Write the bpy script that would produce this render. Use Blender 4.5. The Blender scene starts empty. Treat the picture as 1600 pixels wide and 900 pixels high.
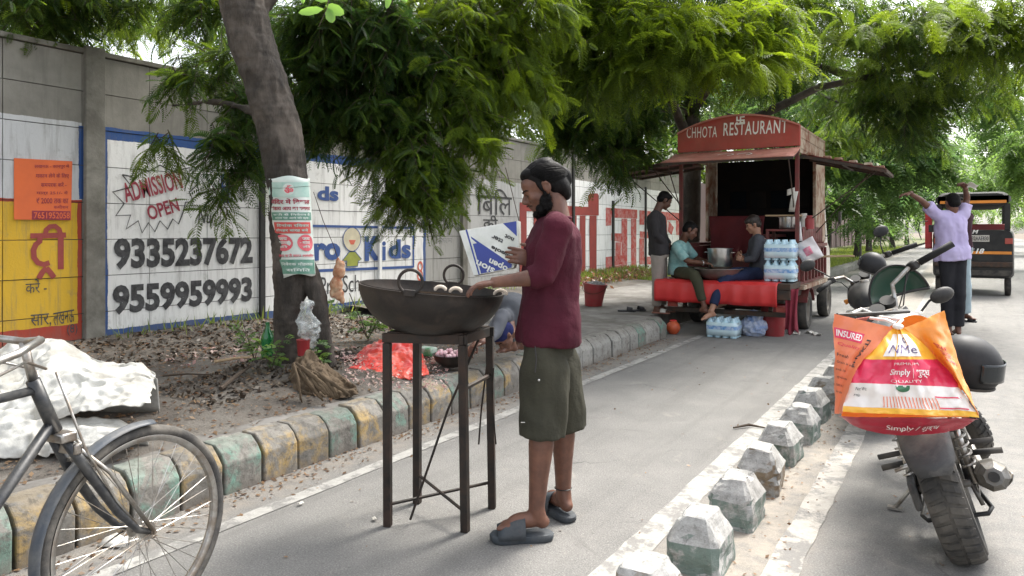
import bpy, math, random
import numpy as np
from mathutils import Vector, Matrix, noise
random.seed(7)
RNG = np.random.default_rng(11)
PI = math.pi
V = Vector
scene = bpy.context.scene
col = scene.collection

# ------------------------------------------------------------------ camera, world, sun, exposure
F = 1133.0                        # focal length in pixels of the 1600 px wide photograph
CAM_H = 1.38
YAW = math.radians(31.85)         # the camera looks 31.85 degrees left of the road direction (+Y)
cam = bpy.data.cameras.new('camera')
cam_o = bpy.data.objects.new('camera', cam)
col.objects.link(cam_o)
cam_o.location = (0, 0, CAM_H)
cam_o.rotation_euler = (math.radians(90), 0, YAW)
cam.sensor_width = 36
cam.lens = 36 * F / 1600
cam.shift_y = -88 / 1600
cam.clip_start = 0.05
cam.clip_end = 2000
scene.camera = cam_o

SUN_EL, SUN_AZ = math.radians(56), math.radians(14)   # azimuth from +Y towards +X
world = bpy.data.worlds.new('World')
scene.world = world
world.use_nodes = True
wn, wl = world.node_tree.nodes, world.node_tree.links
wn.clear()
sky = wn.new('ShaderNodeTexSky')
sky.sky_type = 'NISHITA'
sky.sun_disc = False
sky.sun_elevation = SUN_EL
sky.sun_rotation = SUN_AZ
sky.air_density = 1.0
sky.dust_density = 4.0
hsv = wn.new('ShaderNodeHueSaturation')
hsv.inputs['Saturation'].default_value = 0.28
bgn = wn.new('ShaderNodeBackground')
bgn.inputs[1].default_value = 0.15
wo = wn.new('ShaderNodeOutputWorld')
wl.new(sky.outputs[0], hsv.inputs['Color'])
wl.new(hsv.outputs[0], bgn.inputs[0])
wl.new(bgn.outputs[0], wo.inputs[0])

sun = bpy.data.lights.new('sun', 'SUN')
sun.energy = 1.6
sun.angle = math.radians(16)
sun.color = (1.0, 0.95, 0.86)
sun_o = bpy.data.objects.new('sun', sun)
col.objects.link(sun_o)
sun_dir = V((math.sin(SUN_AZ) * math.cos(SUN_EL), math.cos(SUN_AZ) * math.cos(SUN_EL), math.sin(SUN_EL)))
sun_o.rotation_euler = sun_dir.to_track_quat('Z', 'Y').to_euler()
sun_o.location = (0, 0, 30)

scene.view_settings.view_transform = 'Standard'
scene.view_settings.look = 'None'
scene.view_settings.exposure = 1.78
scene.view_settings.gamma = 1.0
scene.cycles.max_bounces = 7
scene.cycles.transparent_max_bounces = 8
scene.cycles.caustics_reflective = False
scene.cycles.caustics_refractive = False

# ------------------------------------------------------------------ geometry of the view
CD = V((-math.sin(YAW), math.cos(YAW), 0))
CR = V((math.cos(YAW), math.sin(YAW), 0))
UP = V((0, 0, 1))

def P(px, py, D):
    """world point seen at pixel (px, py) of the 1600x900 photograph at depth D"""
    k = (px - 800) / F
    p = CD * D + CR * (k * D)
    return V((p.x, p.y, CAM_H - (py - 362) / F * D))

def G(px, py, h=0.0):
    return P(px, py, F * (CAM_H - h) / (py - 362))

def GX(px, X, z=0.0):
    """point at world X seen in column px"""
    k = (px - 800) / F
    D = X / (-math.sin(YAW) + k * math.cos(YAW))
    p = CD * D + CR * (k * D)
    return V((p.x, p.y, z))

def WX(px, py, X):
    """point of the vertical plane x = X seen at pixel (px, py)"""
    k = (px - 800) / F
    D = X / (-math.sin(YAW) + k * math.cos(YAW))
    return P(px, py, D)

def WY(px, py, Y):
    k = (px - 800) / F
    D = Y / (math.cos(YAW) + k * math.sin(YAW))
    return P(px, py, D)

# ------------------------------------------------------------------ materials
def srgb(r, g, b):
    f = lambda c: (c / 12.92) if c <= 0.04045 else ((c + 0.055) / 1.055) ** 2.4
    return (f(r / 255), f(g / 255), f(b / 255), 1)

def new_mat(name):
    m = bpy.data.materials.new(name)
    m.use_nodes = True
    nt = m.node_tree
    b = nt.nodes['Principled BSDF']
    return m, nt, b

def nd(nt, t, **kw):
    n = nt.nodes.new(t)
    for k, v in kw.items():
        if k in n.inputs.keys():
            n.inputs[k].default_value = v
        else:
            setattr(n, k, v)
    return n

def mixc(nt, fac, a, b):
    n = nt.nodes.new('ShaderNodeMix')
    n.data_type = 'RGBA'
    n.clamp_factor = True
    for i, x in ((0, fac), (6, a), (7, b)):
        if isinstance(x, (int, float)):
            n.inputs[i].default_value = x
        elif isinstance(x, tuple):
            n.inputs[i].default_value = x if len(x) == 4 else (*x, 1)
        else:
            nt.links.new(x, n.inputs[i])
    return n.outputs[2]

def math_n(nt, op, a, b=None, clamp=False):
    n = nt.nodes.new('ShaderNodeMath')
    n.operation = op
    n.use_clamp = clamp
    for i, x in ((0, a), (1, b)):
        if x is None:
            continue
        if isinstance(x, (int, float)):
            n.inputs[i].default_value = x
        else:
            nt.links.new(x, n.inputs[i])
    return n.outputs[0]

def ramp(nt, fac, lo, hi):
    n = nt.nodes.new('ShaderNodeMapRange')
    n.inputs[1].default_value = lo
    n.inputs[2].default_value = hi
    nt.links.new(fac, n.inputs[0])
    return n.outputs[0]

def coords(nt, space='pos'):
    if space == 'pos':
        return nt.nodes.new('ShaderNodeNewGeometry').outputs['Position']
    return nt.nodes.new('ShaderNodeTexCoord').outputs['Object']

def noise_t(nt, vec, scale, detail=4, rough=0.6, dist=0.0):
    n = nt.nodes.new('ShaderNodeTexNoise')
    n.inputs['Scale'].default_value = scale
    n.inputs['Detail'].default_value = detail
    n.inputs['Roughness'].default_value = rough
    n.inputs['Distortion'].default_value = dist
    nt.links.new(vec, n.inputs['Vector'])
    return n.outputs[0]

def bump(nt, b, h, strength, dist):
    n = nt.nodes.new('ShaderNodeBump')
    n.inputs['Strength'].default_value = strength
    n.inputs['Distance'].default_value = dist
    nt.links.new(h, n.inputs['Height'])
    nt.links.new(n.outputs[0], b.inputs['Normal'])

def M(name, c1, c2=None, scale=8, rough=0.7, metal=0.0, bs=0.3, bd=0.004, bscale=None, dirt=None, dscale=3, damt=0.5,
      spec=0.5, lo=0.35, hi=0.65, coat=0, trans=0, alpha=1, space='pos', randv=0.0):
    """two-tone noisy surface with optional dirt patches and fine bump"""
    m, nt, b = new_mat(name)
    vec = coords(nt, space)
    c2 = c2 or tuple(x * 0.8 for x in c1[:3]) + (1,)
    n1 = noise_t(nt, vec, scale)
    c = mixc(nt, ramp(nt, n1, lo, hi), c1, c2)
    if dirt:
        n2 = noise_t(nt, vec, dscale, 7, 0.7, 0.3)
        f = ramp(nt, n2, 0.42, 0.62)
        f = math_n(nt, 'MULTIPLY', f, damt)
        c = mixc(nt, f, c, dirt)
        r = math_n(nt, 'ADD', math_n(nt, 'MULTIPLY', f, 0.3), rough, True)
        nt.links.new(r, b.inputs['Roughness'])
    else:
        b.inputs['Roughness'].default_value = rough
    if randv:
        oi = nt.nodes.new('ShaderNodeObjectInfo')
        h = nt.nodes.new('ShaderNodeHueSaturation')
        v = math_n(nt, 'ADD', math_n(nt, 'MULTIPLY', oi.outputs['Random'], randv), 1 - randv / 2)
        nt.links.new(v, h.inputs['Value'])
        nt.links.new(c, h.inputs['Color'])
        c = h.outputs[0]
    nt.links.new(c, b.inputs['Base Color'])
    b.inputs['Metallic'].default_value = metal
    b.inputs['Specular IOR Level'].default_value = spec
    b.inputs['Coat Weight'].default_value = coat
    b.inputs['Transmission Weight'].default_value = trans
    b.inputs['Alpha'].default_value = alpha
    if bs:
        bump(nt, b, noise_t(nt, vec, bscale or scale * 6, 5, 0.65), bs, bd)
    return m

# ------------------------------------------------------------------ mesh building
def mat_of(o):
    if o is None:
        return Matrix.Identity(4)
    return mat_of(o.parent) @ Matrix.LocRotScale(o.location, o.rotation_euler, o.scale)

def frame_from(z, hint=None):
    z = V(z).normalized()
    h = V(hint) if hint is not None else (V((0, 0, 1)) if abs(z.z) < 0.9 else V((1, 0, 0)))
    x = (h - z * h.dot(z))
    if x.length < 1e-6:
        h = V((0, 1, 0)); x = h - z * h.dot(z)
    x.normalize()
    y = z.cross(x)
    return x, y, z

class MB:
    def __init__(s, M=None):
        s.v, s.f, s.mi = [], [], []
        s.M = M or Matrix.Identity(4)
        s.m = 0
    def add(s, vs, fs, m=None):
        o = len(s.v)
        s.v += [s.M @ V(p) for p in vs]
        s.f += [tuple(i + o for i in f) for f in fs]
        s.mi += [s.m if m is None else m] * len(fs)
        return s
    def box(s, c, size, R=None, m=None):
        c = V(c); h = V(size) / 2
        vs = []
        for dx, dy, dz in ((-1,-1,-1),(1,-1,-1),(1,1,-1),(-1,1,-1),(-1,-1,1),(1,-1,1),(1,1,1),(-1,1,1)):
            p = V((dx * h.x, dy * h.y, dz * h.z))
            if R is not None: p = R @ p
            vs.append(c + p)
        return s.add(vs, [(0,3,2,1),(4,5,6,7),(0,1,5,4),(1,2,6,5),(2,3,7,6),(3,0,4,7)], m)
    def box2(s, x0, x1, y0, y1, z0, z1, m=None):
        return s.box(((x0+x1)/2, (y0+y1)/2, (z0+z1)/2), (abs(x1-x0), abs(y1-y0), abs(z1-z0)), None, m)
    def beam(s, p0, p1, w, h, hint=None, m=None):
        p0, p1 = V(p0), V(p1)
        x, y, z = frame_from(p1 - p0, hint)
        vs = []
        for p in (p0, p1):
            for a, b in ((-1,-1),(1,-1),(1,1),(-1,1)):
                vs.append(p + x * (a * h / 2) + y * (b * w / 2))
        return s.add(vs, [(3,2,1,0),(4,5,6,7),(0,1,5,4),(1,2,6,5),(2,3,7,6),(3,0,4,7)], m)
    def tube(s, pts, r, n=8, closed=False, cap=True, hint=None, flat=1.0, m=None):
        pts = [V(p) for p in pts]
        k = len(pts)
        rs = r if isinstance(r, (list, tuple)) else [r] * k
        vs, fs = [], []
        px = None
        for i, p in enumerate(pts):
            if closed: t = pts[(i+1) % k] - pts[i-1]
            else: t = pts[min(i+1, k-1)] - pts[max(i-1, 0)]
            if t.length < 1e-9: t = V((0, 0, 1))
            x, y, z = frame_from(t, px if px is not None else hint)
            px = x
            for j in range(n):
                a = 2 * PI * j / n
                vs.append(p + x * (math.cos(a) * rs[i]) + y * (math.sin(a) * rs[i] * flat))
        for i in range(k if closed else k - 1):
            for j in range(n):
                a, b = i * n + j, i * n + (j + 1) % n
                c, d = ((i + 1) % k) * n + (j + 1) % n, ((i + 1) % k) * n + j
                fs.append((a, b, c, d))
        if cap and not closed:
            fs.append(tuple(range(n))[::-1]); fs.append(tuple((k-1) * n + j for j in range(n)))
        return s.add(vs, fs, m)
    def cyl(s, p0, p1, r, n=16, r2=None, m=None):
        return s.tube([p0, p1], [r, r if r2 is None else r2], n, m=m)
    def ring(s, c, axis, R, r, n=24, k=8, hint=None, m=None):
        x, y, z = frame_from(axis, hint)
        c = V(c)
        return s.tube([c + x * (math.cos(2*PI*i/n) * R) + y * (math.sin(2*PI*i/n) * R) for i in range(n)], r, k, closed=True, hint=z, m=m)
    def ell(s, c, r, R=None, nu=14, nv=9, m=None):
        c = V(c); r = V(r) if not isinstance(r, (int, float)) else V((r, r, r))
        vs = [(0, 0, -1)]
        for i in range(1, nv):
            t = -PI / 2 + PI * i / nv
            for j in range(nu):
                a = 2 * PI * j / nu
                vs.append((math.cos(a) * math.cos(t), math.sin(a) * math.cos(t), math.sin(t)))
        vs.append((0, 0, 1))
        fs = [(0, 1 + (j + 1) % nu, 1 + j) for j in range(nu)]
        for i in range(nv - 2):
            for j in range(nu):
                a = 1 + i * nu
                fs.append((a + j, a + (j + 1) % nu, a + nu + (j + 1) % nu, a + nu + j))
        e = len(vs) - 1
        a = 1 + (nv - 2) * nu
        fs += [(a + j, a + (j + 1) % nu, e) for j in range(nu)]
        out = []
        for p in vs:
            q = V((p[0] * r.x, p[1] * r.y, p[2] * r.z))
            if R is not None: q = R @ q
            out.append(c + q)
        return s.add(out, fs, m)
    def lathe(s, prof, c=(0,0,0), axis=(0,0,1), n=24, hint=None, m=None, cap=False):
        x, y, z = frame_from(axis, hint)
        c = V(c)
        vs, fs = [], []
        for r, h in prof:
            for j in range(n):
                a = 2 * PI * j / n
                vs.append(c + z * h + x * (math.cos(a) * r) + y * (math.sin(a) * r))
        for i in range(len(prof) - 1):
            for j in range(n):
                fs.append((i*n + j, i*n + (j+1) % n, (i+1)*n + (j+1) % n, (i+1)*n + j))
        if cap:
            fs.append(tuple(range(n))[::-1]); k = (len(prof)-1)*n; fs.append(tuple(k + j for j in range(n)))
        return s.add(vs, fs, m)
    def loft(s, rings, closed=True, cap=True, m=None):
        n = len(rings[0])
        vs = [p for r in rings for p in r]
        fs = []
        for i in range(len(rings) - 1):
            for j in range(n if closed else n - 1):
                fs.append((i*n + j, i*n + (j+1) % n, (i+1)*n + (j+1) % n, (i+1)*n + j))
        if cap and closed:
            fs.append(tuple(range(n))[::-1]); k = (len(rings)-1)*n; fs.append(tuple(k + j for j in range(n)))
        return s.add(vs, fs, m)
    def grid(s, fn, nu, nv, m=None):
        vs = [fn(i / nu, j / nv) for j in range(nv + 1) for i in range(nu + 1)]
        fs = [(j*(nu+1)+i, j*(nu+1)+i+1, (j+1)*(nu+1)+i+1, (j+1)*(nu+1)+i) for j in range(nv) for i in range(nu)]
        return s.add(vs, fs, m)
    def poly(s, pts, d=None, m=None):
        """polygon; with d (a vector) it is extruded into a prism"""
        pts = [V(p) for p in pts]; n = len(pts)
        if d is None:
            return s.add(pts, [tuple(range(n))], m)
        d = V(d)
        return s.add(pts + [p + d for p in pts], [tuple(range(n))[::-1], tuple(range(n, 2*n))] +
                     [(j, (j+1) % n, n + (j+1) % n, n + j) for j in range(n)], m)
    def merge(s, me):
        o = len(s.v)
        s.v += [V(v.co) for v in me.vertices]
        s.f += [tuple(i + o for i in p.vertices) for p in me.polygons]
        s.mi += [0] * len(me.polygons)
        return s
    def mesh(s, name, mats, inv=None, smooth=True, angle=40):
        me = bpy.data.meshes.new(name)
        vs = s.v if inv is None else [inv @ p for p in s.v]
        me.from_pydata([tuple(p) for p in vs], [], s.f)
        for mt in (mats if isinstance(mats, (list, tuple)) else [mats]):
            me.materials.append(mt)
        if s.mi and max(s.mi) > 0:
            me.polygons.foreach_set('material_index', s.mi)
        me.update()
        if smooth:
            me.polygons.foreach_set('use_smooth', [True] * len(me.polygons))
            if angle < 180: me.set_sharp_from_angle(angle=math.radians(angle))
        return me
    def build(s, name, mats, parent=None, smooth=True, angle=40, bevel=0, world=True, thick=0, bseg=2, fix=False):
        """vertices are in world coordinates (world=True) or in the parent's"""
        inv = mat_of(parent).inverted() if (world and parent is not None) else None
        me = s.mesh(name, mats, inv, smooth, angle)
        if fix:
            fix_normals(me)
        o = bpy.data.objects.new(name, me)
        col.objects.link(o)
        o.parent = parent
        if thick:
            md = o.modifiers.new('thickness', 'SOLIDIFY'); md.thickness = thick; md.offset = 0
        if bevel:
            md = o.modifiers.new('bevel', 'BEVEL'); md.width = bevel; md.segments = bseg; md.limit_method = 'ANGLE'
            md.angle_limit = math.radians(35); md.harden_normals = False
        return o

def fix_normals(me):
    import bmesh
    bm = bmesh.new(); bm.from_mesh(me)
    bmesh.ops.recalc_face_normals(bm, faces=bm.faces)
    bm.to_mesh(me); bm.free()

def fuse(mb, voxel, smooth=4, disp=None, factor=0.5):
    """one continuous skin over all the shapes of mb: voxel union, smoothing, optional folds"""
    me = bpy.data.meshes.new('skin_source')
    me.from_pydata([tuple(p) for p in mb.v], [], mb.f)
    fix_normals(me)
    o = bpy.data.objects.new('skin_source', me)
    col.objects.link(o)
    md = o.modifiers.new('r', 'REMESH'); md.mode = 'VOXEL'; md.voxel_size = voxel; md.adaptivity = 0
    if smooth:
        md = o.modifiers.new('s', 'SMOOTH'); md.factor = factor; md.iterations = smooth
    dg = bpy.context.evaluated_depsgraph_get()
    dg.update()
    out = bpy.data.meshes.new_from_object(o.evaluated_get(dg))
    bpy.data.objects.remove(o)
    bpy.data.meshes.remove(me)
    if disp:
        n = len(out.vertices)
        nr = [v.normal.copy() for v in out.vertices]
        for i, v in enumerate(out.vertices):
            v.co += nr[i] * disp(v.co)
    r = MB(); r.merge(out)
    bpy.data.meshes.remove(out)
    return r

def folds(amp, sc, stretch=(1, 1, 1), seed=0):
    def f(p):
        q = V((p.x * stretch[0], p.y * stretch[1], p.z * stretch[2])) * sc + V((seed, seed * 2, seed * 3))
        return amp * (noise.noise(q) + 0.5 * noise.noise(q * 2.1))
    return f

def crumple(amp, sc, seed=0, k=1.0):
    """sharp creases of crumpled cloth or film"""
    def f(p):
        q = V((p.x, p.y, p.z * k)) * sc + V((seed * 3.1, seed, seed * 1.7))
        w = noise.noise_vector(q * .6) * .8
        a = 1 - abs(noise.noise(q + w)) * 3.2
        b_ = 1 - abs(noise.noise(q * 2.3 + w * 2)) * 3.2
        c = 1 - abs(noise.noise(q * 4.7)) * 3.2
        return amp * (a * .55 + b_ * .32 + c * .16)
    return f

def empty(name, loc, rz=0.0, label=None, cat=None, group=None, kind=None):
    o = bpy.data.objects.new(name, None)
    col.objects.link(o)
    o.location = loc; o.rotation_euler = (0, 0, rz)
    o.empty_display_size = 0.1
    return tag(o, label, cat, group, kind)

def tag(o, label=None, cat=None, group=None, kind=None):
    if label: o['label'] = label
    if cat: o['category'] = cat
    if group: o['group'] = group
    if kind: o['kind'] = kind
    return o

def copy_tree(o, parent=None):
    c = o.copy(); col.objects.link(c); c.parent = parent
    for ch in list(o.children):
        copy_tree(ch, c)
    return c

def text_mb(body, origin, xd, yd, w, h, bold=0.0, shear=0.0, sp=1.0, thick=0.0, align='fit', m=0, n=None):
    """lettering as real faces, fitted into a w x h box; origin is the lower left corner"""
    import re
    body = re.sub('([\u0915-\u0939])\u093f', '\u093f\\1', body)      # the short i stands left of its letter
    cu = bpy.data.curves.new('t', 'FONT')
    cu.body = body; cu.size = 1; cu.offset = bold; cu.shear = shear; cu.space_character = sp
    cu.resolution_u = 3
    if thick: cu.extrude = 0.01
    o = bpy.data.objects.new('t', cu)
    col.objects.link(o)
    dg = bpy.context.evaluated_depsgraph_get(); dg.update()
    me = bpy.data.meshes.new_from_object(o.evaluated_get(dg))
    bpy.data.objects.remove(o); bpy.data.curves.remove(cu)
    mb = MB()
    if not len(me.vertices):
        return mb
    co = np.array([v.co[:] for v in me.vertices])
    lo, hi = co.min(0), co.max(0)
    xd, yd, origin = V(xd), V(yd), V(origin)
    n = n or xd.normalized().cross(yd.normalized())
    sx = w / max(hi[0] - lo[0], 1e-6); sy = h / max(hi[1] - lo[1], 1e-6) if h else sx
    vs = [origin + xd * ((c[0] - lo[0]) * sx) + yd * ((c[1] - lo[1]) * sy) + n * (thick * (1 if c[2] > 0 else 0) if thick else 0) for c in co]
    mb.add(vs, [tuple(p.vertices) for p in me.polygons], m)
    bpy.data.meshes.remove(me)
    return mb

def strokes_mb(lines, w, n=V((1, 0, 0)), m=0):
    """flat painted strokes of width w along poly-lines lying in the plane with normal n"""
    mb = MB()
    n = V(n)
    for pts in lines:
        pts = [V(p) for p in pts]
        vs = []
        for i, p in enumerate(pts):
            t = (pts[min(i+1, len(pts)-1)] - pts[max(i-1, 0)]).normalized()
            s_ = t.cross(n).normalized() * (w / 2)
            vs += [p - s_, p + s_]
        mb.add(vs, [(2*i, 2*i+1, 2*i+3, 2*i+2) for i in range(len(pts) - 1)], m)
    return mb
# ================================================================== THE SETTING
WALLX = -7.4
# ------------------------------------------------------------------ road, earth, markings
def road_mat():
    m, nt, b = new_mat('asphalt')
    vec = coords(nt)
    fine = noise_t(nt, vec, 130, 3, 0.8)
    mid = noise_t(nt, vec, 3.0, 7, 0.62, 0.4)
    big = noise_t(nt, vec, 0.55, 5, 0.6)
    c = mixc(nt, ramp(nt, mid, 0.3, 0.7), (0.128, 0.125, 0.119), (0.176, 0.170, 0.160))
    c = mixc(nt, math_n(nt, 'MULTIPLY', ramp(nt, big, 0.52, 0.72), 0.5), c, (0.095, 0.093, 0.09))
    c = mixc(nt, math_n(nt, 'MULTIPLY', ramp(nt, fine, 0.5, 0.68), 0.7), c, (0.34, 0.33, 0.31))
    spk = noise_t(nt, vec, 52, 2, 0.5)
    c = mixc(nt, math_n(nt, 'MULTIPLY', ramp(nt, spk, 0.62, 0.70), 0.5), c, (0.085, 0.08, 0.075))
    st1 = noise_t(nt, vec, 1.3, 8, 0.72, 0.8)
    c = mixc(nt, math_n(nt, 'MULTIPLY', ramp(nt, st1, 0.60, 0.66), 0.42), c, (0.07, 0.066, 0.062))
    mp2 = nd(nt, 'ShaderNodeMapping'); mp2.inputs['Scale'].default_value = (3.2, .16, 1); nt.links.new(vec, mp2.inputs[0])
    c = mixc(nt, math_n(nt, 'MULTIPLY', ramp(nt, noise_t(nt, mp2.outputs[0], 1.6, 6, .65), 0.50, 0.66), 0.35), c, (0.10, 0.096, 0.09))
    c = mixc(nt, math_n(nt, 'MULTIPLY', ramp(nt, noise_t(nt, vec, 5.5, 8, .75, .6), 0.58, 0.68), 0.35), c, (0.30, 0.275, 0.24))
    c = mixc(nt, math_n(nt, 'MULTIPLY', ramp(nt, fine, 0.45, 0.28), 0.6), c, (0.075, 0.072, 0.07))
    sep = nd(nt, 'ShaderNodeSeparateXYZ'); nt.links.new(vec, sep.inputs[0])
    x, y = sep.outputs[0], sep.outputs[1]
    # sand blown against the kerb stones of the lane and against the pavement kerb
    def band(x0, x1, soft, nlo, nhi, amt, col_, cc):
        d = noise_t(nt, vec, 2.2, 6, 0.7, 0.5)
        xx = math_n(nt, 'ADD', x, math_n(nt, 'MULTIPLY', math_n(nt, 'SUBTRACT', d, 0.5), 0.35))
        a = math_n(nt, 'MULTIPLY', ramp(nt, xx, x0 - soft, x0 + soft), ramp(nt, xx, x1 + soft, x1 - soft))
        a = math_n(nt, 'MULTIPLY', a, ramp(nt, noise_t(nt, vec, 9, 6, 0.7), nlo, nhi))
        return mixc(nt, math_n(nt, 'MULTIPLY', a, amt), cc, col_)
    c = band(-1.12, -0.62, 0.10, 0.28, 0.6, 0.8, (0.33, 0.29, 0.24), c)
    c = band(-3.3, -3.02, 0.08, 0.35, 0.6, 0.7, (0.24, 0.21, 0.175), c)
    c = band(-0.5, 1.0, 0.3, 0.4, 0.75, 0.35, (0.33, 0.30, 0.26), c)
    # cracks
    vo = nd(nt, 'ShaderNodeTexVoronoi'); vo.feature = 'DISTANCE_TO_EDGE'; vo.inputs['Scale'].default_value = 0.55
    dv = nd(nt, 'ShaderNodeVectorMath', operation='ADD')
    nn = nd(nt, 'ShaderNodeTexNoise'); nn.inputs['Scale'].default_value = 2.5; nn.inputs['Detail'].default_value = 5
    nt.links.new(vec, nn.inputs['Vector']); nt.links.new(vec, dv.inputs[0]); nt.links.new(nn.outputs[1], dv.inputs[1])
    nt.links.new(dv.outputs[0], vo.inputs['Vector'])
    cr = math_n(nt, 'MULTIPLY', ramp(nt, vo.outputs[0], 0.008, 0.002), ramp(nt, big, 0.5, 0.6))
    c = mixc(nt, math_n(nt, 'MULTIPLY', cr, 0.7), c, (0.05, 0.048, 0.045))
    nt.links.new(c, b.inputs['Base Color'])
    b.inputs['Roughness'].default_value = 0.86
    h = math_n(nt, 'ADD', fine, math_n(nt, 'MULTIPLY', noise_t(nt, vec, 45, 3, 0.6), 0.8))
    bump(nt, b, h, 0.5, 0.006)
    return m
MROAD = road_mat()
MEARTH = M('earth', (0.20, 0.16, 0.115, 1), (0.12, 0.095, 0.07, 1), 2.5, 0.95, bs=0.6, bd=0.02, bscale=14,
           dirt=(0.05, 0.042, 0.034, 1), dscale=1.6)
def sheet(name, x0, x1, y0, y1, z, mt, nx=1, ny=1, label=None, fn=None):
    mb = MB()
    mb.grid(lambda u, v: V((x0 + (x1 - x0) * u, y0 + (y1 - y0) * v, z + (fn(x0 + (x1-x0)*u, y0 + (y1-y0)*v) if fn else 0))), nx, ny)
    o = mb.build(name, mt, smooth=bool(fn), angle=180)
    tag(o, label, kind='structure')
    return o
sheet('ground', -300, 300, -60, 700, -0.03, MEARTH)
sheet('road', -3.6, 9.0, -8, 320, 0.0, MROAD, label='dusty grey asphalt road running past the pavement')

def paint_mat(name, paint, wear=0.5, sc=7):
    m, nt, b = new_mat(name)
    vec = coords(nt)
    n = noise_t(nt, vec, sc, 9, 0.75, 0.2)
    f = ramp(nt, n, 0.60 - wear * 0.25, 0.66 - wear * 0.2)
    fine = noise_t(nt, vec, 120, 3, 0.8)
    asp = mixc(nt, fine, (0.10, 0.097, 0.092), (0.27, 0.26, 0.245))
    pc = mixc(nt, ramp(nt, noise_t(nt, vec, 22, 6, 0.7), 0.3, 0.7), paint, tuple(x * 0.72 for x in paint))
    nt.links.new(mixc(nt, f, pc, asp), b.inputs['Base Color'])
    b.inputs['Roughness'].default_value = 0.8
    bump(nt, b, fine, 0.4, 0.005)
    return m
MLINE1 = paint_mat('worn_line_paint', (0.37, 0.36, 0.335), 0.45)
MLINE2 = paint_mat('very_worn_line_paint', (0.42, 0.41, 0.38), 0.62, 5)
MLINE3 = paint_mat('dusty_line_paint', (0.42, 0.395, 0.355), 0.5, 6)
def line(x0, x1, y0, y1, mt, name, lab):
    rng = random.Random(int(abs(x0) * 100))
    n = int((y1 - y0) / 0.12)
    mb = MB()
    vs = []
    for i in range(n + 1):
        y = y0 + (y1 - y0) * i / n
        vs += [(x0 + rng.uniform(-.006, .006), y, 0.004), (x1 + rng.uniform(-.006, .006), y, 0.004)]
    mb.add(vs, [(2*i, 2*i+1, 2*i+3, 2*i+2) for i in range(n)])
    return tag(mb.build(name, mt, smooth=False), lab, kind='structure')
line(-2.975, -2.885, 2.0, 9.6, MLINE1, 'road_marking', 'worn white line painted along the pavement kerb')
line(-2.975, -2.885, -2.0, 2.0, MLINE2, 'road_marking', 'almost gone white line near the bicycle')
line(-1.27, -1.14, 0.6, 30, MLINE1, 'road_marking', 'white line left of the row of lane stones')
line(-0.69, -0.56, 0.6, 40, MLINE3, 'road_marking', 'dusty white line right of the row of lane stones')

# ------------------------------------------------------------------ pavement, soil, verge
MSLAB = M('pavement_concrete', (0.22, 0.21, 0.195, 1), (0.15, 0.142, 0.13, 1), 3.5, 0.9, bs=0.4, bd=0.006, bscale=60,
          dirt=(0.085, 0.075, 0.062, 1), dscale=2.2, damt=0.8)
MSOIL = M('soil', (0.110, 0.094, 0.078, 1), (0.062, 0.054, 0.046, 1), 5, 0.95, bs=0.7, bd=0.015, bscale=40,
          dirt=(0.17, 0.155, 0.135, 1), dscale=1.7, damt=0.8)
MGRASSY = M('verge_soil', (0.085, 0.12, 0.035, 1), (0.13, 0.11, 0.06, 1), 3, 0.95, bs=0.6, bd=0.02, bscale=30)
pv = MB()
pv.box2(-7.39, -3.47, -6, 9.36, -0.02, 0.235)
pv.box2(-7.39, -3.62, 9.36, 16, -0.02, 0.235)
tag(pv.build('pavement', MSLAB, smooth=False, bevel=0.01), 'grey concrete pavement between wall and kerb', kind='structure')
def soil_h(x, y):
    e = max(0, min(1, (y - (-4)) / 1)) * max(0, min(1, (7.4 - y) / 1.6))
    w = math.exp(-((x + 7.2) / 0.7) ** 2) * 0.07
    t = math.exp(-(((x + 4.4) / 0.55) ** 2 + ((y - 3.9) / 0.6) ** 2)) * 0.13
    k = max(0, min(1, (-3.5 - x) / 0.25))
    n = 0.035 * noise.noise(V((x * 1.7, y * 1.7, 0))) + 0.014 * noise.noise(V((x * 7, y * 7, 3)))
    return (0.016 + w + t + n) * e * k - 0.02 * (1 - e * k)
sheet('soil', -7.39, -3.49, -4, 7.4, 0.24, MSOIL, 90, 220, 'dark littered soil on the pavement round the leaning tree', soil_h)
def verge_h(x, y):
    return 0.05 * noise.noise(V((x * .8, y * .8, 5))) + 0.03 + 0.12 * math.exp(-((x + 7.2) / .6) ** 2)
sheet('verge', -7.39, -3.5, 15.9, 150, 0.18, MGRASSY, 14, 150, 'grassy verge beyond the food truck', verge_h)
sheet('wall_foot_strip', -7.39, -6.0, 7.4, 16, 0.235, MSOIL, 10, 40, 'weedy soil along the foot of the wall', lambda x, y: (0.02 + 0.09 * math.exp(-((x + 7.2) / .5) ** 2) + 0.02 * noise.noise(V((x*3, y*3, 1)))) * min(1, (-6.0 - x) * 4) )

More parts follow.
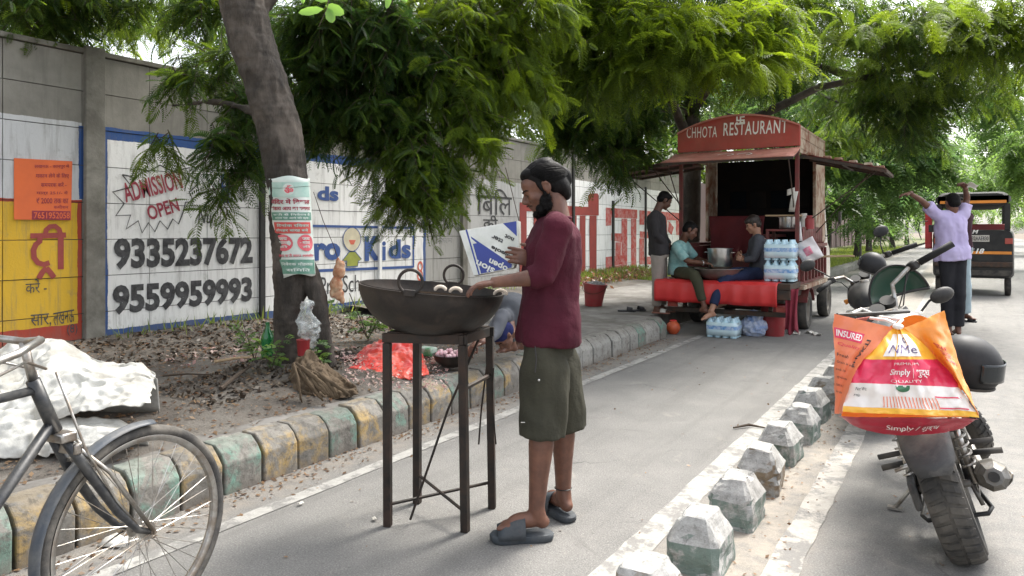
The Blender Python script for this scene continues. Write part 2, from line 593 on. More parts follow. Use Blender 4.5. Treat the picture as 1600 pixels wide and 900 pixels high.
# kerb
def kerb_mat(name, paint, amt):
    m, nt, b = new_mat(name)
    vec = coords(nt)
    oi = nt.nodes.new('ShaderNodeObjectInfo')
    n = noise_t(nt, vec, 6, 8, 0.72, 0.5)
    sep = nd(nt, 'ShaderNodeSeparateXYZ'); nt.links.new(vec, sep.inputs[0])
    conc = mixc(nt, ramp(nt, noise_t(nt, vec, 14, 6, 0.7), 0.35, 0.65), (0.12, 0.112, 0.098), (0.24, 0.225, 0.20))
    f = ramp(nt, n, 0.62 - amt * 0.35, 0.72 - amt * 0.3)          # 1 = bare
    f = math_n(nt, 'MAXIMUM', f, math_n(nt, 'MULTIPLY', ramp(nt, sep.outputs[2], 0.19, 0.235), 0.75))
    c = mixc(nt, f, paint, conc)
    c = mixc(nt, math_n(nt, 'MULTIPLY', ramp(nt, noise_t(nt, vec, 26, 6, 0.8), 0.52, 0.62), 0.6), c, (0.07, 0.06, 0.05))
    c = mixc(nt, math_n(nt, 'MULTIPLY', ramp(nt, sep.outputs[2], 0.07, 0.0), 0.7), c, (0.15, 0.13, 0.11))
    h = nt.nodes.new('ShaderNodeHueSaturation')
    nt.links.new(math_n(nt, 'ADD', math_n(nt, 'MULTIPLY', oi.outputs['Random'], 0.3), 0.85), h.inputs['Value'])
    nt.links.new(c, h.inputs['Color'])
    nt.links.new(h.outputs[0], b.inputs['Base Color'])
    b.inputs['Roughness'].default_value = 0.85
    bump(nt, b, noise_t(nt, vec, 40, 6, 0.7), 0.7, 0.008)
    return m
MK = [kerb_mat('kerb_yellow', (0.36, 0.25, 0.10), 0.64), kerb_mat('kerb_teal', (0.14, 0.25, 0.20), 0.64), kerb_mat('kerb_grey', (0.26, 0.255, 0.235), 0.3)]
kerb = empty('kerb', (-3.4, -2, 0), kind='structure')
kerb['label'] = 'kerb of chamfered blocks in worn yellow and green paint'
def kerb_block(L, seed):
    rng = random.Random(seed)
    prof = [(0.0, -.02), (0.0, .165), (-.035, .215), (-.085, .255), (-.2, .258), (-.2, -.02)]
    mb = MB()
    rings = []
    for k in range(5):
        t = k / 4
        y = (t - .5) * (L - .014)
        rings.append([V((x + rng.uniform(-.004, .004), y, z + rng.uniform(-.004, .004) * (z > 0))) for x, z in prof])
    mb.loft(rings)
    return mb
kb = [[kerb_block(.245, s).mesh('kerb_stone', MK[c], smooth=False) for s in range(4)] for c in range(3)]
y = -1.9
i = 0
while y < 9.2:
    c = (0, 1, 0, 1, 0, 0, 1, 0, 1, 0)[i % 10] if y < 5.9 else (2 if random.random() < .8 else 1)
    o = bpy.data.objects.new('kerb_stone', kb[c][random.randrange(4)])
    col.objects.link(o); o.parent = kerb
    o.location = V((-3.27 + random.uniform(-.008, .008), y, random.uniform(-.006, .004))) - kerb.location
    o.rotation_euler = (random.uniform(-.012, .012), random.uniform(-.02, .02), random.uniform(-.02, .02))
    md = o.modifiers.new('bevel', 'BEVEL'); md.width = .009; md.segments = 2; md.limit_method = 'ANGLE'
    y += .247; i += 1
kf = [kerb_block(.98, 20 + s).mesh('kerb_stone', MK[2], smooth=False) for s in range(2)]
for k in range(34):
    o = bpy.data.objects.new('kerb_stone', kf[k % 2]); col.objects.link(o); o.parent = kerb
    o.location = V((-3.3, 16.5 + k * 1.0, 0)) - kerb.location

# ------------------------------------------------------------------ boundary wall
def zof(px, py): return WX(px, py, WALLX).z
def yof(px): return WX(px, 362, WALLX).y
def wall_mat():
    m, nt, b = new_mat('painted_wall')
    vec = coords(nt)
    sep = nd(nt, 'ShaderNodeSeparateXYZ'); nt.links.new(vec, sep.inputs[0])
    d1 = math_n(nt, 'MULTIPLY', math_n(nt, 'SUBTRACT', noise_t(nt, vec, 5, 4, 0.6), 0.5), 0.035)
    Y = math_n(nt, 'ADD', sep.outputs[1], d1)
    Z = math_n(nt, 'ADD', sep.outputs[2], d1)
    def rect(y0, y1, z0, z1):
        a = math_n(nt, 'MULTIPLY', math_n(nt, 'GREATER_THAN', Y, y0), math_n(nt, 'LESS_THAN', Y, y1))
        c = math_n(nt, 'MULTIPLY', math_n(nt, 'GREATER_THAN', Z, z0), math_n(nt, 'LESS_THAN', Z, z1))
        return math_n(nt, 'MULTIPLY', a, c)
    n1 = noise_t(nt, vec, 2.5, 7, 0.7)
    c = mixc(nt, ramp(nt, n1, 0.35, 0.65), (0.205, 0.195, 0.172), (0.285, 0.272, 0.24))
    WHITE, BLUE, YEL, RED = (0.80, 0.80, 0.79), (0.03, 0.085, 0.26), (0.68, 0.42, 0.035), (0.42, 0.06, 0.035)
    def lay(r, colr, cc): return mixc(nt, r, cc, colr)
    ya, yb = yof(128), yof(162)
    c = lay(rect(-9, ya, zof(90, 312), zof(90, 187)), (0.60, 0.61, 0.62), c)
    c = lay(rect(yof(123), ya + .02, zof(127, 312), zof(127, 196)), BLUE, c)
    c = lay(rect(-9, ya, zof(90, 535), zof(90, 312)), RED, c)
    c = lay(rect(-9, yof(121), zof(90, 509), zof(90, 317)), YEL, c)
    ye = yof(665)
    zt = zof(162, 198); zb = zof(165, 530)
    c = lay(rect(yb - .02, ye, zb, zt), BLUE, c)
    c = lay(rect(yof(168), yof(661), zb + .095, zt - .125), WHITE, c)
    c = lay(rect(ye, yof(735), 0.3, zof(700, 318)), (0.36, 0.355, 0.34), c)
    c = lay(rect(yof(735), yof(815), 0.3, zof(770, 282)), (0.47, 0.47, 0.465), c)
    c = lay(rect(yof(815), 23, 0.35, 2.55), WHITE, c)
    c = lay(rect(23, 90, 0.3, 3.4), (0.26, 0.18, 0.19), c)  # far stretch: pink darkened, its shade is put into the colour
    # weathering: stains running down, grime
    st = nd(nt, 'ShaderNodeMapping'); st.inputs['Scale'].default_value = (1, 5, 0.5); nt.links.new(vec, st.inputs[0])
    s1 = noise_t(nt, st.outputs[0], 3, 6, 0.7)
    c = mixc(nt, math_n(nt, 'MULTIPLY', ramp(nt, s1, 0.50, 0.72), 0.5), c, (0.15, 0.14, 0.125))
    c = mixc(nt, math_n(nt, 'MULTIPLY', ramp(nt, noise_t(nt, vec, 7, 8, 0.8), 0.56, 0.72), 0.45), c, (0.19, 0.175, 0.15))
    base = math_n(nt, 'MULTIPLY', ramp(nt, math_n(nt, 'ADD', sep.outputs[2], math_n(nt, 'MULTIPLY', n1, 0.35)), 0.62, 0.36), 0.6)
    c = mixc(nt, base, c, (0.17, 0.15, 0.12))
    oi = nt.nodes.new('ShaderNodeObjectInfo')
    h = nt.nodes.new('ShaderNodeHueSaturation')
    nt.links.new(math_n(nt, 'ADD', math_n(nt, 'MULTIPLY', oi.outputs['Random'], 0.12), 0.94), h.inputs['Value'])
    nt.links.new(c, h.inputs['Color'])
    nt.links.new(h.outputs[0], b.inputs['Base Color'])
    b.inputs['Roughness'].default_value = 0.85
    bump(nt, b, noise_t(nt, vec, 30, 6, 0.7), 0.35, 0.006)
    return m
MWALL = wall_mat()
MCONC = M('weathered_concrete', (0.25, 0.24, 0.21, 1), (0.175, 0.165, 0.142, 1), 4, 0.9, bs=0.5, bd=0.006, bscale=35, dirt=(0.07, 0.065, 0.055, 1), dscale=3)
MJOINT = M('wall_joint', (0.10, 0.095, 0.085, 1), None, 6, 0.95)
MBLACKP = M('black_concrete', (0.018, 0.018, 0.018, 1), (0.035, 0.034, 0.032, 1), 9, 0.7, bs=.4)  # near-black tone of the narrow pilasters
wall = empty('boundary_wall', (WALLX, -1, 0.2), label='long block boundary wall painted with school and shop advertisements', cat='wall', kind='thing')
wb = MB()
wb.box2(WALLX - .16, WALLX - .014, -2.5, 22.4, 0.1, 3.145)
wb.build('core', MJOINT, wall, smooth=False)
BL, BH = .70, .3675
def block_mesh(s):
    rng = random.Random(s)
    mb = MB()
    mb.box2(-.02, .0 + rng.uniform(-.002, .002), -BL/2 + .004, BL/2 - .004, -BH/2 + .004, BH/2 - .004)
    return mb.mesh('block', MWALL, smooth=False)
bms = [block_mesh(s) for s in range(5)]
for r in range(8):
    for k in range(35):
        y = -2.1 + k * BL
        if y + BL/2 > 22.4: continue
        o = bpy.data.objects.new('block', bms[random.randrange(5)]); col.objects.link(o); o.parent = wall
        o.location = V((WALLX + random.uniform(-.003, .003), y, .2 + BH * (r + .5))) - wall.location
        o.rotation_euler = (random.uniform(-.002, .002), 0, random.uniform(-.002, .002))
cp = MB(); cp.box2(WALLX - .2, WALLX + .02, -2.5, 22.4, 3.147, 3.20)
cp.build('coping', MCONC, wall, smooth=False, bevel=.008)
for (px, wd, top, mt) in ((145, .19, 3.22, MCONC), (408, .075, 3.2, MBLACKP), (592, .06, 2.4, MWALL), (723, .14, 3.2, MCONC), (895, .09, 3.22, MBLACKP), (957, .10, 2.15, MBLACKP), (1008, .08, 2.6, MBLACKP)):
    m_ = MB(); yy = yof(px)
    m_.box2(WALLX + .001, WALLX + (.06 if wd > .12 else .04), yy - wd/2, yy + wd/2, .2, top)
    m_.build('pilaster', mt, wall, smooth=False, bevel=.006)
fw = MB()
fw.box2(WALLX - .15, WALLX, 22.45, 120, 0.1, 3.0)
o = fw.build('far_wall_stretch', MWALL, wall, smooth=False)
MPINK = M('faded_pink_paint', (0.36, 0.26, 0.27, 1), (0.24, 0.18, 0.19, 1), 3, 0.9)
for k in range(36):
    m_ = MB(); yy = 22.6 + k * 2.1
    m_.box2(WALLX + .001, WALLX + .07, yy - .1, yy + .1, .15, 3.08)
    m_.build('pilaster', MPINK, wall, smooth=False)

# --- painted lettering
MBLK = M('black_lettering', (0.02, 0.02, 0.022, 1), (0.045, 0.045, 0.05, 1), 12, 0.7, bs=.2, dirt=(0.2, 0.2, 0.2, 1), dscale=14, damt=.35)
MNAVY = M('navy_lettering', (0.03, 0.075, 0.25, 1), (0.05, 0.10, 0.28, 1), 12, 0.7, bs=.2)
MMAR = M('maroon_lettering', (0.26, 0.025, 0.05, 1), (0.33, 0.05, 0.07, 1), 12, 0.7, bs=.2)
MREDL = M('red_wall_lettering', (0.52, 0.06, 0.045, 1), (0.42, 0.05, 0.04, 1), 5, 0.75, bs=.2, dirt=(0.6, 0.5, 0.48, 1), dscale=9, damt=.5)
MDRED = M('dark_red_wall_paint', (0.30, 0.045, 0.035, 1), (0.24, 0.04, 0.035, 1), 5, 0.8, bs=.2)
MOR = M('ochre_lettering', (0.36, 0.07, 0.06, 1), None, 9, 0.8, bs=.2)
YD, ZD = V((0, 1, 0)), V((0, 0, 1))
WN = V((1, 0, 0))
def wtext(body, px0, px1, py_t, py_b, mt, bold=0.03, shear=0.0, rot=0.0, name='lettering', off=.0065, lineup=None):
    """lettering painted on the wall between two pixel columns; heights read at the left column"""
    a = WX(px0, py_b, WALLX + off); c = WX(px1, py_b, WALLX + off)
    h = WX(px0, py_t, WALLX + off).z - a.z
    w = abs(c.y - a.y)
    xd, yd = YD, ZD
    if rot:
        xd = YD * math.cos(rot) + ZD * math.sin(rot); yd = ZD * math.cos(rot) - YD * math.sin(rot)
    mb = text_mb(body, a, xd, yd, w, h, bold, shear, n=WN)
    if not mb.f: return None
    return mb.build(name, mt, wall, smooth=False)
wtext('9335237672', 178, 395, 371, 422, MBLK, .045)
wtext('9559959993', 176, 394, 446, 493, MBLK, .045)
wtext('ADMISSION', 197, 290, 286, 317, MMAR, .02, 0, .275)
wtext('OPEN', 234, 284, 322, 345, MMAR, .02, 0, .31)
# star burst outline
star = [(191,273),(206,292),(176,300),(194,318),(181,337),(204,336),(197,358),(216,345),(222,364),(232,348),(242,362),(250,345),(262,358),(270,342),(279,350),(286,332),(290,316),(302,315),(296,300),(310,287),(294,282),(296,262),(270,268),(250,258),(232,268),(212,262),(206,276),(191,273)]
strokes_mb([[WX(x, y, WALLX + .0065) for x, y in star]], .016, WN).build('star_outline', MBLK, wall, smooth=False)
wtext('Nur', 309, 338, 327, 349, MBLK, .01, .25)
for (x0, y0, x1, y1) in ((345, 272, 349, 317), (349, 272, 358, 279), (349, 290, 358, 297), (349, 309, 358, 317), (355, 274, 359, 313)):
    MB().poly([WX(x, y, WALLX + .0065) for x, y in ((x0, y1), (x1, y1), (x1, y0), (x0, y0))]).build('lettering', MNAVY, wall, smooth=False)
wtext('ds', 496, 529, 290, 313, MNAVY, .04)
wtext('ro', 490, 532, 380, 408, MNAVY, .045)
wtext('K', 570, 594, 369, 408, MNAVY, .06)
wtext('i', 597, 603, 377, 407, MNAVY, .03)
wtext('ds', 607, 642, 374, 405, MNAVY, .035)
wtext('Pre Sch', 500, 562, 433, 461, MBLK, .0)
def wrect(x0, y0, x1, y1, x2, y2, th, mt, name='painted_line'):
    """painted line through (x0,y0) (x1,y1) of thickness th metres"""
    strokes_mb([[WX(x0, y0, WALLX + .005), WX((x0+x1)/2, (y0+y1)/2, WALLX + .005), WX(x1, y1, WALLX + .005)]], th, WN).build(name, mt, wall, smooth=False)
wrect(484, 353, 645, 356, 0, 0, .035, MNAVY)
wrect(497, 423, 645, 417, 0, 0, .04, MNAVY)
wrect(646, 350, 646, 418, 0, 0, .04, MNAVY)
# painted child figure between "ro" and "Kids"
MCREAM = M('cream_wall_paint', (0.66, 0.60, 0.44, 1), None, 8, .8)
MOLIVE = M('olive_wall_paint', (0.33, 0.36, 0.07, 1), None, 8, .8)
MCORAL = M('coral_wall_paint', (0.62, 0.14, 0.09, 1), None, 8, .8)
def wpoly(pts, off, mt, name, outline=None):
    MB().poly([WX(x, y, WALLX + off) for x, y in pts]).build(name, mt, wall, smooth=False)
    if outline:
        strokes_mb([[WX(x, y, WALLX + off + .0015) for x, y in pts + [pts[0]]]], .012, WN).build(name + '_outline', outline, wall, smooth=False)
head = [(550 + 14 * math.cos(a) * (1 - .12 * (math.sin(a) < 0) * -math.sin(a)), 374 - 19 * math.sin(a)) for a in [2 * PI * k / 18 for k in range(18)]]
wpoly(head, .0065, MCREAM, 'painted_face', MNAVY)
wpoly([(545, 375), (556, 375), (553, 382), (548, 382)], .008, MCORAL, 'painted_mouth')
wpoly([(546, 393), (555, 393), (565, 405), (560, 408), (559, 416), (542, 417), (542, 408), (535, 407)], .0065, MOLIVE, 'painted_shirt', MNAVY)
# left panel on yellow
def c5(x, y, o): return WX(40 + x / 2.727, 230 + y / 2.727, WALLX + .006 + o)
for k, (w_, pts) in enumerate(((.050, [(20, 378), (95, 377), (172, 374)]), (.055, [(150, 372), (150, 450), (150, 520)]), (.046, [(84, 377), (88, 352), (104, 338), (126, 336), (143, 350), (149, 372)]),
                              (.050, [(62, 380), (60, 402), (44, 414), (34, 438), (36, 470), (52, 492), (78, 500), (102, 492)]), (.050, [(56, 560), (72, 532), (90, 514)]), (.050, [(88, 514), (104, 532), (122, 556)]))):
    strokes_mb([[c5(x, y, .0006 * k) for x, y in pts]], w_, WN).build('lettering', MOR, wall, smooth=False)
wtext('करें -', 40, 73, 437, 459, MBLK, .0)
wtext('सार,', 48, 80, 492, 513, MBLK, .0)
wtext('लखनऊ', 85, 118, 489, 509, MBLK, .0, .2, .1)
wtext('(8)', 105, 121, 507, 525, MBLK, .0)
# grey stretches
wtext('बिलि', 745, 800, 292, 335, MBLK, .0)
wtext('की', 755, 778, 336, 358, MBLK, .01)
MFADE = M('faded_stencil', (0.20, 0.20, 0.20, 1), (0.33, 0.33, 0.32, 1), 30, .9, bs=0)
for q, (t, y0) in enumerate((('MOB', 326), ('एक फोन', 338), ('सेवा', 349), ('घर पर', 360), ('काम', 372))):
    wtext(t, 687, 707, y0, y0 + 8, MFADE, .02, name='stencil')
wtext('8', 652, 661, 408, 440, MCORAL, -.005)
# big red lettering beyond the man (crop scale 3.4636, origin 860,240)
def c8(x, y): return WX(860 + x / 3.4636, 240 + y / 3.4636, WALLX + .0065)
def c8p(pts, mt, name='lettering'): MB().poly([c8(x, y) for x, y in pts]).build(name, mt, wall, smooth=False)
wpoly([(812, 316), (880, 319), (880, 330), (812, 330)], .0065, MDRED, 'lettering')
wpoly([(812, 330), (823, 330), (823, 462), (812, 463)], .0068, MDRED, 'lettering')
wpoly([(834, 330), (846, 330), (846, 459), (834, 460)], .0068, MDRED, 'lettering')
for pts in ([(-40,275),(262,292),(262,335),(-40,330)], [(60,334),(142,334),(142,690),(60,690)], [(160,335),(190,335),(190,680),(160,683)],
            [(212,336),(250,336),(250,668),(212,674)], [(142,655),(212,640),(212,678),(142,686)], [(205,225),(215,215),(255,215),(262,228),(262,292),(205,290)]):
    c8p(pts, MDRED)
for pts in ([(300,292),(470,304),(470,352),(300,345)], [(385,352),(416,352),(416,648),(385,652)], [(436,353),(465,353),(465,640),(436,643)],
            [(300,345),(330,346),(330,388),(300,392)], [(330,430),(385,432),(385,480),(330,470)], [(352,480),(382,480),(382,560),(352,560)],
            [(300,560),(385,550),(385,600),(330,610),(330,655),(300,655)], [(330,612),(385,602),(385,650),(330,655)],
            [(482,306),(545,312),(545,358),(482,354)], [(482,354),(508,356),(508,385),(482,385)], [(484,420),(530,424),(530,458),(484,455)],
            [(482,458),(508,458),(508,598),(482,600)], [(508,560),(545,556),(545,600),(508,598)],
            [(600,314),(700,322),(704,362),(600,358)], [(612,360),(632,360),(632,480),(612,470)], [(640,362),(668,400),(656,440),(636,420)],
            [(680,362),(706,362),(706,440),(680,440)]):
    c8p(pts, MREDL)
# ================================================================== VEGETATION
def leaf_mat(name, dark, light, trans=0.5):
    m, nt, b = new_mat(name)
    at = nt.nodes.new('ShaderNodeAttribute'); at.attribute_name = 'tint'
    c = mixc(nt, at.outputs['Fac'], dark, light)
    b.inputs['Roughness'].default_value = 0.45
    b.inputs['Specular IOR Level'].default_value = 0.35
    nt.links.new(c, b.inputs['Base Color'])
    tr = nt.nodes.new('ShaderNodeBsdfTranslucent')
    h = nt.nodes.new('ShaderNodeHueSaturation'); h.inputs['Hue'].default_value = 0.475; h.inputs['Saturation'].default_value = 1.15; h.inputs['Value'].default_value = 2.2
    nt.links.new(c, h.inputs['Color']); nt.links.new(h.outputs[0], tr.inputs[0])
    mx = nt.nodes.new('ShaderNodeMixShader'); mx.inputs[0].default_value = trans
    nt.links.new(b.outputs[0], mx.inputs[1]); nt.links.new(tr.outputs[0], mx.inputs[2])
    nt.links.new(mx.outputs[0], nt.nodes['Material Output'].inputs[0])
    return m
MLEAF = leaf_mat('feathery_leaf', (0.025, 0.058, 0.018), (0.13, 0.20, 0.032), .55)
MLEAF2 = leaf_mat('pale_leaf', (0.050, 0.105, 0.045), (0.13, 0.22, 0.06), .5)
MLEAF3 = leaf_mat('big_leaflet', (0.10, 0.22, 0.05), (0.16, 0.30, 0.08), .4)
MDRYLEAF = leaf_mat('dry_leaf', (0.10, 0.06, 0.035), (0.24, 0.16, 0.09), .3)
MDARKLIT = leaf_mat('dark_litter', (.022, .017, .013), (.09, .07, .05), .1)
MGRASS = leaf_mat('grass_blade', (0.06, 0.11, 0.025), (0.20, 0.26, 0.07), .35)

def bark_mat(name, c1, c2):
    m, nt, b = new_mat(name)
    vec = coords(nt)
    mp = nd(nt, 'ShaderNodeMapping'); mp.inputs['Scale'].default_value = (1, 1, .35); nt.links.new(vec, mp.inputs[0])
    n1 = noise_t(nt, mp.outputs[0], 9, 8, 0.72, 0.4)
    n2 = noise_t(nt, vec, 2.6, 5, 0.6)
    c = mixc(nt, ramp(nt, n1, 0.35, 0.65), c1, c2)
    c = mixc(nt, math_n(nt, 'MULTIPLY', ramp(nt, n2, 0.50, 0.64), .7), c, tuple(min(1, x * 2.0) for x in c2[:3]))
    nt.links.new(c, b.inputs['Base Color'])
    b.inputs['Roughness'].default_value = 0.9
    n3 = noise_t(nt, mp.outputs[0], 34, 8, 0.75, 0.6)
    bump(nt, b, math_n(nt, 'ADD', n3, n1), 0.9, 0.02)
    return m
MBARK = bark_mat('grey_brown_bark', (0.020, 0.017, 0.0145), (0.070, 0.058, 0.048))
MBARKD = bark_mat('dark_bark', (0.03, 0.026, 0.022), (0.06, 0.052, 0.045))
MTWIG = M('twig', (0.07, 0.05, 0.035, 1), None, 20, .9)

def frond(npair, L, pl, pw, ang=58, droop=.35, fold=.25, seg=1, pd=.25):
    """pinnate leaf: flat quads in local frame (x along the midrib, y sideways, z up)"""
    Q = []
    def rib(t):
        return np.array([L * t * (1 - .12 * t), 0, -droop * L * t * t])
    for i in range(5):
        a, b_ = rib(i / 5), rib((i + 1) / 5)
        w = .0022
        Q.append([a + [0, -w, 0], b_ + [0, -w, 0], b_ + [0, w, 0], a + [0, w, 0]])
    for i in range(npair):
        t = (i + 1.0) / (npair + .3)
        s = math.sin(PI * (0.18 + 0.75 * t)) ** .5
        for sd in (-1, 1):
            th = math.radians(ang - 18 * t)
            d = np.array([math.cos(th), sd * math.sin(th), 0])
            n = np.array([-math.sin(th) * sd, math.cos(th), 0]) * sd
            p0 = rib(t)
            l = pl * s
            if seg == 1:
                tip = p0 + d * l + [0, 0, -pd * l]
                mid = p0 + d * l * .5 + [0, 0, -pd * l * .25]
                z = np.array([0, 0, fold * pw])
                Q.append([p0, mid - n * pw * .5 + z, tip, mid + n * pw * .5 - z * .3])
            else:
                for k in range(seg):
                    for s2 in (-1, 1):
                        u = (k + .6) / (seg + .2)
                        c0 = p0 + d * l * u + [0, 0, -pd * l * u * u]
                        dd = d * .45 + n * s2 * .9
                        q = pw * (1 - .35 * u)
                        tt = c0 + dd * q
                        w2 = d * q * .22
                        Q.append([c0, c0 + dd * q * .5 - w2, tt, c0 + dd * q * .5 + w2])
    return np.array(Q)          # (n,4,3)

def scatter_mesh(name, tpl, pos, dirs, ups, scl, tints, mt, parent, inv):
    """joins many copies of leaf templates into one mesh"""
    Vs, Ts = [], []
    tpl = tpl if isinstance(tpl, list) else [tpl]
    for ti, T in enumerate(tpl):
        sel = np.arange(ti, len(pos), len(tpl))
        x = dirs[sel]; x = x / np.linalg.norm(x, axis=1, keepdims=True)
        y = np.cross(ups[sel], x); y /= np.maximum(np.linalg.norm(y, axis=1, keepdims=True), 1e-6)
        z = np.cross(x, y)
        R = np.stack([x, y, z], axis=2) * scl[sel][:, None, None]
        t = T.reshape(-1, 3)
        v = np.einsum('nij,kj->nki', R, t) + pos[sel][:, None, :]
        Vs.append(v.reshape(-1, 3))
        Ts.append(np.repeat(tints[sel], len(T)))
    v = np.concatenate(Vs); tn = np.concatenate(Ts)
    if inv is not None:
        A = np.array(inv)
        v = v @ A[:3, :3].T + A[:3, 3]
    nf = len(v) // 4
    me = bpy.data.meshes.new(name)
    me.vertices.add(nf * 4); me.loops.add(nf * 4); me.polygons.add(nf)
    me.vertices.foreach_set('co', v.astype(np.float32).ravel())
    me.loops.foreach_set('vertex_index', np.arange(nf * 4, dtype=np.int32))
    me.polygons.foreach_set('loop_start', np.arange(0, nf * 4, 4, dtype=np.int32))
    me.update(calc_edges=True)
    a = me.attributes.new('tint', 'FLOAT', 'FACE')
    a.data.foreach_set('value', np.clip(tn + RNG.normal(0, .06, nf), 0, 1).astype(np.float32))
    me.materials.append(mt)
    o = bpy.data.objects.new(name, me); col.objects.link(o); o.parent = parent
    return o

FR_A = [frond(10, .26, .075, .0165, droop=.4), frond(11, .30, .07, .0155, droop=.6, ang=62), frond(9, .22, .075, .017, droop=.2)]
FR_B = [frond(7, .36, .13, .030, droop=.4), frond(8, .40, .12, .030, droop=.55)]
FR_C = [frond(4, .6, .26, .085, droop=.4), frond(5, .65, .24, .085, droop=.5)]
FR_F = [frond(7, .30, .13, .026, droop=.45, seg=7, pd=.3), frond(8, .32, .12, .026, droop=.6, seg=7, pd=.35)]

def crown(name, clumps, mt, parent, tpl, per_twig=9, twig_len=.45, hang=.5, lsc=1.0, twig_r=.005, seed=1, twigs=True, mult=1.0):
    """clumps: (centre, (rx, ry, rz), leaves, tint)"""
    rng = np.random.default_rng(seed)
    pos, dr, up, sc, tn = [], [], [], [], []
    tw = MB()
    for c, r, n, tint in clumps:
        c = np.array(c[:]); r = np.array(r if hasattr(r, '__len__') else (r, r, r))
        nt_ = max(1, int(n * mult / per_twig))
        for k in range(nt_):
            u = rng.normal(size=3); u /= np.linalg.norm(u)
            rad = rng.uniform(0.15, 1.0) ** .5
            p0 = c + r * u * rad
            o = (p0 - c) / r.max(); o[2] *= .5
            d = o * .9 + rng.normal(size=3) * .45; d[2] -= hang * rng.uniform(.3, 1.4)
            d /= np.linalg.norm(d)
            L = twig_len * rng.uniform(.6, 1.4)
            tt = tint + rng.normal(0, .14)
            pts = []
            side = np.cross(d, [0, 0, 1.0]); side /= max(np.linalg.norm(side), 1e-3)
            for j in range(per_twig):
                t = (j + .5) / per_twig
                p = p0 + d * L * (t - .5) + np.array([0, 0, -hang * L * t * t * .5])
                pts.append(p)
                s = 1 if j % 2 else -1
                dd = d * rng.uniform(.3, .9) + side * s * rng.uniform(.5, 1.1) + np.array([0, 0, rng.uniform(-.9, .25) * (.4 + hang)])
                pos.append(p); dr.append(dd)
                up.append(np.array([0, 0, 1.0]) + rng.normal(size=3) * .35)
                sc.append(lsc * rng.uniform(.7, 1.25)); tn.append(tt + rng.normal(0, .1))
            if twigs:
                tw.tube([tuple(pts[0]), tuple(pts[len(pts)//2]), tuple(pts[-1])], [twig_r, twig_r * .8, twig_r * .4], 3, cap=False)
    inv = mat_of(parent).inverted()
    o = scatter_mesh(name, tpl, np.array(pos), np.array(dr), np.array(up), np.array(sc), np.array(tn), mt, parent, inv)
    if twigs and tw.f:
        tw.build('twigs', MTWIG, parent, smooth=False)['kind'] = 'stuff'
    return o

# ------------------------------------------------------------------ the leaning tree at the left
t1 = empty('leaning_tree', G(462, 600, .3), label='leaning grey tree with forked foot and a poster on its trunk, by the kerb', cat='tree')
tb = MB()
D1 = 5.6
def tr(pts, D=D1, n=22):
    pp, rr = [], []
    for (x, y, w, *dd) in pts:
        d = D + (dd[0] if dd else 0)
        pp.append(P(x, y, d)); rr.append(w * .82 / 2 * d / F)
    # resample
    P2, R2 = [], []
    for i in range(len(pp) - 1):
        a, b, c, d = pp[max(i-1, 0)], pp[i], pp[i+1], pp[min(i+2, len(pp)-1)]
        for k in range(5):
            t = k / 5
            q = 0.5 * ((2*b) + (c-a)*t + (2*a-5*b+4*c-d)*t*t + (3*b-a-3*c+d)*t*t*t)
            P2.append(q); R2.append(rr[i] * (1-t) + rr[i+1] * t)
    P2.append(pp[-1]); R2.append(rr[-1])
    return P2, R2
p, r = tr([(452, 625, 92), (450, 590, 58), (449, 540, 48), (450, 485, 50), (456, 435, 66), (455, 370, 72), (449, 300, 74), (443, 240, 78), (430, 180, 80), (412, 120, 78), (392, 60, 80), (378, 0, 82), (366, -60, 76), (358, -140, 62), (352, -240, 48), (350, -340, 30)])
tb.tube(p, r, 20)
p, r = tr([(520, 625, 38, -.05), (512, 580, 31, -.05), (507, 540, 28, -.05), (501, 500, 28, -.04), (496, 462, 32, -.02), (480, 428, 40, 0), (466, 400, 46)])
tb.tube(p, r, 16)
for pts in ([(430, 600, 24), (415, 625, 16), (400, 640, 8)], [(468, 606, 22, -.05), (485, 622, 18, -.12), (498, 640, 8, -.2)], [(448, 606, 26, -.1), (445, 630, 20, -.2), (440, 650, 8, -.25)]):
    p, r = tr(pts); tb.tube(p, r, 10)
# limbs
for pts in ([(385, 40, 46), (440, -40, 40, .2), (540, -110, 34, .6), (640, -130, 28, 1.0), (740, -110, 20, 1.4), (800, -70, 12, 1.6)],
            [(372, -40, 46), (300, -90, 36, .3), (200, -110, 26, .6), (100, -90, 18, .8), (20, -50, 10, 1)],
            [(540, -110, 26, .6), (590, -60, 20, .9), (610, 20, 14, 1.1), (600, 120, 9, 1.2), (610, 220, 5, 1.2)],
            [(440, 190, 30, .1), (400, 175, 14, .25), (340, 160, 9, .4), (270, 165, 5, .5)],
            [(360, -150, 40), (440, -300, 30, -.5), (560, -420, 20, -1.0)],
            [(358, -180, 40), (280, -330, 30, .5), (200, -460, 20, 1.2)]):
    p, r = tr(pts); tb.tube(p, r, 10)
def barkd(p):
    q = V((p.x * 1.0, p.y * 1.0, p.z * .30))
    return .010 * noise.noise(p * 5) + .010 * (1 - 3 * abs(noise.noise(q * 13))) + .006 * noise.noise(V((p.x * 6, p.y * 6, p.z * 30)))
fz = fuse(tb, .011, 1, barkd)
fz.build('trunk', MBARK, t1, angle=180)
def C(px, py, D, rx, rz, n, tint, ry=None):
    """clump seen at a pixel; radii given in pixels of the photograph"""
    s = D / F
    return (P(px, py, D), (rx * s, (ry or rx) * s, rz * s), n, tint)
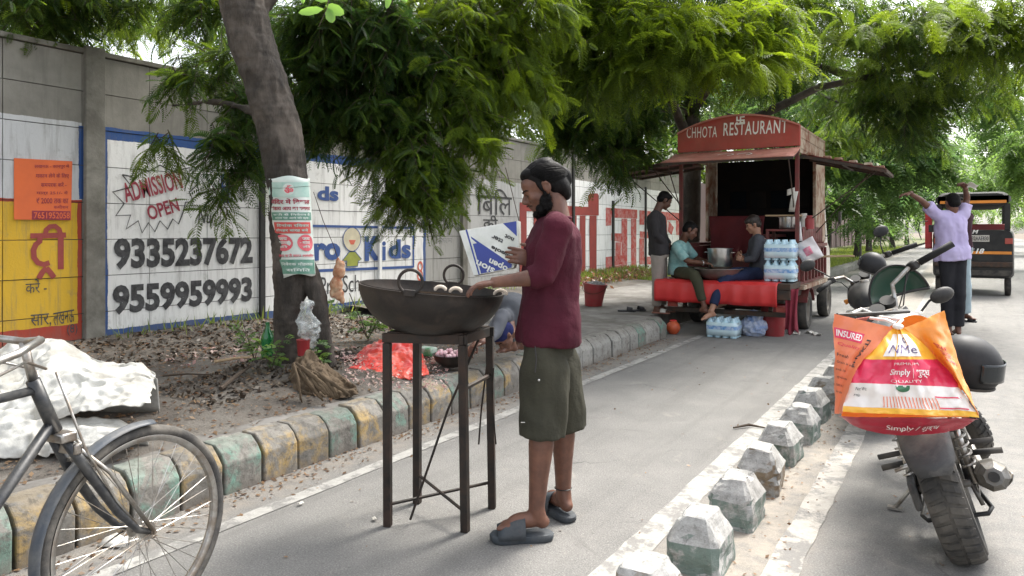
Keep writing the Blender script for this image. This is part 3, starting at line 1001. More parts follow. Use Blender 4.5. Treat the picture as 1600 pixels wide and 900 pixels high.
cl = [
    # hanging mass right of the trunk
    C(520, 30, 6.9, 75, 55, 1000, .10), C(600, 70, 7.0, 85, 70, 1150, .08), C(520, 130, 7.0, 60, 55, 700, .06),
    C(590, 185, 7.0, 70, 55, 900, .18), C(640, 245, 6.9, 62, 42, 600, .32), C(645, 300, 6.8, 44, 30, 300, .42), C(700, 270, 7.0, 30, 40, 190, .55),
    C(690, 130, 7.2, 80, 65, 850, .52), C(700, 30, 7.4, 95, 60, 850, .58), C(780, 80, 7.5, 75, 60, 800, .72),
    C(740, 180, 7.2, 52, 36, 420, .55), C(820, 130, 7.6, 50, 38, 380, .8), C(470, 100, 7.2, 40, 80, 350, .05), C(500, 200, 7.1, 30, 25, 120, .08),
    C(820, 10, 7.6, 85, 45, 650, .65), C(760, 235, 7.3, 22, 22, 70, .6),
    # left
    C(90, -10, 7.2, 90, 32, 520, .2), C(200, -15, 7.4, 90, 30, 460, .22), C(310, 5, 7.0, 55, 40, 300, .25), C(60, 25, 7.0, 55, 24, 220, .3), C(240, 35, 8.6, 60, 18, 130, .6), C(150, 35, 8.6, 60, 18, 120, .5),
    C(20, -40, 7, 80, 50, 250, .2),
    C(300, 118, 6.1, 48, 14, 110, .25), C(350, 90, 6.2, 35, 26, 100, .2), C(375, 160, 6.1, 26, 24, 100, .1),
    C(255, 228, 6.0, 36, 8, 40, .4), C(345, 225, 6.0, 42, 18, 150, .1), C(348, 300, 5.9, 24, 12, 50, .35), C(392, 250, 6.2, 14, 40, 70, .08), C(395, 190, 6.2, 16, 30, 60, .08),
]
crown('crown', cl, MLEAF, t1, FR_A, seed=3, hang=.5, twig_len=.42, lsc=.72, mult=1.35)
# unseen leaf clumps added above the picture to shade the stall
ov = []
rg = random.Random(5)
for k in range(16):
    x = rg.uniform(-7.5, -2.5); y = rg.uniform(-1.5, 9.5)
    ov.append((V((x, y, 4.7 + rg.uniform(0, 2.6) + .12 * abs(x + 4))), (1.0, 1.0, .5), 85, .3))
crown('added_shade_crown', ov, MLEAF, t1, FR_B, seed=8, twigs=False, lsc=1.7)

def simple_tree(name, label, base, hgt, tr_r, lean, clumps, tpl, mt=MLEAF, group=None, bark=MBARKD, lsc=1.0, seed=1, limbs=5, hang=.5, twig_len=.8, parts='crown', mult=1.0):
    t = empty(name, base, label=label, cat='tree', group=group)
    rg = random.Random(seed)
    mb = MB()
    base = V(base)
    pts = [base + V((lean[0] * q * q + .06 * math.sin(q * 5 + seed), lean[1] * q * q, hgt * q)) for q in [i / 8 for i in range(9)]]
    mb.tube([base - V((0, 0, .2))] + pts, [tr_r * 1.5] + [tr_r * (1.25 if i == 0 else 1) * (1 - .6 * i / 8) for i in range(9)], 12)
    for k in range(limbs):
        tgt = clumps[int(k * len(clumps) / limbs)][0]
        s = pts[4 + k % 4]
        mid = (s + tgt) / 2 + V((0, 0, .3))
        mb.tube([s, mid, tgt], [tr_r * .5, tr_r * .3, tr_r * .12], 7)
    mb.build('trunk', bark, t, angle=180)
    crown(parts, clumps, mt, t, tpl, seed=seed, hang=hang, lsc=lsc, twig_len=twig_len, twigs=tr_r > .1, mult=mult)
    return t

# ------------------------------------------------------------------ tree behind the food truck
B3 = GX(1075, -4.05, .2)
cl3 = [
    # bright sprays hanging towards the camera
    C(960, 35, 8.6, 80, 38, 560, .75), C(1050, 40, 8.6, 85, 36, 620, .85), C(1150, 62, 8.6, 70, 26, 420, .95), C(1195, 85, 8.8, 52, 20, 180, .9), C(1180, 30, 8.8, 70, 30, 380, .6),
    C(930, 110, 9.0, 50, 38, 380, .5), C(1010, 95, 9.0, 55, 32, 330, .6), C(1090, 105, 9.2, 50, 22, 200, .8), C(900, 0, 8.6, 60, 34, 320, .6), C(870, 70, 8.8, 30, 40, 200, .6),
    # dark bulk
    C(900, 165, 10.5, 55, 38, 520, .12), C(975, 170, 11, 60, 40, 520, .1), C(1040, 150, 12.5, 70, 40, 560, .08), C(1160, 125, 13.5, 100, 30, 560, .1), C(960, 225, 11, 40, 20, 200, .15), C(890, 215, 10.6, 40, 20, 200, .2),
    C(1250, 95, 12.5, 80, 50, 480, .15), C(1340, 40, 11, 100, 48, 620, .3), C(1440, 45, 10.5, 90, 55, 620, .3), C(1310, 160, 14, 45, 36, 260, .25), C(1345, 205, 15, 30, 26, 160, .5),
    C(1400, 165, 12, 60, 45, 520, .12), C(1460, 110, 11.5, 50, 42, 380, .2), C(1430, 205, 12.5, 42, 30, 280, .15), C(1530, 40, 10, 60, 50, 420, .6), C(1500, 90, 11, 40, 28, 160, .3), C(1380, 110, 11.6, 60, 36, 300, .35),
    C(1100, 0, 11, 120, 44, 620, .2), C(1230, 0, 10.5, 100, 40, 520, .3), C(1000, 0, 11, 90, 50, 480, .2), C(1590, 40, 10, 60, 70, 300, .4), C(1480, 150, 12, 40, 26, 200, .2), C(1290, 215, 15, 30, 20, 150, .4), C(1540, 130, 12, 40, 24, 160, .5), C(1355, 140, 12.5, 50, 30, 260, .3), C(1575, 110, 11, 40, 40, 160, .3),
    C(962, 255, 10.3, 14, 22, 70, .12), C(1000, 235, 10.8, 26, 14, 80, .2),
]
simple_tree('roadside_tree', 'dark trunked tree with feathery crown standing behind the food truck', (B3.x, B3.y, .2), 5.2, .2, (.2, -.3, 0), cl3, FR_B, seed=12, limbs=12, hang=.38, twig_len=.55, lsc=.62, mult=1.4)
# large bipinnate leaves standing out of the two crowns
t3 = [o for o in bpy.data.objects if o.name == 'roadside_tree'][0]
spr = [C(960, 60, 8.2, 70, 40, 26, .8), C(1060, 70, 8.0, 80, 40, 34, .9), C(1160, 95, 8.0, 60, 30, 26, 1.0), C(1205, 110, 8.2, 30, 16, 12, 1.0), C(1000, 120, 8.6, 50, 30, 18, .7),
       C(1330, 40, 9.5, 70, 40, 24, .6), C(1430, 20, 9.0, 70, 30, 22, .75), C(1420, 135, 10, 40, 20, 12, .6), C(1300, 95, 10, 40, 26, 12, .55), C(1520, 30, 9, 40, 40, 14, .8), C(1240, 40, 9.5, 60, 30, 18, .55), C(930, 150, 8.8, 40, 24, 12, .6), C(1120, 20, 9, 80, 20, 20, .6)]
crown('long_leaves', spr, MLEAF, t3, FR_F, per_twig=4, seed=21, hang=.25, twig_len=.35, lsc=1.0, twigs=False)
spr = [C(790, 90, 7.0, 60, 50, 20, .9), C(830, 180, 7.2, 30, 20, 12, .9), C(740, 210, 6.9, 34, 20, 12, .7), C(790, 225, 6.6, 22, 12, 7, .85), C(700, 120, 6.8, 50, 50, 14, .5), C(640, 260, 6.6, 30, 30, 8, .4)]
crown('long_leaves', spr, MLEAF, t1, FR_F, per_twig=4, seed=22, hang=.35, twig_len=.3, lsc=.75, twigs=False)
# ------------------------------------------------------------------ further trees of the row, and trees behind the wall
rg = random.Random(9)
def bunch(c, R, n, k, tint, flat=.6):
    out = []
    for i in range(k):
        a = rg.uniform(0, 2*PI); q = R * rg.uniform(.2, .95); z = rg.uniform(-.5, .6) * R * flat
        out.append((V((c[0] + math.cos(a) * q, c[1] + math.sin(a) * q, c[2] + z)), (R * .42, R * .42, R * .34), n // k, tint + rg.uniform(-.15, .15)))
    return out
rowspec = [(20.5, -4.3, 4.3, 2.9, 1900, 'tree between the food truck and the grassy verge'),
           (27.5, -4.1, 3.9, 3.1, 2100, 'first tree of the row beyond the truck, over the verge'),
           (34.5, -3.9, 3.9, 3.4, 2000, 'second tree of the row, its dark bare trunk clear on the grass'),
           (44, -4.4, 4.3, 4.0, 1800, 'third tree of the far row beside the pink wall'),
           (56, -4.1, 4.6, 4.6, 1500, 'fourth tree of the far row beside the pink wall'),
           (74, -4.2, 6.0, 5.6, 900, 'farthest tree of the row where the road fades')]
for i, (y, x, h, R, n, lab) in enumerate(rowspec):
    cl_ = bunch((x + .6, y, h + .5), R, n, 16, .34 + .05 * i)
    if i == 1: cl_ += [C(1430, 240, 19, 55, 40, 900, .35), C(1390, 295, 22, 45, 30, 600, .4), C(1450, 300, 24, 40, 30, 450, .5), C(1340, 250, 19, 60, 40, 800, .35), C(1310, 310, 21, 45, 24, 450, .35), C(1375, 345, 27, 50, 16, 350, .4)]
    simple_tree('roadside_tree', lab, (x, y, .15), h, .15 + .005 * i, (.2, 0, 0), cl_, FR_C, MLEAF2, 'row of trees beyond the food truck', MBARKD, .56 + .10 * i, 30 + i, 6, .3, 1.0)
for i, (x, y, h, R, n, lab) in enumerate(((7.5, 27, 5.8, 5.6, 2400, 'tree whose boughs reach over the road from the right'), (9.5, 52, 6, 5.6, 1100, 'pale tree on the right side of the road, far off'),
                                         (8.0, 85, 7, 7.5, 900, 'hazy tree closing the right side of the road'),
                                         (-2.0, 130, 7, 12, 1200, 'hazy tree mass closing the end of the road'))):
    ex_ = [C(1545, 290, 50, 60, 34, 700, .7), C(1580, 215, 44, 50, 50, 800, .65), C(1480, 320, 60, 50, 22, 400, .7)] if i == 1 else ([C(1560, 160, 26, 50, 30, 500, .5), C(1600, 250, 27, 40, 50, 600, .6)] if i == 0 else [])
    simple_tree('roadside_tree', lab, (x, y, 0), h, .2, (0, 0, 0), ex_ + bunch((x - (3.6, 1.5, 0, 0)[i], y, h + (.6 if i == 0 else 0)), R, n, 16, .75), FR_C, MLEAF2, None, MBARKD, .8 + .45 * i, 60 + i, 6, .3, 1.3)
for i, (px, D, h, R, n, tint, lab) in enumerate(((60, 11, 3.9, 1.7, 700, .3, 'tree behind the wall at the far left'), (500, 13.5, 4.3, 2.4, 1300, .12, 'dark tree behind the wall, right of the leaning trunk'),
                                     (740, 16.5, 4.6, 3.0, 1500, .18, 'dark tree behind the wall above the man'), (915, 21, 5.0, 3.4, 1200, .25, 'tree behind the wall above the red lettering'),
                                     (1060, 27, 5.4, 4.2, 1000, .35, 'tree behind the wall left of the food truck'), (1190, 38, 6.2, 5.5, 1000, .4, 'tree behind the pink wall, seen over the truck'), (1330, 60, 6.5, 7.0, 900, .6, 'far tree beyond the pink wall'))):
    b_ = P(px, 362, D)
    simple_tree('tree_behind_wall', lab, (min(b_.x, -8.4), b_.y, 0), h, .16, (0, 0, 0), bunch((min(b_.x, -8.4), b_.y, h + .3), R, n, 12, tint, .8), FR_B if D < 20 else FR_C, MLEAF, 'trees beyond the boundary wall', MBARKD, .95 if D < 20 else .8 + D / 100, 80 + i, 5, .4, .9)

# ------------------------------------------------------------------ big leaf hanging into the top of the picture
bl = empty('leafy_twig', P(512, -60, 2.3), label='twig of large rounded bright green leaflets hanging in at the top', cat='twig')
for (a, b_, w) in (((512, 2), (486, -12), 16), ((506, 14), (466, 20), 14), ((508, 8), (538, 22), 18), ((512, 12), (520, 36), 16), ((518, -4), (546, -10), 14), ((610, -14), (604, 14), 10), ((622, -14), (636, 4), 10), ((470, -20), (474, 6), 10)):
    mb = MB(); A, B = P(a[0], a[1], 2.3), P(b_[0], b_[1], 2.28 + (b_[0] % 7) * .006)
    d = B - A; n = d.cross(CD).normalized() * (w / 2 * 2.3 / F)
    z = CD * .004
    ring = [A, A + d * .25 + n * .8, A + d * .6 + n, A + d * .88 + n * .6, B, A + d * .88 - n * .6, A + d * .6 - n, A + d * .25 - n * .8]
    mb.add([p for p in ring] + [A + d * .3 + z, A + d * .8 + z], [(0, 1, 8), (1, 2, 9, 8), (2, 3, 9), (3, 4, 9), (4, 5, 9), (5, 6, 9), (6, 7, 8, 9), (7, 0, 8)])
    o = mb.build('leaflet', MLEAF3, bl)
    at_ = o.data.attributes.new('tint', 'FLOAT', 'FACE'); at_.data.foreach_set('value', [.7] * len(o.data.polygons))
mb = MB(); mb.tube([P(530, -70, 2.3), P(518, -20, 2.3), P(510, 15, 2.3), P(498, 42, 2.3)], [.002, .0018, .0015, .0008], 5)
mb.tube([P(600, -70, 2.3), P(612, -20, 2.3), P(622, -4, 2.3)], [.002, .0018, .001], 5)
mb.build('stalk', MTWIG, bl)

# ------------------------------------------------------------------ litter, weeds, grass
def flakes(name, n, fn, size, mt, label, seed, flat=.25):
    rng = np.random.default_rng(seed)
    T = np.array([[[-.5, 0, 0], [0, -.28, .06], [.5, 0, 0], [0, .28, .0]]])
    pos = np.array([fn(rng) for _ in range(n)])
    a = rng.uniform(0, 2*PI, n)
    dirs = np.stack([np.cos(a), np.sin(a), rng.normal(0, flat, n)], 1)
    ups = np.stack([rng.normal(0, flat * 1.3, n), rng.normal(0, flat * 1.3, n), np.ones(n)], 1)
    o = scatter_mesh(name, T, pos, dirs, ups, rng.uniform(.5, 1.4, n) * size, rng.uniform(0, 1, n), mt, None, None)
    return tag(o, label, kind='stuff')
def on_soil(rng, x0=-7.2, x1=-3.55, y0=.5, y1=7.2):
    x, y = rng.uniform(x0, x1), rng.uniform(y0, y1)
    return (x, y, .245 + soil_h(x, y) + .006)
flakes('leaf_litter', 9000, on_soil, .032, MDRYLEAF, 'dry fallen leaves and scraps littering the soil', 1)
flakes('twig_litter', 4200, lambda r: on_soil(r, -7.3, -5.6, .5, 7.3), .05, MDARKLIT, 'dark matted leaves and twigs along the foot of the wall', 31, .5)
flakes('twig_litter', 1500, lambda r: on_soil(r, -4.9, -4.0, 2.9, 5.2), .045, MDARKLIT, 'dark matted leaves round the foot of the leaning tree', 32, .6)
flakes('leaf_litter', 1300, lambda r: (-3.3 + abs(r.normal(0, .14)), r.uniform(1, 9), .006), .026, MDRYLEAF, 'dry leaves gathered along the foot of the kerb', 2)
flakes('leaf_litter', 170, lambda r: (r.uniform(-3, 1.2), r.uniform(1.2, 9), .006), .022, MDRYLEAF, 'dry leaves strewn over the road', 3)
flakes('leaf_litter', 420, lambda r: (r.normal(-.78, .1), r.uniform(1.5, 9), .006), .022, MDRYLEAF, 'dry leaves gathered beside the lane stones', 4)
def blades(name, n, fn, h, mt, label, seed, w=.09, tint=(0, 1)):
    rng = np.random.default_rng(seed)
    T = np.array([[[0, -w/2, 0], [.5, -w*.4, .02], [.5, w*.4, .02], [0, w/2, 0]], [[.5, -w*.4, .02], [.95, -w*.02, .12], [.95, w*.02, .12], [.5, w*.4, .02]]])
    pos = np.array([fn(rng) for _ in range(n)])
    dirs = np.stack([rng.normal(0, .35, n), rng.normal(0, .35, n), np.ones(n)], 1)
    ups = rng.normal(size=(n, 3))
    o = scatter_mesh(name, T, pos, dirs, ups, rng.uniform(.4, 1.3, n) * h, rng.uniform(*tint, n), mt, None, None)
    return tag(o, label, kind='stuff')
blades('weeds', 5000, lambda r: (min(-6.3, -7.35 + abs(r.normal(0, .32))), r.uniform(12.5, 18), .27), .24, MGRASS, 'green and straw coloured weeds below the red wall lettering', 5)
blades('weeds', 500, lambda r: (-7.35 + abs(r.normal(0, .22)), r.uniform(4, 12), .3), .16, MGRASS, 'thin weeds at the foot of the mural wall', 6)
flakes('dry_weeds', 3500, lambda r: (-7.0 + r.normal(0, .3), r.uniform(12, 17.5), .3 + abs(r.normal(0, .08))), .08, MDRYLEAF, 'heap of dry yellow leaves below the red wall lettering', 7, .8)
blades('grass', 26000, lambda r: (r.uniform(-7.2, -3.6), 16 + 45 * r.uniform() ** 1.6, .2), .16, MGRASS, 'bright green grass on the verge beyond the truck', 8, .12, (.3, 1))
def plant(base, h, n, lab, seed, mt=MLEAF2, spread=.5, sc=1.0):
    rng = np.random.default_rng(seed)
    t = empty('weed_plant', base, label=lab, cat='plant')
    pos, dr, up, s_, tn = [], [], [], [], []
    mb = MB()
    for k in range(n):
        a = rng.uniform(0, 2*PI); l = h * rng.uniform(.5, 1.1)
        tip = V(base) + V((math.cos(a) * l * spread, math.sin(a) * l * spread, l))
        mid = (V(base) + tip) / 2 + V((0, 0, l * .1))
        mb.tube([V(base), mid, tip], [.004, .003, .0015], 4, cap=False)
        for q in np.linspace(.3, 1, 5):
            p = V(base) * (1-q)**2 + mid * 2*q*(1-q) + tip * q*q
            pos.append(p[:]); b2 = rng.uniform(0, 2*PI)
            dr.append((math.cos(b2), math.sin(b2), rng.uniform(-.2, .6))); up.append((rng.normal()*.3, rng.normal()*.3, 1)); s_.append(sc * rng.uniform(.5, 1)); tn.append(rng.uniform(.2, .9))
    mb.build('stems', MTWIG, t, smooth=False)
    T = frond(3, .12, .06, .035, droop=.3)
    scatter_mesh('leaves', T, np.array(pos), np.array(dr), np.array(up), np.array(s_), np.array(tn), mt, t, mat_of(t).inverted())
    return t
def soilP(px, py):
    g = G(px, py, .28)
    return V((g.x, g.y, .245 + soil_h(g.x, g.y)))
plant(soilP(398, 575), .32, 5, 'sparse weed left of the leaning tree', 1)
plant(soilP(424, 596), .26, 4, 'small weed with bare twigs at the foot of the leaning tree', 2)
plant(G(575, 530, .28), .40, 9, 'bushy green weed in front of the mural, left of the stand', 3, sc=1.3, spread=.7)
plant(G(615, 540, .28), .30, 7, 'low weed behind the red plastic sheet', 4, spread=.8)
plant(soilP(500, 592), .2, 4, 'tiny bright weed between the two stems of the tree', 5)
# ================================================================== FOOD TRUCK
MRED = M('faded_red_paint', (0.38, 0.055, 0.042, 1), (0.44, 0.095, 0.068, 1), 3, 0.6, bs=.15, dirt=(0.26, 0.10, 0.07, 1), dscale=4, damt=.5)
MAWN = M('sun_faded_red_sheet', (0.48, 0.16, 0.125, 1), (0.58, 0.27, 0.215, 1), 3, 0.6, bs=.15, dirt=(0.3, 0.14, 0.10, 1), dscale=5, damt=.6)
MMARN = M('maroon_paint', (0.13, 0.02, 0.022, 1), (0.19, 0.035, 0.03, 1), 6, 0.55, bs=.2, dirt=(0.10, 0.06, 0.045, 1), dscale=7, damt=.7)
MRUST = M('peeling_cream_paint', (0.50, 0.44, 0.34, 1), (0.44, 0.34, 0.25, 1), 4, 0.7, bs=.3, dirt=(0.22, 0.07, 0.035, 1), dscale=5, damt=.9)
MDARKIN = M('near_black_sheet', (0.008, 0.009, 0.010, 1), (0.016, 0.013, 0.011, 1), 3, 0.9, bs=.2, spec=.1)  # near-black tone for the sheets inside the kitchen
MIRON = M('dark_iron', (0.035, 0.030, 0.027, 1), (0.06, 0.048, 0.04, 1), 10, 0.6, 0.5, bs=.3, dirt=(0.13, 0.07, 0.045, 1), dscale=9, damt=.6)
MTYRE = M('tyre_rubber', (0.028, 0.027, 0.026, 1), (0.05, 0.047, 0.043, 1), 12, 0.85, bs=.3, dirt=(0.14, 0.125, 0.105, 1), dscale=6, damt=.55)
MCLOTHR = M('red_plastic_cloth', (0.60, 0.035, 0.035, 1), (0.50, 0.03, 0.03, 1), 2, 0.38, bs=.2, bd=.01, bscale=9)
MWHITEP = M('white_paint', (0.62, 0.60, 0.55, 1), (0.55, 0.53, 0.48, 1), 5, 0.5, bs=.1, dirt=(0.3, 0.25, 0.2, 1), dscale=5, damt=.5)
MSTEEL = M('polished_steel', (0.55, 0.55, 0.55, 1), (0.42, 0.42, 0.42, 1), 9, 0.28, 1.0, bs=.1, bscale=40)
MALU = M('dull_aluminium', (0.42, 0.42, 0.41, 1), (0.3, 0.3, 0.29, 1), 9, 0.45, 0.9, bs=.15)
MWOOD = M('raw_board', (0.42, 0.30, 0.18, 1), (0.32, 0.22, 0.13, 1), 7, 0.7, bs=.3)
MWHL = M('sign_white', (0.86, 0.84, 0.80, 1), (0.80, 0.77, 0.73, 1), 8, .6, bs=.1)

tk = empty('food_truck', (-2.68, 11.4, 0), label='open red food truck with raised side flaps and a lettered arched sign', cat='food truck')
XL, XR, YR, YF = -3.5, -1.86, 10.25, 12.35
# chassis, floor
m_ = MB(); m_.box2(XL + .05, XR - .05, YR - .55, 13.2, .50, .60); m_.box2(XL + .35, XL + .45, YR, 13.2, .36, .5); m_.box2(XR - .45, XR - .35, YR, 13.2, .36, .5)
m_.box2(XL+.2, XR-.2, 11.4, 12.0, .25, .5)
m_.build('chassis', MIRON, tk, smooth=False)
m_ = MB(); m_.box2(XL, XR, YR - .02, YF, .602, .70); m_.build('floor', MMARN, tk, smooth=False, bevel=.006)
# tail platform with rail
m_ = MB(); m_.box2(XL - .08, XR + .03, 9.55, YR - .022, .64, .72); m_.box2(XL - .08, XR + .03, 9.53, 9.57, .52, .638)
m_.build('tail_platform', MIRON, tk, smooth=False, bevel=.005)
m_ = MB()
m_.box2(XL + .0, XR + .04, 9.70, 9.76, .28, .34); m_.beam((XL + .25, 9.73, .34), (XL + .25, 9.9, .6), .05, .05); m_.beam((XR - .25, 9.73, .34), (XR - .25, 9.9, .6), .05, .05)
m_.build('rear_bumper', MIRON, tk, smooth=False, bevel=.004)
# posts
for x, y in ((XR - .02, YR + .02), (XL + .02, YR + .02), (XL + .02, YF - .05), (XR - .02, YF - .06)):
    m_ = MB(); m_.box2(x - .025, x + .025, y - .025, y + .025, .70, 2.5)
    m_.build('corner_post', MMARN, tk, smooth=False, bevel=.004)
# ribbed drop sides
def dropside(x, n, s):
    m_ = MB(); m_.box2(x - .012, x + .012, YR + .06, YF - .09, .705, 1.16)
    p_ = m_.build('side_panel', MMARN, tk, smooth=False)
    for k in range(n):
        y = YR + .1 + k * (YF - YR - .26) / (n - 1)
        q = MB(); q.box2(x + s * .013, x + s * .045, y - .03, y + .03, .71, 1.14); q.build('rib', MMARN, p_, smooth=False, bevel=.005)
    q = MB(); q.box2(x - .02, x + s * .05, YR + .05, YF - .08, 1.162, 1.21); q.build('rail', MMARN, p_, smooth=False, bevel=.004)
    q = MB(); q.box2(x - .02, x + s * .055, YR + .05, YF - .08, .60, .66); q.build('rail', MRUST, p_, smooth=False, bevel=.004)
dropside(XR + .012, 8, 1)
dropside(XL - .012, 8, -1)
m_ = MB(); m_.grid(lambda u, v: V((XR + .035 + .012 * math.sin(u * 60) , YR + .07 + u * 1.6, 1.21 + .235 * v)), 60, 3)
m_.build('side_curtain', MMARN, tk, thick=.004)
# back wall of the kitchen, cream door post, upper side boards
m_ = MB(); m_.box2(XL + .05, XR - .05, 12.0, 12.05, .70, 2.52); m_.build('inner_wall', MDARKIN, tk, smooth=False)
m_ = MB(); m_.box2(XR - .03, XR + .012, 11.52, YF, 1.22, 2.44); m_.build('side_door_panel', MRUST, tk, smooth=False, bevel=.006)
m_ = MB(); m_.box2(XL - .012, XL + .03, 11.55, YF, 1.22, 2.44); m_.build('side_door_panel', MRUST, tk, smooth=False, bevel=.006)
m_ = MB(); m_.box2(XR - .03, XR + .010, YR + .06, YF, 2.442, 2.80); m_.build('upper_side_board', MRUST, tk, smooth=False, bevel=.006)
m_ = MB(); m_.box2(XL - .010, XL + .03, YR + .06, YF, 2.442, 2.80); m_.build('upper_side_board', MRUST, tk, smooth=False, bevel=.006)
for k in range(2):
    q = MB(); q.box2(XR + .0105, XR + .018, YR + .08, YF - .02, 2.50 + k * .15, 2.62 + k * .15); q.build('moulding', MRUST, tk, smooth=False, bevel=.004)
# arched sign board and roof
def arch(x): 
    t = (x - (XL + XR) / 2) / ((XR - XL) / 2)
    return 2.82 + .19 * (1 - t * t)
N_ = 20
xs = [XL - .02 + (XR - XL + .04) * i / N_ for i in range(N_ + 1)]
m_ = MB(); m_.poly([(XL - .02, YR - .02, 2.53)] + [(XR + .02, YR - .02, 2.53)] + [(x, YR - .02, arch(x)) for x in xs[::-1]], (0, .06, 0))
sg = m_.build('sign_board', MRED, tk, smooth=False, bevel=.005)
m_ = MB(); m_.loft([[V((x, y, arch(x) + z)) for x in xs] + [V((x, y, arch(x) + z - .03)) for x in xs[::-1]] for y, z in ((YR + .041, -.004), (YF, -.004))])
m_.build('roof', MRUST, tk, smooth=False)
m_ = MB(); m_.loft([[V((x, y, arch(x) + .004)) for x in xs] + [V((x, y, arch(x) - .02)) for x in xs[::-1]] for y in (YR - .045, YR - .021)])
m_.build('sign_edge', MAWN, sg, smooth=False)
def stext(body, px0, px1, py_t, py_b, bold, parent, mt=MWHL, Y=YR - .024, shear=.1, sl=0):
    a = WY(px0, py_b, Y); b_ = WY(px1, py_b - sl, Y); h = WY(px0, py_t, Y).z - a.z
    xd = (b_ - a).normalized(); yd = V((0, 0, 1))
    mb = text_mb(body, a, xd, yd, (b_ - a).length, h, bold, shear, 1.12, n=V((0, -1, 0)))
    return mb.build('lettering', mt, parent, smooth=False)
stext('CHHOTA', 1073, 1120, 199, 216, .0, sg, sl=1.5)
stext('RESTAURANT', 1130, 1231, 192, 212.5, .012, sg, sl=5)
def sw(cx, cy, s, Y, parent):
    c = WY(cx, cy, Y); w = .011; m_ = MB()
    for x0, x1, z0, z1 in ((-w, w, -s, s), (-s, -w, -w, w), (w, s, -w, w), (w, s, s - 2*w, s), (-s, -w, -s, -s + 2*w), (s - 2*w, s, -s, -w), (-s, -s + 2*w, w, s)):
        m_.poly([c + V((x, 0, z)) for x, z in ((x0, z0), (x1, z0), (x1, z1), (x0, z1))])
    m_.build('emblem', MWHL, parent, smooth=False)
sw(1157, 188, .058, YR - .026, sg)
# rear awning
m_ = MB()
A0, A1 = V((XL - .05, YR - .04, 2.50)), V((XR + .03, YR - .04, 2.50))
B0, B1 = V((XL - .10, 9.74, 2.345)), V((XR + .03, 9.74, 2.345))
m_.grid(lambda u, v: (A0.lerp(A1, u)).lerp(B0.lerp(B1, u), v) + V((0, 0, -.008 * math.sin(v * PI) )), 12, 4)
aw = m_.build('awning', MAWN, tk, thick=.012)
m_ = MB(); m_.beam(B0 + V((0, 0, -.02)), B1 + V((0, 0, -.02)), .03, .03); m_.beam(A0 + V((.02, 0, -.022)), B0 + V((.02, 0, -.022)), .03, .02); m_.beam(A1 + V((-.02, 0, -.022)), B1 + V((-.02, 0, -.022)), .03, .02)
m_.build('awning_frame', MIRON, aw, smooth=False)
c_ = A0.lerp(A1, .52).lerp(B0.lerp(B1, .52), .45)
al = [[V((c_.x + (math.cos(t) * .11 - .1) , c_.y + math.sin(t) * .06, 0)) for t in [k * PI / 6 - 1.2 for k in range(9)]], [V((c_.x + .16 + math.cos(t) * .1, c_.y - .02 + math.sin(t) * .06, 0)) for t in [k * PI / 6 - 1.2 for k in range(9)]]]
for l in al:
    for p in l: p.z = 2.50 + (p.y - (YR - .04)) / (YR - .04 - 9.74) * .155 + .006
strokes_mb(al, .02, (0, .3, -.95)).build('faded_mark', MWHL, aw, smooth=False)
# side flaps, each an iron frame with slats and a sheet
def flap(inner, outer, y0, y1, name_m):
    i, o = V(inner), V(outer)
    m_ = MB()
    def at(t, y): return V((i.x + (o.x - i.x) * t, y, i.z + (o.z - i.z) * t))
    m_.grid(lambda u, v: at(u, y0 + (y1 - y0) * v), 6, 3)
    f_ = m_.build('side_flap', name_m, tk, thick=.014)
    for a, b_ in (((0, y0), (1, y0)), ((0, y1), (1, y1)), ((1, y0), (1, y1)), ((.5, y0), (.5, y1)), ((0, (y0 + y1) / 2), (1, (y0 + y1) / 2))):
        q = MB(); q.beam(at(*a) - V((0, 0, .032)), at(*b_) - V((0, 0, .032)), .035, .04); q.build('frame_bar', MIRON, f_, smooth=False)
    return f_, at
fl, at_l = flap((XL - .02, 0, 2.43), (-4.58, 0, 2.30), 10.32, 11.5, MMARN)
fr, at_r = flap((XR + .02, 0, 2.43), (-.84, 0, 2.19), 10.40, 11.5, MMARN)
for k, (t, y) in enumerate(((.1, 10.45), (.3, 10.5), (.45, 10.42), (.62, 10.47), (.8, 10.44), (.93, 10.6))):
    q = MB(); c = at_r(t, y); q.box(c + V((0, 0, .02)), (.09, .14, .03)); q.build('slat_end', MRUST, fr, smooth=False, bevel=.004)
for (a, b_) in ((at_r(.95, 10.45), (XR + .03, 10.6, 1.5)), (at_r(.75, 11.4), (XR + .03, 11.35, 1.35)), (at_l(.9, 10.4), (XL - .03, 10.5, 1.5)), (at_l(.45, 10.4), (XL - .02, 10.4, 1.75)), (B1 + V((-.06, 0, -.03)), (XR - .05, YR, 1.62)), (B0 + V((.1, 0, -.03)), (XL + .02, YR, 1.7))):
    q = MB(); q.tube([a, b_], .008, 5); q.build('stay_rod', MIRON, tk)
# cab
cabp = [(12.36, .36), (12.36, 1.98), (12.85, 2.0), (13.12, 1.9), (13.42, 1.22), (13.62, 1.12), (13.70, .85), (13.70, .36)]
m_ = MB(); m_.poly([(XL + .10, y, z) for y, z in cabp], (XR - XL - .2, 0, 0))
cb = m_.build('cab', MWHITEP, tk, smooth=False, bevel=.04, bseg=3)
MGLASSD = M('dark_glass', (0.02, 0.025, 0.028, 1), None, 3, 0.08, bs=0)
for x in (XR - .096, XL + .096):
    q = MB(); q.poly([(x, y, z) for y, z in ((12.5, 1.25), (12.5, 1.85), (12.95, 1.85), (13.2, 1.25))]); q.build('side_window', MGLASSD, cb, smooth=False, thick=.006)
q = MB(); q.tube([(XR - .1, 13.2, 1.3), (XR + .06, 13.25, 1.4), (XR + .1, 13.25, 1.55)], .01, 6); q.box((XR + .11, 13.26, 1.62), (.04, .10, .2)); q.build('door_mirror', MTYRE, cb, bevel=.01)
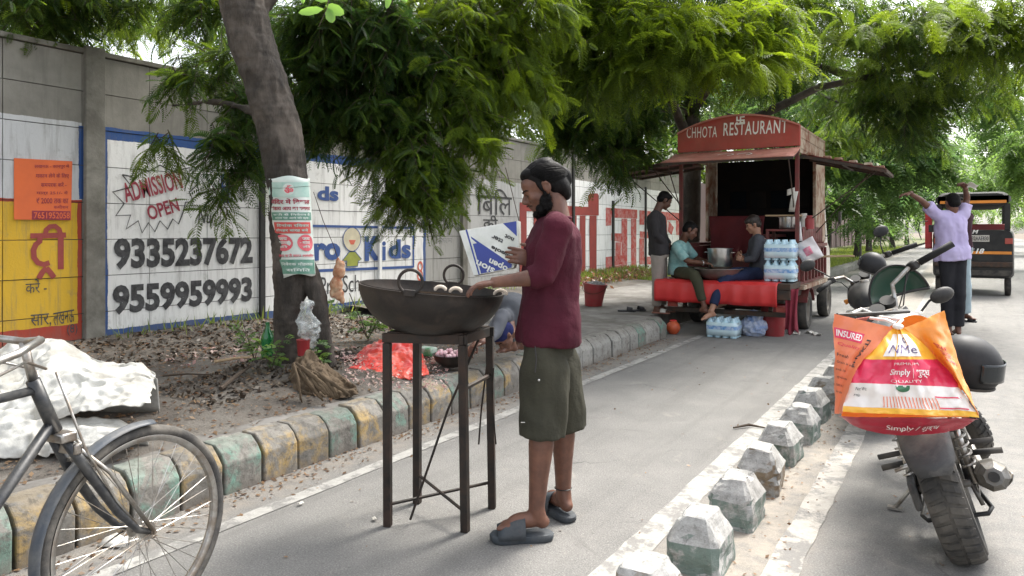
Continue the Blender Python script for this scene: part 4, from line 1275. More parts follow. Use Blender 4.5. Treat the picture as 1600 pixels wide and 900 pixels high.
def wheel(c, ax, R, w, parent, rim_m, name='wheel', treads=0):
    c = V(c); ax = V(ax).normalized()
    m_ = MB()
    m_.lathe([(R * .60, -w * .36), (R * .72, -w * .5), (R * .93, -w * .5), (R, -w * .33), (R, w * .33), (R * .93, w * .5), (R * .72, w * .5), (R * .60, w * .36), (R * .60, -w * .36)], c, ax, 36)
    t = m_.build(name, MTYRE, parent)
    m_ = MB()
    m_.lathe([(.001, w * .12), (R * .18, w * .16), (R * .2, w * .05), (R * .45, w * .02), (R * .57, w * .36), (R * .61, w * .38), (R * .61, -w * .38), (R * .57, -w * .36), (R * .4, -w * .1), (.001, -w * .1)], c, ax, 32)
    for k in range(5):
        x, y, z = frame_from(ax); a = 2 * PI * k / 5
        m_.cyl(c + (x * math.cos(a) + y * math.sin(a)) * R * .28 + ax * w * .03, c + (x * math.cos(a) + y * math.sin(a)) * R * .28 + ax * w * .13, R * .035, 6)
    m_.build('rim', rim_m, t)
    return t
MRIM = M('dusty_wheel_rim', (0.22, 0.20, 0.17, 1), (0.14, 0.12, 0.1, 1), 9, .7, .3)
for x, s in ((XR - .06, 1), (XL + .06, -1)):
    wheel((x, 10.95, .275), (s, 0, 0), .275, .15, tk, MRIM)
    wheel((x, 12.75, .275), (s, 0, 0), .275, .15, tk, MRIM)
    q = MB(); q.loft([[V((x - .1, 10.95 + math.cos(a) * r, .275 + math.sin(a) * r)) for r in (.31, .33)] + [V((x + .1, 10.95 + math.cos(a) * r, .275 + math.sin(a) * r)) for r in (.33, .31)] for a in [.35 + k * .24 for k in range(11)]])
    q.build('mudguard', MMARN, tk, smooth=False)
m_ = MB(); m_.box2(XL + .3, XR - .3, 9.95, 10.05, .36, .46); m_.cyl((XL + .1, 10.95, .275), (XR - .1, 10.95, .275), .045, 10); m_.box2(-3.2, -2.2, 10.4, 12.3, .3, .42)
m_.build('axle', MIRON, tk, smooth=False)
for x in (XL + .1, XR - .1):
    q = MB(); q.box2(x - .07, x + .07, 9.665, 9.698, .35, .42); q.build('tail_light', MRED, tk, smooth=False, bevel=.008)
# kitchen furniture inside the truck: shelf counter
m_ = MB(); m_.box2(-2.30, XR - .05, 10.32, 10.75, 1.385, 1.415); m_.box2(-2.30, -2.26, 10.32, 10.36, .70, 1.384); m_.box2(-2.30, -2.26, 10.7, 10.74, .7, 1.384); m_.box2(-2.30, XR - .05, 10.34, 10.74, 1.05, 1.07)
m_.build('counter', MMARN, tk, smooth=False, bevel=.004)
m_ = MB(); m_.box2(XL + .3, -2.35, 11.3, 11.95, 1.30, 1.34); m_.box2(XL + .3, -2.35, 11.3, 11.34, .72, 1.29)
m_.build('inner_counter', MMARN, tk, smooth=False)

# cloth over the tail platform
def cloth_fn(u, v):
    x = XL - .1 + (XR - .12 - XL + .1) * u
    w = .012 * math.sin(u * 31) + .008 * math.sin(u * 57 + 1)
    if v < .6:
        return V((x, YR - .05 - (YR - .05 - 9.52) * v / .6, .728 + .004 * math.sin(u * 19 + v * 9)))
    t = (v - .6) / .4
    return V((x, 9.52 - .012 - w * t - .018 * math.sin(t * PI), .728 - .30 * t + .006 * math.sin(u * 23)))
m_ = MB(); m_.grid(cloth_fn, 70, 14)
tag(m_.build('platform_cloth', MCLOTHR, thick=.003), 'bright red plastic cloth spread over the tail platform of the truck', 'cloth')

# ================================================================== THINGS AT THE TRUCK
def pot(c, r, h, lab, mt=MSTEEL, handles=True, lid=False):
    t = empty('cooking_pot', c, label=lab, cat='pot')
    m_ = MB(); m_.lathe([(.001, .004), (r * .93, .004), (r, .02), (r, h), (r + .012, h), (r + .012, h + .006), (r - .006, h + .006), (r - .006, .02), (.001, .012)], c, n=28)
    m_.build('body', mt, t)
    if handles:
        for s in (-1, 1):
            q = MB(); q.tube([V(c) + V((s * r, -.04, h * .8)), V(c) + V((s * (r + .035), -.03, h * .8)), V(c) + V((s * (r + .035), .03, h * .8)), V(c) + V((s * r, .04, h * .8))], .006, 6); q.build('handle', mt, t)
    if lid:
        q = MB(); q.lathe([(.001, h + .03), (r * .5, h + .025), (r + .02, h + .01), (r + .02, h + .004)], c, n=28); q.build('lid', MALU, t)
    return t
c = WY(1125, 414, 10.0); pot((c.x, 10.0, .90), .165, .245, 'tall steel cooking pot between the two seated men', MSTEEL)
m_ = MB(); m_.cyl((c.x, 10.0, .735), (c.x, 10.0, .898), .15, 20); tag(m_.build('upturned_tin', MIRON), 'dark tin under the tall steel pot', 'tin')
c = WY(1233, 357, 10.5); pot((c.x, 10.5, 1.417), .13, .16, 'small steel pot on the counter at the truck corner', MSTEEL, False)
m_ = MB(); c = WY(1228, 340, 10.48); m_.box((c.x - .02, 10.48, 1.60), (.44, .34, .022)); tag(m_.build('wooden_board', MWOOD, smooth=False, bevel=.006), 'thin wooden board laid over the small steel pot', 'board')
# basin of dough between the men
cb_ = WY(1122, 424, 9.78)
BAS = V((cb_.x, 9.80, .735))
t = empty('metal_basin', BAS, label='wide metal basin on the red cloth between the seated men', cat='basin')
m_ = MB(); m_.lathe([(.001, .0), (.17, .0), (.25, .06), (.30, .14), (.325, .145), (.325, .151), (.292, .147), (.24, .07), (.165, .012), (.001, .012)], BAS, n=32); m_.build('bowl', M('old_aluminium', (.20, .17, .15, 1), (.3, .27, .25, 1), 6, .5, .7), t)
m_ = MB(); m_.lathe([(.001, .128), (.2, .125), (.28, .115)], BAS, n=24); m_.build('chopped_filling', M('pale_dough', (.55, .56, .5, 1), (.40, .45, .38, 1), 40, .8, bs=.8, bd=.01, bscale=60), t)
# bottled water
MBOTW = M('blue_tinted_bottle', (.50, .68, .76, 1), (.40, .62, .74, 1), 14, .18, bs=.25, bscale=30, bd=.006, coat=.4)
MFILM = M('clear_shrink_film', (.62, .76, .80, 1), (.50, .68, .76, 1), 5, .12, bs=.4, bscale=14, bd=.01, coat=.6)
MLBL = M('blue_label', (.10, .28, .58, 1), (.5, .6, .75, 1), 25, .4, bs=0)
def bottle_pack(c, nx, ny, dx, h, lab, group=None):
    t = empty('water_bottle_pack', c, label=lab, cat='bottle pack', group=group)
    c = V(c)
    me = MB().lathe([(.001, 0), (dx * .46, .004), (dx * .48, h * .3), (dx * .44, h * .45), (dx * .48, h * .6), (dx * .46, h * .78), (dx * .2, h * .93), (dx * .2, h), (.001, h)], n=10).mesh('bottle', MBOTW)
    for i in range(nx):
        for j in range(ny):
            o = bpy.data.objects.new('bottle', me); col.objects.link(o); o.parent = t
            o.location = ((i - (nx - 1) / 2) * dx, (j - (ny - 1) / 2) * dx, 0)
    W, D_ = nx * dx / 2 + .004, ny * dx / 2 + .004
    m_ = MB()
    def ringf(z, k): return [c + V((math.copysign(abs(math.cos(a)) ** .35, math.cos(a)) * W * k * (1 + .02 * math.sin(a * 9 + z * 30)), math.copysign(abs(math.sin(a)) ** .35, math.sin(a)) * D_ * k, z)) for a in [2 * PI * q / 32 for q in range(32)]]
    m_.loft([ringf(h * .12, 1.0), ringf(h * .35, 1.0), ringf(h * .6, 1.01), ringf(h * .78, 1.0)], cap=False)
    m_.build('shrink_wrap', MFILM, t, thick=.002)
    q = MB()
    q.loft([[p + (p - c) * .0 for p in ringf(z, 1.018)] for z in (h * .42, h * .60)], cap=False)
    q.build('label_band', MLBL, t)
    return t
c = WY(1220, 432, 9.9)
bottle_pack((c.x + .0, 9.9, .735), 4, 3, .096, .27, 'lower of two stacked water bottle packs on the red cloth')
bottle_pack((c.x - .0, 9.91, 1.007), 4, 3, .096, .27, 'upper of two stacked water bottle packs, beside the boy in grey')
bottle_pack(G(1131, 526), 4, 3, .10, .26, 'pack of water bottles standing on the road under the truck tail')
def lump(name, c, r, vox, lab, cat, mt, amp=.03, sc=6, parts=None, seed=0, sm=2):
    m_ = MB()
    for (o, rr) in (parts or [((0, 0, 0), (1, 1, 1))]):
        m_.ell(V(c) + V((o[0] * r[0], o[1] * r[1], o[2] * r[2])), (r[0] * rr[0], r[1] * rr[1], r[2] * rr[2]), nu=20, nv=12)
    f_ = fuse(m_, vox, sm, crumple(amp * 1.2, sc * .9, seed))
    o = f_.build(name, mt, angle=180)
    # origin at the base
    b_ = V((c[0], c[1], min(p.z for p in f_.v)))
    for v in o.data.vertices: v.co -= b_
    o.location = b_
    return tag(o, lab, cat)
MWBAG = M('white_plastic_bag', (.66, .68, .72, 1), (.55, .58, .66, 1), 7, .35, bs=.5, bd=.02, bscale=16, dirt=(.08, .2, .5, 1), dscale=5, damt=.8)
g_ = G(1177, 524)
lump('plastic_bag', (g_.x, g_.y, .13), (.18, .14, .15), .012, 'white and blue plastic bag slumped beside the bottle pack on the road', 'bag', MWBAG, .02, 9, [((0, 0, -.1), (1, 1, .9)), ((0, 0, .7), (.45, .5, .7)), ((.2, 0, .5), (.5, .5, .7))], 3)
def bucket(c, r0, r1, h, mt, lab, name='plastic_bucket', cat='bucket', tilt=0, rib=True):
    t = empty(name, c, label=lab, cat=cat)
    t.rotation_euler = (0, tilt, 0)
    m_ = MB()
    pr = [(.001, .003), (r0, .003)]
    for k in range(9):
        f_ = k / 8
        r_ = r0 + (r1 - r0) * f_
        pr.append((r_ + (.006 if rib and k in (6, 7) else 0), h * f_))
    pr += [(r1 + .015, h), (r1 + .015, h + .012), (r1 - .008, h + .012), (r0 - .008, .015), (.001, .015)]
    m_.lathe(pr, n=28); m_.build('body', mt, t, world=False)
    q = MB(); q.tube([V((math.cos(a) * (r1 + .016), .0, h - .03 - math.sin(a) * (r1 + .02) * .55)) + V((0, -.02 - math.sin(a) * r1 * .85, 0)) for a in [PI * k / 12 for k in range(13)]], .004, 5); q.build('handle', MIRON, t, world=False)
    return t
MREDPL = M('dark_red_plastic', (.30, .025, .03, 1), (.24, .02, .025, 1), 3, .42, bs=.1, dirt=(.2, .06, .05, 1), dscale=8)
bucket(G(1209, 524), .13, .165, .40, MREDPL, 'tall red plastic bucket under the right end of the truck tail')
bucket(P(927, 478, 11.2), .13, .175, .34, MREDPL, 'dark red bin filled with rubbish against the mural wall', 'rubbish_bin', 'bin', .1)
b0 = P(930, 448, 11.2)
lump('rubbish', (b0.x, b0.y, b0.z + .0), (.16, .14, .07), .012, 'grey plastic scraps heaped in the dark red bin', 'rubbish', M('grey_scraps', (.3, .3, .29, 1), (.12, .12, .12, 1), 20, .6, bs=.6), .03, 14)
g_ = G(1052, 522)
t = empty('clay_ball_pot', g_, label='round orange clay pot on the road at the kerb end', cat='pot')
m_ = MB(); m_.lathe([(.001, 0), (.05, .005), (.085, .05), (.095, .09), (.08, .14), (.05, .165), (.05, .18), (.035, .18)], g_, n=24); m_.build('body', M('orange_clay', (.55, .10, .03, 1), (.45, .08, .03, 1), 8, .5), t)
m_ = MB(); m_.ring(g_ + V((0, 0, .182)), (0, 0, 1), .042, .008, 18, 6); m_.build('rim', MCLOTHR, t)
# hanging cloth, bag, papers
def hang_cloth(name, top, w, h, wd, mt, lab, cat='cloth', n=V((0, -1, 0)), fold=.03, seed=0):
    top = V(top); wd = V(wd).normalized()
    m_ = MB()
    def fn(u, v):
        s_ = 1 - .25 * math.sin(v * PI * .9) * (1 if seed % 2 else .3)
        return top + wd * ((u - .5) * w * s_) + V((0, 0, -h * v * (1 - .06 * math.sin(u * 9 + seed)))) + V(n) * (fold * math.sin(u * 14 + seed + v * 2) * (.3 + v))
    m_.grid(fn, 24, 14)
    return tag(m_.build(name, mt, thick=.004, angle=180), lab, cat)
MMAROC = M('maroon_rag', (.25, .03, .05, 1), (.18, .02, .035, 1), 9, .9, bs=.4, bscale=60)
hang_cloth('hanging_rag', (XR + .03, 9.62, .66), .17, .55, (1, .2, 0), MMAROC, 'dark red rag hanging from the right corner of the truck tail', seed=1)
m_ = MB(); b_ = WY(1263, 392, 10.05)
def bagfn(u, v):
    a = (u - .5) * .27; b2 = (v - .5) * .29
    return b_ + V((a * math.cos(.5) - b2 * math.sin(.5), -.03 * math.cos(u * PI - PI/2) * math.cos(v * PI - PI/2) * 2, a * math.sin(.5) + b2 * math.cos(.5))) + V((0, .01 * math.sin(u * 12 + v * 7), 0))
m_.grid(bagfn, 14, 14); m_.m = 1
m_.grid(lambda u, v: bagfn(.33 + .36 * u, .3 + .36 * v) + V((0, -.004, 0)), 6, 6)
m_.m = 0; m_.tube([b_ + V((-.09, 0, .13)), b_ + V((-.10, .02, .24)), b_ + V((-.12, .1, .38))], [.02, .012, .006], 6)
tag(m_.build('hanging_bag', [M('white_poly_bag', (.7, .66, .66, 1), (.6, .55, .56, 1), 8, .4, bs=.3), M('pink_print', (.65, .10, .20, 1), (.7, .4, .45, 1), 14, .5)], thick=.003, angle=180), 'white plastic bag with a pink print hanging on the truck corner post', 'bag')
m_ = MB(); b_ = WY(1240, 315, 10.2)
m_.grid(lambda u, v: b_ + V(((u - .5) * .075 + (v - .5) * .05, -.03 * math.sin(v * 3), (v - .5) * .27)), 4, 8)
m_.grid(lambda u, v: b_ + V((-.03 + (u - .5) * .1, -.02, .12 + (v - .5) * .08 + u * .03)), 4, 4)
tag(m_.build('hanging_paper', MWHITEP, thick=.002), 'white paper strip hanging inside the truck opening', 'paper')
m_ = MB(); c = WX(1294, 397, -1.6); m_.beam((-1.95, 10.62, 1.03), (-1.28, 10.9, 1.05), .22, .022)
tag(m_.build('serving_plank', MWOOD, smooth=False, bevel=.004), 'pale wooden plank sticking out of the right side of the truck', 'plank')
hang_cloth('red_curtain', (-2.95, 11.27, 1.62), .85, .62, (1, 0, 0), M('deep_red_cloth', (.12, .010, .013, 1), (.08, .007, .010, 1), 4, .8, bs=.2), 'deep red cloth hanging in front of the counter inside the truck', seed=2)
for k, (x, z, w, mt, lab) in enumerate(((-2.1, 1.53, .06, MWHITEP, 'white jar on the counter, right of the small pot'), (-1.98, 1.5, .07, MREDPL, 'red jar at the corner of the counter'), (-2.02, 1.78, .04, MALU, 'narrow tin hanging by the corner post'))):
    c = V((x, 10.62, 1.417)) if k < 2 else V((x, 10.62, 1.417))
    c.x = WY((1256, 1264, 1250)[k], 350, 10.62).x; 
    q = MB(); q.lathe([(.001, 0), (w, .0), (w, .17 - .03 * k), (w * .7, .19 - .03 * k), (w * .7, .215 - .03 * k), (.001, .215 - .03 * k)], n=16)
    o = q.build('jar', mt); o.location = c; tag(o, lab if k < 2 else 'small grey tin behind the corner post', 'jar')
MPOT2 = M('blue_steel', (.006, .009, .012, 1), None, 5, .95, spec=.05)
for k in range(4):
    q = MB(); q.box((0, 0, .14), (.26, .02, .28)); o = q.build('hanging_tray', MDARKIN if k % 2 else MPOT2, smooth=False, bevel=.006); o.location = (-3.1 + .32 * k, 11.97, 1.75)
    tag(o, ('dark tray hung on the back wall of the kitchen, leftmost', 'dark tray hung second from the left in the kitchen', 'dark tray hung third from the left in the kitchen', 'dark tray hung rightmost in the kitchen')[k], 'tray')
# rubbish behind the wheel
for k, (px, py) in enumerate(((1240, 522), (1268, 521), (1276, 524))):
    g_ = G(px, py)
    q = MB(); q.grid(lambda u, v: V(((u - .5) * .16, (v - .5) * .1, .012 + .03 * math.sin(u * 5 + k) * math.sin(v * 4))), 5, 5)
    o = q.build('paper_scrap', MWHITEP, thick=.002); o.location = g_; o.rotation_euler = (0, 0, k)
    tag(o, ('white paper scrap beside the red bucket', 'crumpled white scrap behind the truck wheel', 'small white scrap farthest right behind the truck')[k], 'paper scrap')

# ================================================================== AUTO RICKSHAW
MBLKP = M('black_gloss_paint', (.007, .007, .008, 1), (.012, .012, .012, 1), 4, .35, bs=.05, dirt=(.05, .047, .043, 1), dscale=4, damt=.3, spec=.35)
MORG = M('orange_stripe', (.75, .26, .03, 1), None, 5, .5, bs=0)
MCANV = M('black_canvas', (.02, .02, .02, 1), (.035, .033, .03, 1), 6, .85, bs=.3)
ar = empty('auto_rickshaw', (.1, 19.3, 0), label='black auto rickshaw with orange stripes and a rear number plate', cat='auto rickshaw')
ax0, ax1, ay = -.56, .93, 18.5
def rr(x0, x1, z0, z1, y, r=.12, n=5):
    pts = []
    for cx, cz, a0 in ((x1 - r, z1 - r, 0), (x0 + r, z1 - r, 90), (x0 + r, z0 + r, 180), (x1 - r, z0 + r, 270)):
        for k in range(n):
            a = math.radians(a0 + 90 * k / (n - 1)); pts.append(V((cx + math.cos(a) * r, y, cz + math.sin(a) * r)))
    return pts
m_ = MB(); m_.loft([rr(ax0 + .03, ax1 - .03, .42, 1.40, ay), rr(ax0, ax1, .38, 1.42, ay + .12), rr(ax0, ax1, .36, 1.40, ay + 1.5), rr(ax0 + .2, ax1 - .2, .36, 1.2, ay + 2.4)])
bd = m_.build('body', MBLKP, ar)
m_ = MB()
hood = lambda z0, z1, y, ins: rr(ax0 + ins, ax1 - ins, z0, z1, y, .2)
rings = [hood(1.95, 2.20, ay + .02, .1), hood(1.93, 2.24, ay + .2, .05), hood(1.93, 2.26, ay + 1.4, .05), hood(1.9, 2.15, ay + 2.2, .1)]
m_.loft(rings); hd = m_.build('canvas_roof', MCANV, ar)
m_ = MB(); m_.box2(ax0 + .14, ax1 - .14, ay - .004, ay + .03, 1.99, 2.05); m_.build('stripe', MORG, hd, smooth=False)
for x in (ax0 + .12, ax1 - .12):
    for y in (ay + .08, ay + 1.3):
        q = MB(); q.box2(x - .05, x + .05, y - .03, y + .03, 1.38, 1.98); q.build('pillar', MCANV, ar, smooth=False)
m_ = MB(); m_.box2(ax0 + .05, ax1 - .05, ay - .012, ay - .002, .90, .96); m_.build('stripe', MORG, bd, smooth=False)
m_ = MB(); m_.box2(ax0 + .03, ax1 - .03, ay - .06, ay - .012, .62, .74); m_.build('rear_bumper', MIRON, ar, smooth=False, bevel=.02)
m_ = MB(); m_.box2(ax0 + .06, ax1 - .06, ay - .03, ay - .001, .44, .56); m_.build('lower_trim', MTYRE, ar, smooth=False, bevel=.02)
pl = MB(); a = WY(1510, 377.5, ay - .03); b_ = WY(1546, 377.5, ay - .03); pl.box2(a.x, b_.x, ay - .03, ay - .004, a.z, a.z + .14)
plo = pl.build('number_plate', MWHITEP, ar, smooth=False)
text_mb('UP32AAE830', (a.x + .015, ay - .034, a.z + .025), (1, 0, 0), (0, 0, 1), (b_.x - a.x) - .03, .09, .02, n=V((0, -1, 0))).build('lettering', MBLK, plo, smooth=False)
def atext(s, px0, px1, t_, b2):
    a = WY(px0, b2, ay - .014); c = WY(px1, b2, ay - .014); h = WY(px0, t_, ay - .014).z - a.z
    text_mb(s, a, (1, 0, 0), (0, 0, 1), c.x - a.x, h, .03, .3, n=V((0, -1, 0))).build('lettering', MWHL, bd, smooth=False)
atext('M', 1519, 1529, 359, 365); atext('2118', 1508, 1538, 388, 396)
for x in (ax0 + .1, ax1 - .1):
    wheel((x, ay + .45, .22), (1 if x > 0 else -1, 0, 0), .22, .11, ar, MRIM)
    q = MB(); q.box2(x - .07, x + .07, ay - .02, ay + .0, 1.12, 1.24); q.build('tail_light', MRED, ar, smooth=False, bevel=.01)
wheel((.1, ay + 2.3, .22), (1, 0, 0), .22, .1, ar, MRIM)
m_ = MB(); m_.box2(ax0 + .1, ax1 - .1, ay + .85, ay + .95, 1.0, 1.55); m_.build('seat_back', MREDPL, ar, smooth=False, bevel=.03)
m_ = MB(); m_.grid(lambda u, v: V((ax0 - .16 + .14 * u, ay + .4 + .02 * math.sin(v * 14), 1.0 + .95 * v)), 4, 14); m_.build('side_curtain', M('bright_red_rexine', (.55, .03, .04, 1), (.45, .03, .04, 1), 4, .35, bs=.2), ar, thick=.02)
m_ = MB(); m_.tube([(ax0 - .1, ay + .2, 1.62), (ax0 - .25, ay + .15, 1.6), (ax0 - .28, ay + .1, 1.4), (ax0 - .22, ay + .1, 1.2)], .012, 6); m_.box((ax0 - .02, ay + .05, 1.45), (.12, .03, .16)); m_.build('side_mirror', MBLKP, ar, bevel=.008)
# ================================================================== LANE STONES
def stone_mat():
    m, nt, b = new_mat('lane_stone')
    vec = coords(nt)
    oi = nt.nodes.new('ShaderNodeObjectInfo')
    ge = nt.nodes.new('ShaderNodeNewGeometry')
    sep = nd(nt, 'ShaderNodeSeparateXYZ'); nt.links.new(ge.outputs['True Normal'], sep.inputs[0])
    conc = mixc(nt, ramp(nt, noise_t(nt, vec, 16, 7, 0.75), .35, .65), (0.27, .265, .25), (.46, .455, .44))
    pt = mixc(nt, math_n(nt, 'GREATER_THAN', oi.outputs['Random'], .5), (.20, .13, .06), (.10, .17, .14))
    f = math_n(nt, 'MULTIPLY', ramp(nt, sep.outputs[2], .35, .1), ramp(nt, noise_t(nt, vec, 11, 8, .75, .3), .40, .52))
    c = mixc(nt, math_n(nt, 'MULTIPLY', f, .75), conc, pt)
    c = mixc(nt, math_n(nt, 'MULTIPLY', ramp(nt, noise_t(nt, vec, 34, 7, .8), .55, .66), .65), c, (.09, .085, .075))
    nt.links.new(c, b.inputs['Base Color']); b.inputs['Roughness'].default_value = .9
    bump(nt, b, noise_t(nt, vec, 50, 7, .75), .8, .008)
    return m
MSTONE = stone_mat()
SY = [2.42, 2.98, 3.52, 4.05, 4.60, 5.13, 5.70, 6.22, 6.78, 7.3, 7.85, 8.4, 8.95, 9.5, 10.1, 10.7, 11.3, 11.9, 12.5]
SL = ['lane stone at the lower edge of the picture, cut off by it', 'big lane stone with a brown stained front, second from the viewer', 'big lane stone with a green stained front, third from the viewer',
      'lane stone with an olive brown front, fourth from the viewer', 'dark fronted lane stone with the twig lying beside it, fifth from the viewer', 'sixth lane stone from the viewer', 'seventh lane stone from the viewer',
      'eighth lane stone, just left of the orange bag', 'ninth lane stone, half behind the orange bag']
for i, y in enumerate(SY):
    rg = random.Random(40 + i)
    m_ = MB()
    w, l, h = .108, .135, .222
    rings = []
    for (z, a, b_, cc) in ((-.03, 1.0, 1.0, .02), (0.02, 1.0, 1.0, .02), (.125, 1.0, 1.0, .025), (h - .004, .56, .62, .012), (h, .52, .58, .012)):
        A, B = w * a, l * b_
        ring = []
        for sx, sy, first in ((1, 1, 0), (-1, 1, 1), (-1, -1, 0), (1, -1, 1)):
            p, q = V((sx * A, sy * (B - cc), z)), V((sx * (A - cc), sy * B, z))
            ring += [p, q] if not first else [q, p]
        rings.append([p_ + V((rg.uniform(-.004, .004), rg.uniform(-.004, .004), rg.uniform(-.003, .003))) for p_ in ring])
    m_.loft(rings)
    import bmesh
    me = m_.mesh('lane_stone', MSTONE, smooth=False)
    bm = bmesh.new(); bm.from_mesh(me)
    bmesh.ops.subdivide_edges(bm, edges=bm.edges, cuts=4, use_grid_fill=True)
    bm.normal_update()
    for v in bm.verts:
        q_ = v.co * 11 + V((i * 7, 0, 0))
        d_ = .007 * noise.noise(q_) + .004 * noise.noise(q_ * 3)
        ch = noise.noise(v.co * 16 + V((0, i * 5, 0)))
        if ch > .28: d_ -= (ch - .28) * .05
        v.co += v.normal * d_
    bm.to_mesh(me); bm.free()
    o = bpy.data.objects.new('lane_stone', me); col.objects.link(o)
    o.location = (-.93 + rg.uniform(-.015, .015), y, 0); o.rotation_euler = (rg.uniform(-.03, .03), rg.uniform(-.03, .03), rg.uniform(-.09, .09))
    tag(o, SL[i] if i < len(SL) else 'lane stone number %s along the row, hidden behind the orange bag' % ('ten', 'eleven', 'twelve', 'thirteen', 'fourteen', 'fifteen', 'sixteen', 'seventeen', 'eighteen', 'nineteen')[i - 9], 'lane stone', 'row of concrete lane stones')

# ================================================================== THE STALL
MSTAND = M('blackened_angle_iron', (.014, .0125, .0115, 1), (.030, .025, .021, 1), 8, .55, .4, bs=.35, bd=.002, dirt=(.075, .045, .032, 1), dscale=11, damt=.6)
st = empty('iron_stand', P(690, 362, 3.5) * V((1, 1, 0)) if False else V((P(690, 362, 3.5).x, P(690, 362, 3.5).y, 0)), label='tall four-legged dark iron stand carrying the big pan', cat='stand')
legs = [(606, 3.40), (727, 3.335), (769, 3.62), (652, 3.685)]
TOPZ = .905
def ground(px, D): p = P(px, 362, D); return V((p.x, p.y, 0))
base = [ground(*l) for l in legs]
topp = [(605, 3.40), (723, 3.335), (765, 3.62), (652, 3.685)]
tops = [ground(*l) for l in topp]
for i in range(4):
    m_ = MB(); d = (tops[(i + 1) % 4] - tops[i]).normalized()
    w = .036
    m_.beam(base[i], tops[i] + V((0, 0, TOPZ - .046)), w, w, hint=d)
    m_.build('leg', MSTAND, st, smooth=False, bevel=.003)
for i in range(4):
    a, b_ = tops[i], tops[(i + 1) % 4]
    d = (b_ - a).normalized()
    m_ = MB(); m_.beam(a - d * .022 + V((0, 0, TOPZ - .022)), b_ + d * (.022 if i % 2 == 0 else -.02) + V((0, 0, TOPZ - .022)), .022, .044, hint=UP)
    m_.build('top_rail', MSTAND, st, smooth=False, bevel=.002)
m_ = MB(); m_.poly([p + V((0, 0, TOPZ - .0)) for p in tops], (0, 0, .006)); m_.build('top_plate', MSTAND, st, smooth=False)
def zat(i, z): return base[i].lerp(tops[i], z / TOPZ) + V((0, 0, z))
for (i, z0, j, z1, r) in ((0, .10, 2, .13, .008), (3, .15, 1, .09, .008), (1, .655, 2, .665, .012)):
    m_ = MB(); m_.tube([zat(i, z0), zat(j, z1)], r, 6); m_.build('cross_rod', MSTAND, st)
# loose rods leaning in the stand
for pts, lab, r in (([P(641, 812, 3.42), P(700, 640, 3.5), P(752, 520, 3.58)], 'thin iron rod leaning through the stand from lower left', .0065),
                    ([P(748, 694, 3.65), P(752, 640, 3.63), P(762, 560, 3.62)], 'short dangling black rod behind the right legs of the stand', .005),
                    ([P(775, 694, 3.60), P(768, 620, 3.6), P(771, 575, 3.6)], 'short thin wire dangling at the right leg of the stand', .004)):
    m_ = MB(); m_.tube(pts, r, 6); tag(m_.build('loose_rod', MSTAND), lab, 'rod')
# the pan
kD = 3.50
kc = P(675, 451, kD)
tilt = math.radians(-5.2)
kx = (CR * math.cos(tilt) + UP * math.sin(tilt)).normalized()
kn = CD.cross(-kx).normalized() if CD.cross(-kx).z > 0 else CD.cross(kx).normalized()
kar = empty('frying_pan', V((kc.x, kc.y, TOPZ + .006)), label='huge blackened iron pan with two ring handles on the stand', cat='pan')
R_ = .348
MPAN = M('soot_black_iron', (.010, .009, .0085, 1), (.026, .021, .018, 1), 5, .55, .3, bs=.5, bd=.004, bscale=26, dirt=(.09, .065, .05, 1), dscale=7, damt=.4)
H_ = .225
prof = []
for k in range(13):
    a = k / 12
    prof.append((R_ * math.sin(a * PI / 2) ** .82 * (.999 if k else .02) + .0, -H_ * (math.cos(a * PI / 2) ** 1.15)))
prof_in = [(max(r - .008, .001), z + .008) for r, z in prof[::-1]]
m_ = MB(); m_.lathe(prof + [(R_ + .004, .004)] + [(R_ - .008, .004)] + prof_in, kc, kn, 56, hint=kx)
m_.build('bowl', MPAN, kar, angle=60)
for s, px in ((-1, 643), (1, 706)):
    # ring handles riveted at the near and the far side of the rim
    ang = math.radians(-100 if s < 0 else 78)
    pr = kc + (kx * math.cos(ang) + kn.cross(kx) * math.sin(ang)) * (R_ + .002)
    m_ = MB(); m_.ring(pr + kn * .052, kn.cross(kx), .052, .0072, 28, 8)
    h_ = m_.build('ring_handle', MPAN, kar)
    q = MB(); q.box(pr + kn * .002, (.05, .02, .03), Matrix((kx, kn.cross(kx), kn)).transposed()); q.build('bracket', MPAN, h_, smooth=False, bevel=.004)
# food in the pan
MOIL = M('dark_oil', (.03, .018, .008, 1), None, 4, .12, bs=.1)
m_ = MB(); m_.lathe([(.001, -.045), (.33, -.045)], kc, kn, 40); m_.build('oil', MOIL, kar)
MDOUGH = M('white_dough', (.70, .62, .52, 1), (.6, .5, .4, 1), 20, .7, bs=.4)
for k, (px, py, D, r, lab) in enumerate(((688, 452, 3.22, .024, 'curled white dough piece at the middle of the pan rim'), (712, 455, 3.24, .026, 'curled white dough piece under the fingers of the cook'), (782, 459, 3.45, .03, 'dough piece at the right edge of the pan'))):
    c = P(px, py + 2, D)
    q = MB(); q.tube([c + (CR * math.cos(a) + UP * math.sin(a) * .75) * r for a in [PI * j / 8 for j in range(9)]], [.005] + [.008] * 7 + [.005], 8); tag(q.build('dough_piece', MDOUGH), lab, 'dough')

